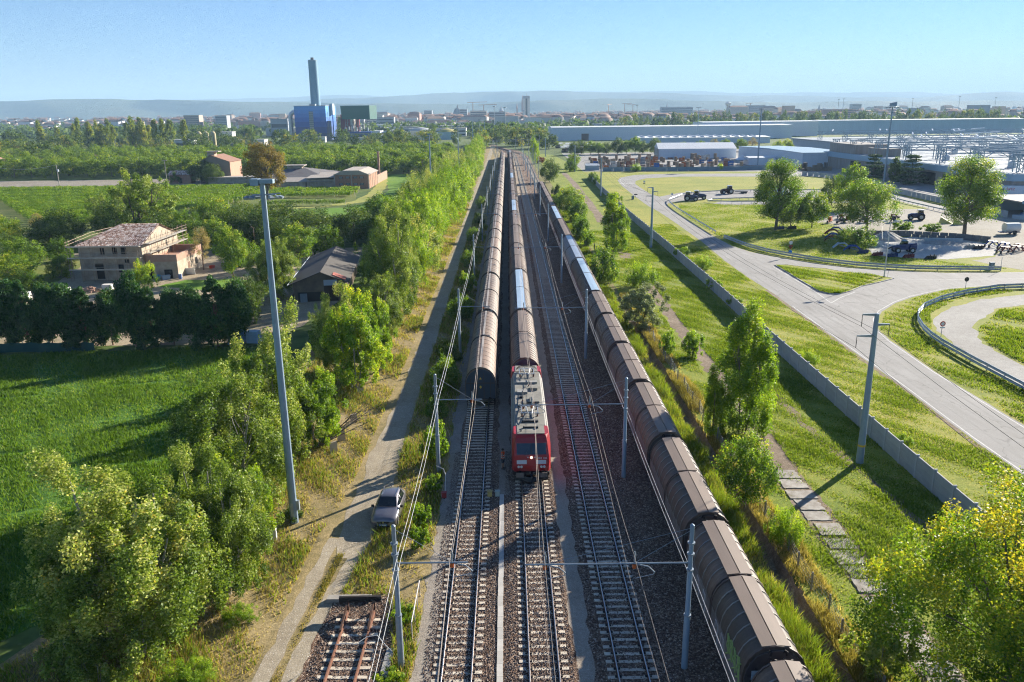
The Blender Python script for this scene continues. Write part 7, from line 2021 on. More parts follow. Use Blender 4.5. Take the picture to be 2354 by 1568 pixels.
m = MB(); m.add([(-13.6, -.5, 8.4), (-7.5, -.5, 11.3), (-7.5, 15.5, 11.3), (-13.6, 15.5, 8.4), (.5, -.5, 8.45), (.5, 15.5, 8.45)], [(0, 1, 2, 3), (1, 4, 5, 2)]); m.build('roof', plain('red_roof', (.30, .15, .10), .9, col2=(.24, .17, .12), scale=.6), ba)
m = MB(); m.bb(-9.5, -6.5, 1, 4, 10.3, 12.6); m.build('dormer', stone, ba); m = MB(); m.bb(-10, -4.5, .5, 4.5, 12.6, 12.9); m.build('dormer_roof', pr, ba)
for x in (-9.8, -5.2):
    for z in (2.2, 6.0):
        m = MB(); m.bb(x - .8, x + .8, -.05, .01, z, z + 1.0); m.build('window', dark_open, ba)
m = MB(); m.bb(-7, 16, -8, -.2, 0, 2.4); m.build('lean_to', stone, ba); m = MB(); m.bb(-7.4, 16.4, -8.4, 0, 2.4, 2.65); m.build('lean_to_roof', pr, ba)
ot = thing('outhouse', 'small brick outhouse with tiled roof left of the barn', 'outhouse', (-134, 343, 0)); m = MB(); m.bb(-9, 0, 0, 6, 0, 3.6); m.build('wall', brick_m, ot); m = MB(); m.add([(-9.4, -.4, 3.5), (.4, -.4, 3.5), (.4, 3, 5.2), (-9.4, 3, 5.2), (.4, 6.4, 3.5), (-9.4, 6.4, 3.5)], [(0, 1, 2, 3), (3, 2, 4, 5)]); m.build('roof', tiles_m, ot)
m = MB(); m.bb(-5, -3.6, -.04, .01, .1, 2.2); m.build('door', dark_open, ot)
# small houses at the left edge
for i, (x, y, w, d, h, col, lb) in enumerate([(-258, 408, 10, 9, 7.5, (.52, .36, .27), 'pale orange house at the left edge behind the ploughed field'), (-244, 432, 8, 8, 5, (.48, .16, .14), 'dark red house beside the pale orange one'), (-320, 560, 14, 10, 6, (.55, .46, .36), 'red-roofed house among the trees at the upper left'), (-238, 468, 12, 10, 4.6, (.46, .30, .22), 'low house with pink roof among the garden trees'), (-372, 640, 12, 10, 6, (.5, .42, .34), 'second red-roofed house among the trees at the upper left')]):
    t = thing('house', lb, 'house', (x, y, 0), .1 * i); wm_ = plain('hs%d' % i, col, .9)
    m = MB(); m.bb(-w / 2, w / 2, -d / 2, d / 2, 0, h); m.build('wall', wm_, t)
    m = MB(); q = .5; m.add([(-w / 2 - q, -d / 2 - q, h - .1), (w / 2 + q, -d / 2 - q, h - .1), (w / 2 + q, d / 2 + q, h - .1), (-w / 2 - q, d / 2 + q, h - .1), (-w / 4, 0, h + 2.2), (w / 4, 0, h + 2.2)], [(0, 1, 5, 4), (1, 2, 5), (2, 3, 4, 5), (3, 0, 4)]); m.build('roof', plain('terracotta', (.36, .20, .14), .9, col2=(.26, .15, .11), scale=.7), t)
    for k in range(3):
        for z in ((1.2, 4.2) if h > 5.5 else (1.2,)):
            m = MB(); m.bb(-w / 2 + 1.2 + k * (w - 2.4) / 2 - .5, -w / 2 + 1.2 + k * (w - 2.4) / 2 + .5, -d / 2 - .04, -d / 2 + .01, z, z + 1.3); m.build('window', dark_open, t)
tp_ = thing('utility_pole', 'concrete utility pole with transformer at the ploughed field', 'utility pole', (-178, 322, 0)); m = MB(); m.lathe([(.2, 0), (.12, 9.5)], 8); m.build('pole', pr, tp_); m = MB(); m.bar((-.9, 0, 9.4), (.9, 0, 9.4), .16); m.build('cross_arm', pr, tp_); m = MB(); m.lathe([(.35, 6.8), (.38, 7.4), (.3, 7.7)], 8, (.45, -.1, 0)); m.build('transformer', white_s, tp_)
m = MB(); m.path([(-178 - 80 * f, 322 + 66 * f, 9.4 - 3.2 * 4 * f * (1 - f)) for f in [k / 10 for k in range(11)]], .045, 5); tag(m.build('thick_cable', cable_m), 'pale cable hanging from the utility pole towards the orange house', 'cable')
tp_ = thing('utility_pole', 'slim lamp pole behind the towering willow', 'utility pole', (-126, 300, 0)); m = MB(); m.lathe([(.16, 0), (.1, 12)], 8); m.build('pole', pr, tp_); m = MB(); m.bar((-.9, 0, 11.8), (.9, 0, 11.8), .2); m.build('cross_arm', pr, tp_)

# ------------------------------------------------------------------ vineyard rows
def vine_mesh(seed, L, n, h=1.9):
    rng = np.random.default_rng(seed)
    x = rng.uniform(0, L, n); gap = .5 + .5 * np.sin(x * 1.1 + seed) * np.sin(x * .43 + 2 * seed)
    z = .45 + (h - .45) * rng.beta(2.2, 1.6, n) * (.75 + .35 * gap); y = rng.normal(0, .42, n)
    P = np.stack([x, y, z], 1)
    V, F = leaves(rng, P, .34, np.stack([np.zeros(n), y, np.full(n, .5)], 1), up=.4)
    return np_mesh('foliage', V, F, lm['vine'], np.clip(.5 + .2 * (gap - .5) + rng.normal(0, .16, n), 0, 1))
vm = [vine_mesh(k, 36, 3600) for k in range(3)]
pm_ = MB(); 
for k in range(7): pm_.bar((k * 6, 0, 0), (k * 6, 0, 1.9), .1)
pm_ = pm_.mesh('stakes'); pm_.materials.append(wood)
rows = []
for k, y in enumerate(np.arange(212, 320, 4.6)):
    xl = -126 - (y - 212) * .75; xr = -96 - (y - 212) * .02 if y < 240 else -88
    rows.append((y, xl, xr))
rows += [(252.5, -78, -51), (277.5, -88, -54), (282, -90, -53.6), (286.5, -92, -53.6), (291, -92, -54), (295.5, -92, -54.5), (300, -92, -55)]
for k, (y, xl, xr) in enumerate(sorted(rows)):
    t = thing('vine_row', 'row of grape vines, %s from the near edge of the vineyard' % ordinal(k), 'vine row', (xl, y, 0), 0, 'rows of the vineyard')
    n = max(1, round((xr - xl) / 36)); s_ = (xr - xl) / (36 * n)
    for j in range(n):
        o = mesh_obj('foliage', vm[(k + j) % 3], None, t, (j * 36 * s_, 0, 0)); o.scale = (s_, 1, 1.0 if k % 5 else .9)
        if y > 245 and j == n - 1: o = mesh_obj('stakes', pm_, None, t, (j * 36 * s_, 0, 0)); o.scale = (s_, 1, 1)
# ------------------------------------------------------------------ blue power plant with chimney
pw = thing('power_plant', 'blue banded power plant block with dark blue base', 'power plant', (-227, 885, 0), 0)
blues = [(.014, .045, .16), (.017, .065, .25), (.02, .10, .38), (.03, .15, .50), (.045, .21, .60), (.065, .27, .68), (.09, .33, .72)]
zs = [0, 8, 14.5, 20, 24.5, 28.5, 32.5, 36]
for k in range(7):
    m = MB(); m.bb(0, 33.5, 0, 52, zs[k], zs[k + 1] - .02); m.build('cladding_band', plain('blue_band%d' % k, blues[k], .5, col2=tuple(c * .85 for c in blues[k]), scale=.15), pw)
m = MB(); m.bb(-.3, 33.8, -.3, 52.3, 36, 36.5); m.build('roof', plain('plant_roof', (.30, .33, .36), .8), pw)
m = MB(); m.bb(15.5, 20, -.15, .05, 6.5, 30.5); w_ = m.build('stair_window', plain('stair_glass', (.16, .20, .20), .35), pw)
for k in range(11):
    g_ = MB(); g_.bb(15.4, 20.1, -.25, -.16, 7 + k * 2.2, 7.5 + k * 2.2); g_.build('mullion', plain('mullion_grey', (.36, .38, .36), .6), w_)
m = MB(); m.bb(14.5, 20.5, 10, 16, 36.5, 38.3); m.build('roof_unit', galv, pw)
m = MB(); m.bb(33.6, 37, 20, 30, 27, 38.5); m.build('roof_unit', plain('unit_pale', (.45, .52, .55), .6), pw)
m = MB(); m.bb(33.55, 34.4, 33, 36, 0, 30); m.build('side_shaft', plain('blue_band3', blues[3]), pw)
for k, (y, z0, z1) in enumerate([(9, 12, 30), (18, 8, 28)]):
    m = MB(); m.bb(33.5, 33.7, y, y + 1.2, z0, z1); m.build('side_window', plain('stair_glass', (.16, .20, .20)), pw)
ch = thing('chimney', 'tall pale concrete chimney rising behind the blue plant block', 'chimney', (-209.5, 912, 0))
m = MB(); m.lathe([(5.6, 0), (5.2, 36), (4.9, 62), (4.75, 84)], 28, cap=True); m.build('shaft', plain('chimney_concrete', (.19, .33, .42), .85, col2=(.14, .26, .36), scale=.12), ch, smooth=True)
m = MB(); m.bb(-1.6, 1.2, -1.6, 1.2, 84, 86.4); m.build('flue', plain('flue_dark', (.10, .09, .09), .8), ch)
m = MB(); m.lathe([(4.95, 82.6), (4.95, 83.1)], 24); m.build('top_ring', galv, ch)
pv_ = thing('exhaust_ducts', 'silver exhaust ducts and lattice beside the blue plant block', 'ducts', (-233, 890, 0))
m = MB(); m.path([(0, 0, 2), (0, 0, 24), (1, 0, 28), (4, 0, 30), (6, 0, 30)], 2.2, 12); m.build('duct', plain('duct_silver', (.5, .53, .56), .35, metal=.6), pv_, smooth=True)
m = MB(); m.path([(-3, -4, 8), (-3, -4, 3), (0, -4, 1)], 1.2, 10); m.build('duct', MATS['duct_silver'], pv_)
m = MB()
for x in (-4, 3):
    for z in range(0, 28, 4): m.bar((x, -2.6, z), (x, -2.6, z + 4), .3); m.bar((-4, -2.6, z), (3, -2.6, z + 4), .18)
m.build('lattice', galv, pv_)
gb = thing('boiler_house', 'dark green box on steel lattice beside the blue block', 'plant building', (-177, 882, 0))
gr = plain('green_cladding', (.012, .115, .095), .5, col2=(.012, .095, .08), scale=.2)
m = MB(); m.add([(1, 0, 22), (31, -1, 22), (36, 16, 22), (3, 16, 22), (0, 0, 36), (31, -1, 36), (36, 16, 36), (2, 16, 36)], [(3, 2, 1, 0), (4, 5, 6, 7), (0, 1, 5, 4), (1, 2, 6, 5), (2, 3, 7, 6), (3, 0, 4, 7)]); m.build('upper_box', gr, gb)
m = MB(); m.bb(-1, 31.5, 1, 30, 0, 9); m.build('base_hall', plain('blue_band1', blues[1]), gb)
m = MB(); m.bb(2, 31.6, .85, 1.0, 6.3, 7.6); m.build('window_band', plain('stair_glass', (.16, .20, .20)), gb)
m = MB(); m.bb(31.6, 40, 6, 30, 0, 9.6); m.build('side_hall', plain('pale_hall', (.55, .58, .60), .7), gb)
m = MB(); m.bb(-4, 6, 18, 40, 9, 27); m.build('red_box', plain('red_cladding', (.20, .018, .035), .6), gb)
for x in (8, 14):
    m = MB(); m.lathe([(2.4, 9), (2.4, 22)], 12, (x, 20, 0)); m.build('vessel', plain('red_vessel', (.42, .06, .07), .5) if x == 14 else palew, gb)
m = MB()
for x in (4, 10, 16, 22, 28):
    for y in (2, 14): m.bar((x, y, 9), (x, y, 22), .4)
    for z in (12, 15.5, 19): m.bar((x, 2, z), (x + 6 if x < 28 else x, 2, z), .25)
    if x < 28: m.bar((x, 2, 9), (x + 6, 2, 15.5), .2); m.bar((x, 2, 15.5), (x + 6, 2, 22), .2)
tag(m.build('lattice', plain('lattice_grey', (.22, .23, .24), .6), gb), kind='stuff')
for k in range(7):
    m = MB(); m.path([(3 + k * 4, 5, 10 + k % 3), (3 + k * 4, 5, 13.5 + k % 3)], [1.1, .9], 9); m.build('tank', palew if k % 2 else galv, gb)
for i, (x, y, r_, h, col, roofc, lb) in enumerate([(-118, 862, 15, 8, (.60, .47, .06), (.40, .42, .40), 'wide yellow tank with grey conical roof'), (-93, 888, 12, 9.5, (.62, .64, .64), (.45, .47, .46), 'white round tank with grey conical roof'), (-64, 882, 11, 8, (.34, .48, .52), (.55, .48, .14), 'pale blue tank with yellowish domed roof'), (-123, 818, 10, 4, (.55, .55, .5), (.62, .62, .58), 'low white domed tank in front of the yellow one')]):
    t = thing('storage_tank', lb, 'tank', (x, y, 0), 0, 'tanks beside the plant'); m = MB(); m.lathe([(r_, 0), (r_, h)], 24, cap=False); m.build('shell', plain('tank%d' % i, col, .6), t, smooth=True)
    m = MB(); m.lathe([(r_ * 1.03, h), (r_ * .6, h + 2.4), (.3, h + 3.6)], 24); m.build('roof', plain('tankroof%d' % i, roofc, .7), t)
for i, x in enumerate((-262, -256, -250)):
    t = thing('silo', 'beige silo with domed top, %s from the left of three left of the plant' % ordinal(i), 'silo', (x, 700, 0), 0, 'beige silos'); m = MB(); m.lathe([(2.3, 0), (2.3, 13)], 14); m.build('shell', plain('silo_beige', (.42, .36, .20), .7), t, smooth=True); m = MB(); m.lathe([(2.3, 13.02), (1.5, 14.3), (.3, 14.9)], 14); m.build('dome', MATS['silo_beige'], t, smooth=True)
rg = random.Random(31)
pal = [(.60, .60, .57), (.52, .50, .46), (.46, .34, .27), (.55, .45, .36), (.38, .40, .43), (.62, .58, .50), (.44, .25, .20), (.34, .36, .38)]
cm_ = [plain('facade%d' % k, c, .8, col2=tuple(v * .85 for v in c), scale=.2) for k, c in enumerate(pal)]
roof_t = plain('town_roof', (.30, .20, .15), .9); roof_g = plain('flat_roof', (.40, .40, .39), .9); winm = plain('town_window', (.07, .08, .09), .4)


def block(name, label, x, y, w, d, h, mat, roof='flat', floors=None, group=None, cat='building', rz=0.0):
    t = thing(name, label, cat, (x, y, 0), rz, group)
    m = MB(); m.bb(-w / 2, w / 2, -d / 2, d / 2, 0, h); m.build('wall', mat, t)
    m = MB()
    if roof == 'flat': m.bb(-w / 2 - .3, w / 2 + .3, -d / 2 - .3, d / 2 + .3, h, h + .7); m.build('roof', roof_g, t)
    else:
        m.add([(-w / 2 - .5, -d / 2 - .5, h), (w / 2 + .5, -d / 2 - .5, h), (w / 2 + .5, d / 2 + .5, h), (-w / 2 - .5, d / 2 + .5, h), (-w / 3, 0, h + d * .22), (w / 3, 0, h + d * .22)], [(0, 1, 5, 4), (1, 2, 5), (2, 3, 4, 5), (3, 0, 4)]); m.build('roof', roof_t, t)
    if floors:
        for k in range(floors):
            z = 1.2 + k * (h - 1) / floors
            m = MB(); m.bb(-w / 2 + 1, w / 2 - 1, -d / 2 - .06, -d / 2 + .02, z, z + (h - 1) / floors * .42); m.build('window_band', winm, t)
    return t


# low industrial buildings round the plant
for i, (x, y, w, d, h, c, lb) in enumerate([(-190, 838, 10, 6, 5, 0, 'white shed in front of the blue plant block'), (-150, 830, 14, 7, 4, 0, 'white low building in front of the boiler house'), (-214, 838, 6, 5, 6, 5, 'ochre container building left in front of the plant'), (-205, 835, 4, 4, 10, 0, 'white cylinder-like tower in front of the plant'), (-85, 1010, 70, 24, 9, 0, 'long white warehouse behind the tanks'), (-60, 1090, 60, 30, 11, 4, 'dark grey warehouse behind the long white one'), (-130, 1060, 40, 20, 10, 0, 'white factory hall right behind the plant'), (-300, 760, 26, 14, 6, 0, 'white factory with barrel roof left of the plant'), (-268, 790, 12, 10, 12, 0, 'white office block left of the plant'), (-246, 770, 40, 12, 5, 0, 'low white flat building left of the plant'), (-250, 735, 60, 3, 3, 7, 'dark blue fence-like shed left of the plant'), (-290, 1060, 22, 16, 22, 4, 'grey tower block left behind the plant')]):
    block('industrial_building', lb, x, y, w, d, h, cm_[c] if c != 7 else plain('navy', (.03, .08, .20), .7), 'flat', 2 if h > 8 else 1, 'low buildings near the plant')
dz = thing('church_dome', 'dark church dome on the city skyline', 'church', (-140, 2350, 0)); m = MB(); m.lathe([(12, 0), (12, 22)], 12); m.build('drum', cm_[6], dz); m = MB(); m.lathe([(13, 22), (12, 30), (8, 37), (2, 41), (2, 46), (.2, 50)], 12); m.build('dome', plain('lead', (.16, .18, .20), .6), dz, smooth=True)
for i, (x, y, h, w, lb) in enumerate([(62, 3300, 92, 9, 'tall slender brick bell tower with spire left of the slim white tower'), (40, 3300, 62, 7, 'shorter brick spire left of the tall bell tower'), (-18, 2600, 46, 14, 'brown church tower with lantern on the skyline'), (-330 + 240, 2700, 34, 10, 'small dark spire on the skyline'), (560, 2900, 52, 8, 'dark spire on the right skyline'), (980, 2600, 40, 7, 'pointed church spire on the far right skyline')]):
    t = thing('bell_tower', lb, 'tower', (x, y, 0), 0, 'spires on the skyline'); m = MB(); m.bb(-w / 2, w / 2, -w / 2, w / 2, 0, h * .68); m.build('shaft', cm_[6], t); m = MB(); m.lathe([(w * .55, h * .68), (w * .42, h * .75), (.2, h)], 8); m.build('spire', cm_[4] if i > 1 else cm_[6], t)
tw = thing('tower', 'slim white and dark high-rise tower above the track bend', 'tower', (46.5, 1985, 0)); 
m = MB(); m.bb(-8, -2.2, -8, 8, 0, 58); m.build('side_shaft', cm_[0], tw); m = MB(); m.bb(2.2, 8, -8, 8, 0, 58); m.build('side_shaft', cm_[0], tw); m = MB(); m.bb(-2.2, 2.2, -7, 7, 0, 60); m.build('core', plain('core_dark', (.06, .07, .08), .5), tw); m = MB(); m.bb(-8, 8, -8.2, 8.2, 58, 64); m.build('crown', cm_[4], tw); m = MB(); m.path([(0, 0, 64), (0, 0, 70)], .4, 5); m.build('antenna', galv, tw)
wt = thing('water_tower', 'mushroom water tower on the right skyline', 'water tower', (560, 2100, 0)); m = MB(); m.lathe([(2.5, 0), (2.2, 34), (7, 40), (7.5, 44), (3, 46)], 14); m.build('shell', cm_[0], wt, smooth=True); m = MB(); m.lathe([(3.0, 46.02), (1, 47.5)], 10); m.build('cap', roof_g, wt)
for i, (x, y, h) in enumerate([(-86, 2100, 52), (-60, 2150, 46), (355, 2500, 48), (300, 2450, 46), (690, 2350, 44), (395, 2600, 46)]):
    t = thing('tower_crane', 'construction crane on the skyline, %s from the list of six left to right clusters' % ordinal(i), 'crane', (x, y, 0), .4 * i, 'cranes on the skyline'); m = MB(); m.bb(-.8, .8, -.8, .8, 0, h); m.build('mast', plain('crane_red', (.40, .22, .14), .7), t); m = MB(); m.bar((-14, 0, h), (36, 0, h + 1), 1.2); m.build('jib', MATS['crane_red'], t)
    t['label'] = ['construction crane right of the church dome', 'second crane right of the church dome', 'crane over the stadium roof', 'crane left of the stadium roof', 'crane above the far wood on the right', 'crane with raised jib right of the stadium'][i]
GC = 'city buildings on the horizon'
for i in range(120):
    y = rg.uniform(1500, 3600); x = rg.uniform(-.36, .62) * y
    if -.1 < x / y < .02: x = rg.uniform(-.36, -.12) * y
    w = rg.uniform(14, 46); h = rg.choice([9, 12, 14, 16, 18, 24, 30]) * rg.uniform(.8, 1.1); 
    block('city_building', 'ordinary block among the hazy city buildings on the horizon', x, y, w, rg.uniform(12, 20), h, cm_[rg.randrange(8)], rg.choice(['flat', 'hip', 'hip']), None, GC, rz=rg.uniform(-.5, .5))
for i in range(70):
    y = rg.uniform(1300, 2600); x = rg.uniform(-.13, .06) * y
    block('city_building', 'ordinary block among the hazy city buildings on the horizon', x, y, rg.uniform(14, 50), rg.uniform(12, 20), rg.uniform(8, 20), cm_[rg.randrange(8)], rg.choice(['flat', 'hip']), None, GC, rz=rg.uniform(-.4, .4))
for i, (x, y, w, d, h, c, fl, lb) in enumerate([(-560, 1480, 34, 20, 34, 2, 8, 'brown rounded apartment block at the left horizon'), (-515, 1500, 26, 18, 32, 4, 8, 'grey apartment block at the left horizon'), (-350, 1700, 70, 20, 28, 5, 6, 'long cream apartment block above the left woods'), (-255, 1600, 40, 18, 27, 5, 6, 'stepped cream apartment block above the left woods'), (-220, 1500, 40, 18, 22, 7, 4, 'dark blue glazed block left behind the plant'), (-190, 2000, 24, 16, 42, 4, 8, 'grey high-rise right of the green box'), (-110, 2100, 24, 16, 46, 4, 8, 'twin grey high-rise left of the dome'), (-170, 1700, 44, 16, 22, 6, 5, 'terracotta apartment block right of the green box'), (-20, 1650, 40, 18, 34, 7, 7, 'dark red and grey block left of the slim tower'), (-60, 1750, 44, 18, 38, 5, 8, 'pale office block with terraces left of the slim tower'), (170, 1700, 60, 20, 20, 0, 4, 'white block right of the slim tower'), (470, 2300, 110, 20, 46, 4, 6, 'wide grey hospital-like block on the right skyline'), (690, 2300, 60, 20, 50, 4, 7, 'tall grey block on the right skyline'), (1010, 2400, 34, 18, 52, 7, 8, 'dark tower block on the far right skyline'), (720, 1800, 90, 20, 30, 6, 6, 'reddish apartment block on the right skyline'), (250, 2300, 120, 40, 26, 5, 0, 'stadium-like pale roof on the skyline')]):
    block('city_building', lb, x, y, w * .8, d, 18 + (h - 18) * .62 if h > 18 else h, cm_[c], 'flat', fl, 'notable city buildings')
for i, (x, y, h) in enumerate([(212, 1350, 36), (-3, 1200, 34), (-20, 1300, 36), (30, 1500, 30), (800, 2000, 48), (690, 1700, 46), (930, 1900, 48), (1010, 1850, 50), (1150, 1950, 48)]):
    t = thing('distant_mast', 'thin mast on the horizon, %s of nine' % ordinal(i), 'mast', (x, y, 0), 0, 'thin masts on the horizon'); m = MB(); m.lathe([(.6, 0), (.4, h)], 6); m.build('pole', galv, t); m = MB(); m.lathe([(2.4, h - .4), (2.4, h + .6)], 8); m.build('head', galv, t)
# low sheds between city and railway
for i in range(26):
    y = rg.uniform(1020, 1400); x = rg.choice([rg.uniform(-330, -40), rg.uniform(40, 420)])
    block('warehouse', 'low pale warehouse among the trees before the city', x, y, rg.uniform(30, 80), rg.uniform(20, 40), rg.uniform(6, 10), cm_[rg.choice([0, 0, 1, 4])], 'flat', None, 'warehouses before the city', rz=rg.uniform(-.2, .2))

# the mass of small roofs of the town behind
rngc = np.random.default_rng(9); n = 2600
y = np.exp(rngc.uniform(math.log(1500), math.log(5200), n)); x = rngc.uniform(-.75, .8, n) * y
kp = (rngc.random(n) < np.where((x / y > -.4) & (x / y < .3), 1, .45)); x, y = x[kp], y[kp]; n = len(x)
w = rngc.uniform(5, 16, n); d = rngc.uniform(5, 9, n); h = rngc.uniform(6, 15, n) * (1 + y / 7000); a = rngc.uniform(-.6, .6, n)
B = np.array([[-1, -1, 0], [1, -1, 0], [1, 1, 0], [-1, 1, 0], [-1, -1, 1], [1, -1, 1], [1, 1, 1], [-1, 1, 1], [-.7, 0, 1.3], [.7, 0, 1.3]])
V = B[None] * np.stack([w, d, h], 1)[:, None]; X = V[:, :, 0] * np.cos(a)[:, None] - V[:, :, 1] * np.sin(a)[:, None] + x[:, None]; Y = V[:, :, 0] * np.sin(a)[:, None] + V[:, :, 1] * np.cos(a)[:, None] + y[:, None]
V = np.stack([X, Y, V[:, :, 2]], 2).reshape(-1, 3); k = (np.arange(n) * 10)[:, None]
Fw = np.concatenate([k + np.array(q)[None] for q in ((0, 1, 5, 4), (1, 2, 6, 5), (2, 3, 7, 6), (3, 0, 4, 7), (4, 5, 9, 8), (6, 7, 8, 9))]); tw_ = np.concatenate([np.tile(rngc.random(n), 1)] * 4 + [np.full(n, 1.5)] * 2)
t = NT('town_mass'); t.rough(.9); at = t.node('ShaderNodeAttribute', attribute_name='tint')
t.base(t.ramp(at.outputs['Fac'], [(0, (.34, .25, .19)), (.25, (.5, .42, .34)), (.6, (.58, .56, .52)), (.9, (.44, .45, .46)), (1, (.33, .19, .13))]))
tag(mesh_obj('distant_town', np_mesh('distant_town', V, Fw, t.m, tw_)), 'mass of small houses of the distant town below the hills', 'town', kind='stuff')
# ------------------------------------------------------------------ white halls and factory on the right
white_c = plain('white_cladding', (.62, .67, .72), .55, col2=(.55, .60, .65), scale=.5, amt=.6, stretch=(6, 6, .15))
white_r = plain('white_roofing', (.68, .70, .70), .6, scale=.3)
grey_c = plain('grey_cladding', (.36, .42, .46), .55, col2=(.30, .35, .39), scale=.4, stretch=(6, 6, .2))
blue_c = plain('pale_blue_cladding', (.30, .43, .52), .5, col2=(.26, .38, .46), scale=.4, stretch=(5, 5, .2))
rust_c = plain('stained_cladding', (.34, .32, .29), .8, col2=(.22, .17, .13), scale=.3, amt=.8, stretch=(3, 3, .3))


def hall(label, x0, y0, L, D, h, rz, wall_m, roof_m, doors=(), step=6.0, group='industrial halls', rise=.6):
    t = thing('industrial_hall', label, 'industrial hall', (x0, y0, 0), rz, group)
    n = int(L / step)
    pmsh = MB().bb(.03, L / n - .03, -.06, 0, 0, h).mesh('cladding_panel'); pmsh.materials.append(wall_m)
    for k in range(n): mesh_obj('cladding_panel', pmsh, None, t, (k * L / n, 0, 0))
    m = MB(); m.bb(0, L, .01, D, 0, h - .05); m.build('body', wall_m, t)
    m = MB(); m.add([(-.4, -.5, h), (L + .4, -.5, h), (L + .4, D / 2, h + rise), (-.4, D / 2, h + rise), (L + .4, D + .5, h), (-.4, D + .5, h)], [(0, 1, 2, 3), (3, 2, 4, 5), (0, 3, 5), (1, 4, 2), (5, 4, 1, 0)]); m.build('roof', roof_m, t)
    for (a, b, z) in doors:
        m = MB(); m.bb(a, b, -.12, -.07, 0, z); m.build('door', plain('rust_door', (.18, .12, .10), .8), t)
    return t


hall('very long white hall with a brown gate behind the pallet yard', 43.5, 803, 235, 60, 12.6, 0, white_c, white_r, [(29, 36, 6.5)], 8)
hall('low hall with domed skylights in front of the long white hall', 113, 705, 110, 50, 5.0, R(-6), white_c, white_r, (), 10)
hall('grey-white hall behind the right end of the long hall', 205, 860, 120, 50, 15, 0, white_c, white_r, (), 8)
hall('tall pale hall on the right behind the steel trusses', 350, 925, 225, 40, 14.5, R(-3), plain('pale_teal_cladding', (.46, .60, .64), .5, scale=.3, stretch=(5, 5, .2)), white_r, (), 9)
hall('metal box hall with ribbed roof beside the factory', 143.5, 396, 24, 78, 7.0, R(7), white_c, blue_c, (), 4)
hall('low blue-grey building left of the metal box hall', 124, 418, 14, 10, 3.6, 0, white_c, white_r, (), 4)
for i in range(40):
    k, r_ = divmod(i, 14)
    t = thing('skylight_dome', 'white domed skylight on the low hall roof, one of many in rows', 'skylight', (118 + r_ * 7.2 + k * .6, 712 + k * 12 - r_ * .75, 5.2), 0, 'skylights of the low hall'); m = MB(); m.lathe([(2.3, 0), (2.0, .6), (1.1, 1.0), (.1, 1.15)], 10); m.build('dome', white_s, t, smooth=True); m = MB(); m.lathe([(2.5, -.2), (2.5, .02)], 10); m.build('curb', galv, t)
# white tent hall
te = thing('tent_hall', 'white gabled tent hall behind the stacks of pallets', 'tent hall', (89.5, 484, 0), R(-6))
m = MB(); n = 9
pn = MB().bb(.05, 45 / n - .05, -.05, .0, 0, 5.6).mesh('tent_panel'); pn.materials.append(white_c)
for k in range(n): mesh_obj('tent_panel', pn, None, te, (k * 45 / n, 0, 0))
m = MB(); m.bb(0, 45, .01, 30, 0, 5.6); m.build('body', white_c, te)
m = MB(); m.add([(-.3, -.4, 5.6), (45.3, -.4, 5.6), (45.3, 15, 8.6), (-.3, 15, 8.6), (45.3, 30.4, 5.6), (-.3, 30.4, 5.6)], [(0, 1, 2, 3), (3, 2, 4, 5), (0, 3, 5), (1, 4, 2)]); m.build('roof', white_r, te)
g_ = MB()
for y in (0, 6, 12, 18, 24, 30): g_.bar((-.12, y, 0), (-.12, y, 5.6), .3)
g_.bar((-.12, 0, 3), (-.12, 30, 3), .25); g_.bar((-.12, 0, 0), (-.12, 12, 5.6), .2); g_.build('gable_frame', plain('beige_frame', (.42, .36, .28), .7), te)
pg = thing('pagoda_tent', 'small white pagoda tent right of the pallet yard', 'tent', (122, 424, 0)); m = MB(); m.add([(-3, -3, 2.4), (3, -3, 2.4), (3, 3, 2.4), (-3, 3, 2.4), (-1, -1, 3.6), (1, -1, 3.6), (1, 1, 3.6), (-1, 1, 3.6), (0, 0, 5.2)], [(0, 1, 5, 4), (1, 2, 6, 5), (2, 3, 7, 6), (3, 0, 4, 7), (4, 5, 8), (5, 6, 8), (6, 7, 8), (7, 4, 8)]); m.build('canopy', white_r, pg)
for x in (-2.9, 2.9):
    for y in (-2.9, 2.9):
        m = MB(); m.path([(x, y, 0), (x, y, 2.4)], .06, 6); m.build('leg', galv, pg)
ms = thing('metal_shed', 'small pale metal shed at the end of the concrete wall', 'shed', (37.8, 393, 0)); m = MB(); m.bb(0, 6.4, 0, 5, 0, 2.3); m.build('wall', grey_c, ms); m = MB(); m.add([(-.2, -.2, 2.25), (6.6, -.2, 2.25), (6.6, 2.5, 3.1), (-.2, 2.5, 3.1), (6.6, 5.2, 2.25), (-.2, 5.2, 2.25)], [(0, 1, 2, 3), (3, 2, 4, 5), (0, 3, 5), (1, 4, 2)]); m.build('roof', white_r, ms)
bb_ = thing('yard_barrier', 'long blue-grey barrier wall between the pallet yard and the test road', 'barrier', (45, 385, 0)); 
pbm = MB().bb(0, 4.9, -.08, .08, 0, 1.9).mesh('barrier_panel'); pbm.materials.append(plain('barrier_blue', (.17, .25, .31), .7, scale=.5))
for k in range(16): mesh_obj('barrier_panel', pbm, None, bb_, (k * 5, -.6 * math.sin(k * .18) * 6, 0), 0)

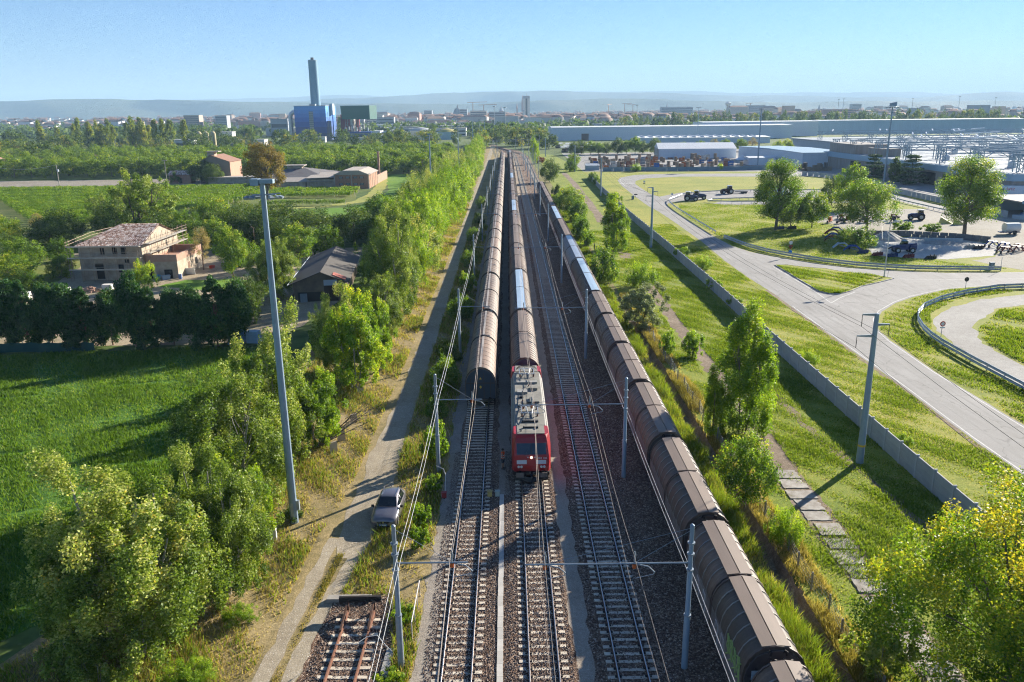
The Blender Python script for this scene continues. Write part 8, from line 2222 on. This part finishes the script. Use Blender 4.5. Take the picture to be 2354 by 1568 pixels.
# factory with exposed roof trusses
fa = thing('factory', 'large factory with blue-grey eaves and steel trusses over its roof', 'factory', (156, 250, 0))
m = MB(); m.bb(.6, 190, 0, 152, 0, 5.2); m.build('body', rust_c, fa)
m = MB(); m.bb(0, 190, -.6, 152.6, 5.2, 7.4); m.build('eaves', blue_c, fa)
m = MB(); m.bb(1, 189, 0, 152, 7.4, 7.55); m.build('roof', plain('factory_roof', (.28, .33, .37), .8, col2=(.19, .225, .25), scale=.12, amt=.8), fa)
m = MB(); m.bb(45, 260, 152.7, 330, 0, 7.3); m.build('rear_body', grey_c, fa); m = MB(); m.bb(44, 261, 152.65, 331, 7.3, 7.9); m.build('rear_roof', MATS['factory_roof'], fa)
for y0 in (14, 30, 46, 66, 88, 110):
    m = MB(); m.bb(.5, .6, y0, y0 + 11, 0, 4.4); m.build('gate', dark_open, fa)
for k, (x, y, w, d, h) in enumerate([(0, 118, 16, 30, 4.2), (2, 96, 9, 14, 3.2), (60, 90, 120, 8, 3.0), (40, 40, 120, 6, 2.2), (70, 125, 110, 10, 3.2)]):
    m = MB(); m.bb(x + 1, x + w, y, y + d, 7.55, 7.55 + h); m.build('roof_house', rust_c if k < 2 else grey_c, fa)
for k in range(18):
    m = MB(); m.add([(0, 0, 0), (1.8, 0, 0), (1.8, 1.8, 0), (0, 1.8, 0), (0, 0, 1.6), (1.8, 0, 1.6), (1.8, 1.8, 1.6), (0, 1.8, 1.6), (.9, .9, 2.4)], [(0, 1, 5, 4), (1, 2, 6, 5), (2, 3, 7, 6), (3, 0, 4, 7), (4, 5, 8), (5, 6, 8), (6, 7, 8), (7, 4, 8)]); m.build('roof_ventilator', white_s, fa, loc=(14 + (k % 6) * 26, 24 + (k // 6) * 42, 7.55))
tr_m = plain('truss_steel', (.30, .38, .44), .5, metal=.3); tr_w = plain('truss_white', (.75, .77, .78), .35, metal=.2)
for k, y in enumerate((4, 26, 50, 76, 102, 128, 148, 180, 215, 250, 290)):
    t_ = MB(); z0, z1 = 11.0, 13.2
    x0_ = 2 if y < 150 else 48
    t_.bar((x0_, y, z1), (x0_ + 186, y, z1), .35); t_.bar((x0_, y, z0), (x0_ + 186, y, z0), .35)
    for j in range(46): t_.bar((x0_ + j * 4.04, y, z0 if j % 2 else z1), (x0_ + (j + 1) * 4.04, y, z1 if j % 2 else z0), .2)
    t_.build('roof_truss', tr_m, fa)
    for x in ((4, 16, 64, 112, 160) if y < 150 else (50, 112, 160)):
        p = MB()
        for dx, dy in ((-1, -1), (1, -1), (1, 1), (-1, 1)): p.bar((x + dx, y + dy, 7.5), (x + dx, y + dy, 13.2), .25)
        for dz in (7.5, 9.4, 11.3): p.bar((x - 1, y - 1, dz), (x + 1, y - 1, dz + 1.9), .16); p.bar((x + 1, y - 1, dz), (x - 1, y - 1, dz + 1.9), .16)
        p.build('lattice_column', tr_m, fa)
for x in [10 + 9 * k for k in range(20)]:
    t_ = MB(); t_.bar((x, 2, 13.4), (x, 150, 13.4), .22); t_.build('purlin', tr_m, fa)
rg = random.Random(6)
for k in range(60):
    x, y = rg.uniform(48, 180), rg.uniform(4, 290); L_ = rg.uniform(5, 13); a_ = rg.choice([.12, 1.15, 1.2, .1])
    t_ = MB(); t_.bar((x, y, 13.6), (x + L_ * math.cos(a_), y + L_ * math.sin(a_), 14.2), .55); t_.build('roof_duct', tr_w, fa)
# lean-to with container by the factory
ln = thing('loading_bay', 'open loading bay with pale roof edge in front of the factory at the right', 'loading bay', (131, 198, 0))
m = MB(); m.bb(0, 60, 6, 24, 3.8, 4.1); m.build('canopy', rust_c, ln); m = MB(); m.bb(0, 60, 5.7, 6.0, 3.6, 4.4); m.build('fascia', blue_c, ln); m = MB(); m.bb(0, 60, 22, 24, 0, 3.8); m.build('back_wall', grey_c, ln); m = MB(); m.bb(-2, 60, 3, 6, 0, .9); m.build('platform', grey_c, ln)
for k in range(8):
    m = MB(); m.bb(1 + k * 8, 1.4 + k * 8, 6.2, 6.6, 0, 3.8); m.build('column', galv, ln)
for k in range(14):
    m = MB(); m.box((3 + k * 2.4, 9 + (k % 3), .5 + .2 * (k % 2)), (1.4, 1.2, 1.0 + .4 * (k % 2)), .2 * k)
    tag(m.build('crate', plain(['crate_b', 'crate_r', 'crate_w'][k % 3], [(.05, .12, .30), (.35, .05, .05), (.5, .52, .55)][k % 3], .6), None, loc=(131, 198, 0)), '%s from the left of the small crates standing in the loading bay' % ordinal(k), 'crate', 'crates in the loading bay')
ct = thing('trailer_box', 'white truck trailer with dark emblem and red lettering in front of the factory', 'truck trailer', (150, 252, 0), R(-20))
m = MB(); m.bb(-2, 11, -1.25, 1.25, 1.1, 3.9); bx_ = m.build('box', white_c, ct); m = MB(); m.bb(-2, 11, -1.0, 1.0, .7, 1.08); m.build('chassis', dark_iron, ct)
m = MB(); m.prism([(4.0 + .9 * math.cos(a), 2.6 + .55 * math.sin(a)) for a in [k * math.pi / 8 for k in range(16)]], -1.29, -1.26, 'y'); m.build('emblem', plain('navy_mark', (.03, .05, .14), .6), bx_)
tc = bpy.data.curves.new('lettering', 'FONT'); tc.body = 'SVEZ'; tc.size = 1.0; tc.extrude = .01; tmp = bpy.data.objects.new('tmp', tc); COL.objects.link(tmp); bpy.context.view_layer.update()
lme = bpy.data.meshes.new_from_object(tmp.evaluated_get(bpy.context.evaluated_depsgraph_get())); bpy.data.objects.remove(tmp); lme.materials.clear(); lme.materials.append(red_s)
o = mesh_obj('lettering', lme, None, bx_, (5.2, -1.28, 2.6)); o.rotation_euler = (R(90), 0, 0)
for x in (-.5, 7, 8.3, 9.6):
    for s in (-1, 1):
        w = MB(); w.path([(x, s * 1.15, .5), (x, s * .85, .5)], [.5, .5], 12); w.build('wheel', tyre_m, ct)
yb = thing('yellow_crane_beam', 'yellow crane beam hanging over the trailer at the factory corner', 'crane beam', (145, 262, 0)); m = MB(); m.bb(0, 40, -.8, .8, 4.6, 6.0); m.build('beam', plain('beam_yellow', (.62, .42, .03), .6), yb); m = MB(); m.bb(3, 4, -.5, .5, 0, 4.6); m.bb(34, 35, -.5, .5, 0, 4.6); m.build('leg', galv, yb)
# yard fence panels in front of the factory
yf = thing('panel_fence', 'pale panel fence between the service road and the factory yard', 'fence', (0, 0, 0))
pfm = MB().bb(-.05, .05, .05, 2.9, 0, 1.7).mesh('panel'); pfm.materials.append(wall_c)
pts = [(128.4, 205), (129.6, 258), (133.0, 333), (126.2, 348)]
for a, b in zip(pts, pts[1:]):
    a, b = Vector(a), Vector(b); n = int((b - a).length / 3)
    for k in range(n):
        p = a.lerp(b, k / n); d = b - a; mesh_obj('panel', pfm, None, yf, (p.x, p.y, 0), math.atan2(-d.x, d.y))

# ------------------------------------------------------------------ pallets and crates
pal_m = plain('pallet_wood', (.34, .255, .175), .9, col2=(.22, .16, .11), scale=1.0, amt=.8, rnd=.35)
def pallet_mesh(n):
    m = MB()
    for k in range(n):
        z = k * .16
        m.bb(-.6, .6, -.5, .5, z + .11, z + .135)
        for y in (-.44, 0, .44): m.bb(-.6, .6, y - .06, y + .06, z + .02, z + .11)
    me = m.mesh('pallets'); me.materials.append(pal_m); return me
pms = [pallet_mesh(n) for n in (6, 10, 14, 18)]
crm = [plain('crate_rust', (.26, .10, .06), .8, rnd=.3), plain('crate_brown', (.30, .19, .12), .85, rnd=.3), plain('bin_blue', (.03, .12, .34), .6, rnd=.3), plain('bin_grey', (.42, .43, .42), .7, rnd=.3), plain('bin_orange', (.45, .14, .04), .7, rnd=.3)]
def crate_mesh(mat):
    m = MB(); w, d, h, t = 1.2, 1.0, .95, .06
    m.bb(-w, w, -d, -d + t, .1, h); m.bb(-w, w, d - t, d, .1, h); m.bb(-w, -w + t, -d, d, .1, h); m.bb(w - t, w, -d, d, .1, h); m.bb(-w, w, -d, d, .1, .16)
    for x in (-w + .1, w - .1):
        for y in (-d + .1, d - .1): m.bb(x - .08, x + .08, y - .08, y + .08, 0, h + .12)
    me = m.mesh('crate'); me.materials.append(mat); return me
cms = [crate_mesh(c) for c in crm]
rg = random.Random(17); taken = []
GPl = 'stacks in the pallet yard'
npal = 0
for k in range(190):
    y = 392 + 88 * rg.random() ** 1.2; x = rg.uniform(46, 122)
    if y > 478 and x > 86: continue
    if x > 116 and y < 432: continue
    if any(abs(x - a) < 1.9 and abs(y - b) < 1.9 for a, b in taken): continue
    taken.append((x, y))
    if rg.random() < .62:
        o = mesh_obj('pallet_stack', rg.choice(pms), None, None, (x, y, 0), rg.uniform(-.15, .15)); o.scale = (1.25, 1.25, 1.15)
        tag(o, 'stack of brown wooden pallets in the crowded pallet yard', 'pallet stack', GPl)
    else:
        q = rg.randrange(5); n = rg.choice([1, 2, 2, 3])
        for j in range(n):
            o = mesh_obj('metal_crate', cms[q], None, None, (x, y, j * 1.08), rg.uniform(-.1, .1)); tag(o, 'metal crate stacked among the pallets of the crowded yard', 'crate', 'metal crates in the pallet yard')
for i in range(7):
    o = mesh_obj('blue_bin', cms[2], None, None, (66 + i * 6.5, 388.5, 0), .05 * i); o.scale = (1.5, 1.2, 1.1); tag(o, 'blue bin behind the barrier wall, %s from the left' % ordinal(i), 'bin', 'blue bins behind the barrier')
# far left part of the yard: racks with roofs
for i, (x, y) in enumerate([(40, 640), (48, 636), (56, 630), (64, 626), (44, 600), (52, 596), (60, 590), (40, 570), (50, 566)]):
    t = thing('storage_rack', 'roofed storage rack with dark goods, %s of those left of the yard trees' % ordinal(i), 'rack', (x, y, 0), -.1, 'storage racks'); m = MB()
    for a in (-2.6, 2.6):
        for b in (-1.5, 1.5): m.bar((a, b, 0), (a, b, 3.6), .16)
    m.build('frame', galv, t); m = MB(); m.box((0, 0, 3.75), (6, 4, .15), 0, .12); m.build('roof', white_r, t)
    m = MB(); m.bb(-2.3, 2.3, -1.2, 1.2, .1, 1.5); m.bb(-2, 1.2, -1.1, 1.1, 1.7, 2.8); m.build('goods', plain('dark_goods', (.06, .055, .06), .8, col2=(.16, .09, .07), scale=.8), t)
for i in range(12):
    o = mesh_obj('pallet_stack', pms[i % 4], None, None, (136 + (i % 6) * 2.4, 372 + (i // 6) * 5 + (i % 2), 0), .1 * i); o.scale = (1.5, 1.5, 1.2); tag(o, 'pallet stack in front of the metal box hall, %s of twelve' % ordinal(i), 'pallet stack', 'pallets by the metal box hall')

# ------------------------------------------------------------------ tractors and implements
tb = plain('tractor_blue', (.012, .035, .14), .35, spec=.5); tbr = plain('tractor_maroon', (.07, .018, .022), .4); tk = plain('tractor_dark', (.02, .022, .025), .6); teal = plain('teal_blue', (.012, .11, .17), .4)
rimw = plain('rim_pale', (.50, .50, .46), .5)
def big_wheel(t, x, y, r_, w, par=None):
    m = MB(); m.path([(x, y - w / 2, r_), (x, y - w * .38, r_), (x, y + w * .38, r_), (x, y + w / 2, r_)], [r_ * .86, r_, r_, r_ * .86], 20); q = m.build('wheel', tyre_m, t)
    lg_ = MB()
    for k in range(16):
        a = k * math.pi / 8; lg_.box((x + r_ * 1.0 * math.cos(a), y + (w * .2 if k % 2 else -w * .2), r_ + r_ * 1.0 * math.sin(a)), (.09, w * .55, .12), 0, 0, -a)
    lg_.build('tread', tyre_m, q)
    for s in (-1, 1):
        m = MB(); m.path([(x, y + s * w * .42, r_), (x, y + s * (w * .5 + .02), r_)], [r_ * .55, r_ * .5], 14); m.build('rim', rimw, q)
def tractor(label, x, y, rz, col, s=1.0):
    t = thing('tractor', label, 'tractor', (x, y, 0), rz, 'parked tractors', s)
    m = MB(); m.prism([(-.1, .9), (2.35, .85), (2.5, 1.1), (2.4, 1.55), (1.6, 1.85), (-.1, 1.95)], -.42, .42, 'y'); h_ = m.build('bonnet', col, t)
    m = MB(); m.bb(2.42, 2.53, -.36, .36, .95, 1.5); m.build('grille', tk, h_)
    for q in (-.25, .25):
        m = MB(); m.path([(2.5, q, 1.35), (2.56, q, 1.35)], .08, 8); m.build('headlight', lampg, h_)
    m = MB(); m.bb(-1.3, 2.2, -.35, .35, .55, .95); m.build('chassis', tk, t)
    m = MB(); m.prism([(-1.35, 1.1), (.05, 1.1), (.12, 1.7), (-.12, 2.75), (-1.2, 2.75), (-1.45, 1.9)], -.72, .72, 'y'); m.build('cab_glass', carglass, t)
    for q in (-.73, .73):
        m = MB(); m.bar((.05, q, 1.1), (-.12, q, 2.75), .09); m.bar((-1.4, q, 1.6), (-1.2, q, 2.75), .09); m.bar((-.65, q, 1.1), (-.65, q, 2.75), .06); m.build('cab_pillar', tk, t)
    m = MB(); m.prism([(-1.45, 2.76), (.15, 2.76), (.1, 2.95), (-.6, 3.02), (-1.4, 2.93)], -.82, .82, 'y'); m.build('cab_roof', plain('cab_roof_white', (.62, .64, .64), .5), t)
    for q in (-1, 1):
        m = MB(); m.path([(-.85 + 1.0 * math.cos(a), q * .98, .95 + 1.02 * math.sin(a)) for a in [k * math.pi / 8 for k in range(1, 8)]], .10, 5); m.build('mudguard', col, t)
        big_wheel(t, -.85, q * .98, .95, .56); big_wheel(t, 1.75, q * .85, .68, .44)
        m = MB(); m.bar((.1, q * .8, 2.2), (.15, q * 1.2, 2.2), .04); m.box((.15, q * 1.25, 2.1), (.05, .16, .3)); m.build('mirror', tk, t)
    m = MB(); m.path([(.35, .5, 1.9), (.35, .52, 2.85)], .05, 7); m.build('exhaust', tk, t)
    return t
tractor('nearer dark blue tractor parked inside the guard rail bend', 57.2, 252.8, R(-12), tb, 1.0)
tractor('dark blue tractor parked just behind the nearer blue one', 60.8, 257.0, R(-8), tb, .98)
tractor('dark maroon tractor with trailer parked farther back', 74.6, 273.5, R(186), tbr, .95)
tractor('blue tractor half hidden between the yard trees', 104.0, 202.6, R(160), tb, .9)
tr = thing('flat_trailer', 'small flat trailer behind the maroon tractor', 'trailer', (79.3, 274.5, 0)); m = MB(); m.bb(-1.6, 2.2, -.9, .9, .55, .75); m.bb(-2.6, -1.6, -.08, .08, .5, .62); m.build('bed', tk, tr)
for x in (.6, 1.6):
    for s in (-1, 1):
        w = MB(); w.path([(x, s * .95, .38), (x, s * .72, .38)], [.38, .38], 12); w.build('wheel', tyre_m, tr)
# telescopic handler
th = thing('telehandler', 'blue telescopic handler standing on the concrete yard', 'telehandler', (77.9, 155.6, 0), R(176), None, .92)
m = MB(); m.prism([(-2.2, .7), (2.0, .7), (2.1, 1.3), (.6, 1.5), (-2.2, 1.45)], -.55, .55, 'y'); m.build('chassis', tb, th)
m = MB(); m.prism([(-.9, 1.3), (.5, 1.3), (.55, 1.7), (.2, 2.4), (-.8, 2.4)], -1.0, .05, 'y'); m.build('cab', carglass, th); m = MB(); m.prism([(-.9, 2.41), (.3, 2.41), (.2, 2.52), (-.8, 2.52)], -1.02, .1, 'y'); m.build('cab_roof', teal, th)
m = MB(); m.bar((-2.4, .45, 1.9), (2.6, .45, 1.35), .34, .4); m.build('boom', tb, th); m = MB(); m.bar((2.5, .45, 1.35), (3.4, .45, .9), .24, .28); m.build('boom_head', tk, th)
m = MB(); m.bb(-2.4, -1.2, -.95, .95, .8, 1.7); m.build('engine_cover', tb, th)
for x in (-1.5, 1.5):
    for s in (-1, 1): big_wheel(th, x, s * .95, .60, .42)
def loader_arm(label, x, y, rz, col, s=1.0):
    t = thing('front_loader', label, 'front loader', (x, y, 0), rz, 'front loader arms on the grass', s)
    for q in (-.5, .5):
        m = MB(); m.path([(-1.6, q, .5), (-.6, q, 1.25), (.6, q, 1.2), (1.7, q, .2)], [.13, .16, .16, .12], 6); m.build('boom', col, t)
        m = MB(); m.path([(-1.2, q, .35), (.4, q, .75)], .06, 6); m.build('cylinder', galv, t)
        m = MB(); m.bb(-1.8, -1.4, q - .1, q + .1, 0, .7); m.build('bracket', tk, t)
    m = MB(); m.bar((.6, -.5, 1.2), (.6, .5, 1.2), .14); m.bar((1.6, -.6, .25), (1.6, .6, .25), .14); m.build('cross_tube', col, t)
    return t
lb_ = plain('implement_blue', (.015, .06, .26), .4); lr = plain('implement_red', (.16, .018, .018), .5); lt = plain('implement_pale', (.45, .55, .60), .5)
for x, y, a, c, lb in [(75.5, 183.0, 2.8, lb_, 'blue loader arm at the upper left end of the row by the bush'), (73.2, 179.5, 2.9, lr, 'dark red loader arm below the first blue one'), (71.0, 173.5, 2.7, lb_, 'blue loader arm in the middle of the left row'), (69.6, 170.0, 2.6, lr, 'dark red loader arm in the middle of the left row'), (67.8, 161.0, 2.9, lt, 'pale blue loader arm near the guard rail'), (68.6, 157.4, 2.7, lb_, 'blue loader arm at the near end of the left row'), (98.4, 160.6, .4, lb_, 'blue loader arm at the right of the concrete yard'), (99.6, 158.4, .5, lb_, 'second blue loader arm at the right of the concrete yard'), (96.8, 153.6, .3, lr, 'dark red implement at the right end of the yard'), (99.6, 154.6, .4, lr, 'dark red loader frame at the far right of the yard'), (101.4, 156.6, .2, lr, 'third dark red frame at the far right of the yard')]:
    loader_arm(lb, x, y, a, c, .95)
def bucket(label, x, y, rz, col):
    t = thing('loader_bucket', label, 'loader bucket', (x, y, 0), rz, 'loader buckets and forks')
    m = MB(); m.prism([(-.4, 0), (.4, 0), (.45, .05), (-.3, .08), (-.32, .7), (-.4, .7)], -1.0, 1.0, 'x'); m.build('shell', col, t)
    for s in (-1, 1): m = MB(); m.prism([(-.4, 0), (.4, 0), (-.3, .7), (-.4, .7)], s * 1.0 - .03, s * 1.0 + .03, 'x'); m.build('side_plate', col, t)
    for q in (-.4, .4): m = MB(); m.bar((q, -.45, .1), (q, -.5, .95), .12); m.build('bracket', col, t)
    return t
for x, y, c, lb in [(71.4, 152.6, lr, 'red fork frame left of the telehandler'), (76.2, 150.0, lr, 'dark red bucket in front of the telehandler'), (79.6, 148.4, tk, 'black bucket on the near edge of the concrete yard'), (73.6, 151.2, tb, 'dark blue bucket beside the red fork frame'), (94.4, 158.6, tk, 'black tub left of the blue loader arms'), (93.2, 159.6, plain('tub_pale', (.4, .38, .33), .8), 'pale concrete ring beside the black tub'), (69.8, 155.4, tb, 'blue bucket frame below the bush'), (64.6, 189.5, tb, 'dark blue box under the tall left tree'), (67.6, 189.8, tk, 'black box under the dark low tree')]:
    bucket(lb, x, y, .2, c)
# block wall and gravel heaps of the yard
bw = thing('block_wall', 'dark concrete block wall along the back of the concrete yard', 'block wall', (0, 0, 0)); blk = plain('dark_block', (.17, .165, .155), .9, col2=(.10, .10, .095), scale=1)
pts = [(79.5, 177.0), (88.0, 176.6), (96.6, 171.4), (101.4, 167.0)]
for a, b in zip(pts, pts[1:]):
    a, b = Vector(a), Vector(b); n = int((b - a).length / 1.55)
    for k in range(n):
        for lv in range(2):
            p = a.lerp(b, (k + .5 + (.25 if lv else 0)) / n); d = b - a; m = MB(); m.bb(-.76, .76, -.35, .35, 0, .62); m.build('block', blk, bw, loc=(p.x, p.y, lv * .63), rz=math.atan2(d.y, d.x))
def heap(label, x, y, r_, h, mat):
    rng = np.random.default_rng(int(x)); n = 22; V = [(0, 0, h)]; F = []
    for k, f in enumerate((.35, .7, 1.0)):
        for j in range(n):
            a = 2 * math.pi * j / n; q = r_ * f * (1 + .12 * rng.normal()); V.append((q * math.cos(a), q * math.sin(a) * .75, max(0, h * (1 - f) ** .9 + .06 * rng.normal() * (k < 2))))
    for j in range(n): F.append((0, 1 + j, 1 + (j + 1) % n))
    for k in range(2):
        for j in range(n): F.append((1 + k * n + j, 1 + (k + 1) * n + j, 1 + (k + 1) * n + (j + 1) % n, 1 + k * n + (j + 1) % n))
    me = bpy.data.meshes.new('gravel_heap'); me.from_pydata(V, [], F); me.update(); me.materials.append(mat); return tag(mesh_obj('gravel_heap', me, None, None, (x, y, 0)), label, 'gravel heap', 'gravel heaps in the yard')
heap('grey gravel heap behind the telehandler', 82.0, 172.0, 4.2, 1.9, gm['ggrav']); heap('pale sand heap left of the telehandler', 76.0, 163.0, 3.4, 1.3, gm['conc'])
heap('flat gravel heap under the pale slab in the yard', 91.5, 166.0, 4.2, .7, gm['ggrav'])
m = MB(); m.box((0, 0, .35), (7.5, .5, 1.0), -.18); tag(m.build('pale_slab', plain('slab_pale', (.40, .44, .44), .8), None, loc=(92.2, 167.6, 0)), 'long pale concrete slab standing at the back of the yard', 'concrete slab')
# bits on the right side yard
wtk = thing('white_tank_trailer', 'white tank trailer at the right edge of the gravel yard', 'trailer', (112.5, 177.5, 0)); m = MB(); m.path([(-1.6, 0, 1.5), (1.6, 0, 1.5)], 1.05, 14); m.build('tank', white_s, wtk, smooth=True); m = MB(); m.bb(-2.6, 1.8, -.6, .6, .4, .6); m.build('chassis', tb, wtk)
for s in (-1, 1):
    w = MB(); w.path([(.4, s * 1.0, .45), (.4, s * .7, .45)], [.45, .45], 12); w.build('wheel', tyre_m, wtk)
for i, (x, y, h) in enumerate([(107.5, 195.5, 1.6), (109.6, 193.0, 1.4)]):
    m = MB(); m.prism([(-1.6, 0), (1.6, 0), (-1.2, h)], -.4, .4, 'y'); tag(m.build('yellow_ramp', plain('pale_yellow', (.60, .56, .22), .7), None, loc=(x, y, 0), rz=-.5), ['left', 'right'][i] + ' pale yellow wedge ramp on the gravel yard', 'ramp', 'yellow ramps')
rg = random.Random(4)
for i, (x, y) in enumerate([(86, 206), (88.5, 205), (91, 207), (80.5, 199), (83, 198), (85.5, 200), (94, 203), (78, 205), (82.5, 208), (96.5, 199), (99, 205), (89, 199)]):
    t = thing('implement', 'farm implement parked in the shade behind the yard trees, %s of twelve' % ordinal(i), 'implement', (x, y, 0), rg.uniform(0, 6.28), 'implements behind the trees'); c = [lr, tb, lt, plain('impl_orange', (.5, .12, .03), .6), tk][i % 5]
    m = MB(); m.bb(-1.2, 1.2, -.25, .25, .5, .75); m.bar((-1.2, 0, .6), (-2.2, 0, .5), .12); m.build('frame', c, t)
    for k in range(4): m = MB(); m.path([(-.9 + .6 * k, .1, .55), (-.9 + .6 * k, -.4, .05)], .05, 6); m.build('tine', tk, t)
    for s in (-1, 1): w = MB(); w.path([(s * 1.1, .4, .35), (s * 1.1, .62, .35)], [.35, .35], 10); w.build('wheel', tyre_m, t)
    m = MB(); m.bb(-.7, .7, -.2, .5, .76, 1.3 + .3 * (i % 2)); m.build('hopper', c, t)
dt = thing('dome_tent', 'pale blue dome cover behind the tall left tree', 'dome', (88, 262, 0)); m = MB(); m.lathe([(4.6, 0), (4.3, 1.4), (3.3, 2.6), (1.8, 3.3), (.1, 3.6)], 18); m.build('cover', plain('dome_blue', (.42, .55, .66), .45), dt, smooth=True); m = MB(); m.lathe([(4.75, 0), (4.75, .3)], 18, cap=False); m.build('rim', galv, dt)
# ------------------------------------------------------------------ hills on the horizon
hill_m = ground_mat('hill_forest', [(.3, (.035, .05, .022)), (.5, (.06, .075, .03)), (.62, (.10, .10, .05)), (.72, (.20, .17, .10))], big=.0012, small=.006, bump=0, fine=.02)


def ridge(name, dist, prof, seed, rough):
    """prof: control points (tangent of bearing, tangent of elevation above eye level) of the crest"""
    rng = np.random.default_rng(seed)
    xs = np.linspace(-1.15, 1.15, 420)
    px, pz = zip(*prof)
    el = np.interp(xs, px, pz) * np.interp(xs, [-1, -.2, .2, .7], [.92, .90, .86, .70])
    n1 = np.zeros_like(xs)
    for f, a in ((9, 1.0), (21, .6), (47, .4), (95, .22), (190, .12)):
        n1 += a * np.sin(xs * f + rng.uniform(0, 6.28)) * rng.uniform(.7, 1.2)
    el = np.maximum(.003, el + n1 * rough * 1.9)
    rows = [(-.14, 0), (-.10, .16), (-.06, .42), (-.03, .72), (0, 1.0), (.03, .75), (.08, 0)]
    V = []; F = []
    for j, (dy, k) in enumerate(rows):
        y = dist * (1 + dy)
        for i, x in enumerate(xs):
            crest = CAM_H + el[i] * dist
            zz = crest * k
            if 0 < j < 4: zz *= 1 + .22 * math.sin(x * 60 + j * 2.1 + seed) * math.sin(x * 23 + seed)
            V.append((x * y, y + 120 * math.sin(x * 31 + j), max(-.5, min(zz, crest))))
    n = len(xs)
    for j in range(len(rows) - 1):
        for i in range(n - 1):
            a = j * n + i; F.append((a, a + 1, a + n + 1, a + n))
    me = bpy.data.meshes.new(name); me.from_pydata(V, [], F); me.update(); me.materials.append(hill_m)
    me.polygons.foreach_set('use_smooth', [True] * len(me.polygons))
    o = mesh_obj(name, me); o['kind'] = 'structure'
    return o


ridge('hills', 6500, [(-1.15, .019), (-.64, .0205), (-.5, .0215), (-.42, .020), (-.30, .0195), (-.2, .014), (-.1, .012), (.0, .013), (.1, .015), (.25, .012), (.4, .010), (.6, .011), (1.15, .012)], 3, .0007)
ridge('hills', 9500, [(-1.15, .016), (-.64, .017), (-.35, .014), (-.28, .0165), (-.22, .019), (-.12, .0225), (-.05, .0235), (.02, .0245), (.08, .0265), (.15, .0265), (.22, .0225), (.3, .0195), (.36, .0215), (.42, .018), (.5, .0145), (.56, .0175), (.65, .019), (1.15, .016)], 8, .0008)
ridge('mountains', 13500, [(-1.15, .014), (-.5, .015), (-.3, .0215), (-.26, .0235), (-.2, .0245), (-.15, .022), (-.08, .0255), (-.03, .0285), (.0, .0305), (.04, .0275), (.1, .026), (.2, .024), (.3, .0225), (.45, .0225), (.55, .0225), (.60, .0265), (.63, .0215), (1.15, .018)], 14, .0006)

# ------------------------------------------------------------------ air: thin blue haze over the whole plain
hz = NT('haze_air'); hz.n.remove(hz.b)
pv = hz.node('ShaderNodeVolumePrincipled')
pv.inputs['Color'].default_value = (.50, .755, 1.0, 1)
pv.inputs['Density'].default_value = 1.2e-4
pv.inputs['Anisotropy'].default_value = 0.0
hz.l.new(pv.outputs[0], hz.out.inputs['Volume'])
m = MB(); m.bb(-17000, 17000, -2000, 15500, -1.2, 470)
o = m.build('haze', hz.m); tag(o, 'thin blue haze lying over the plain towards the hills', 'haze', kind='stuff')
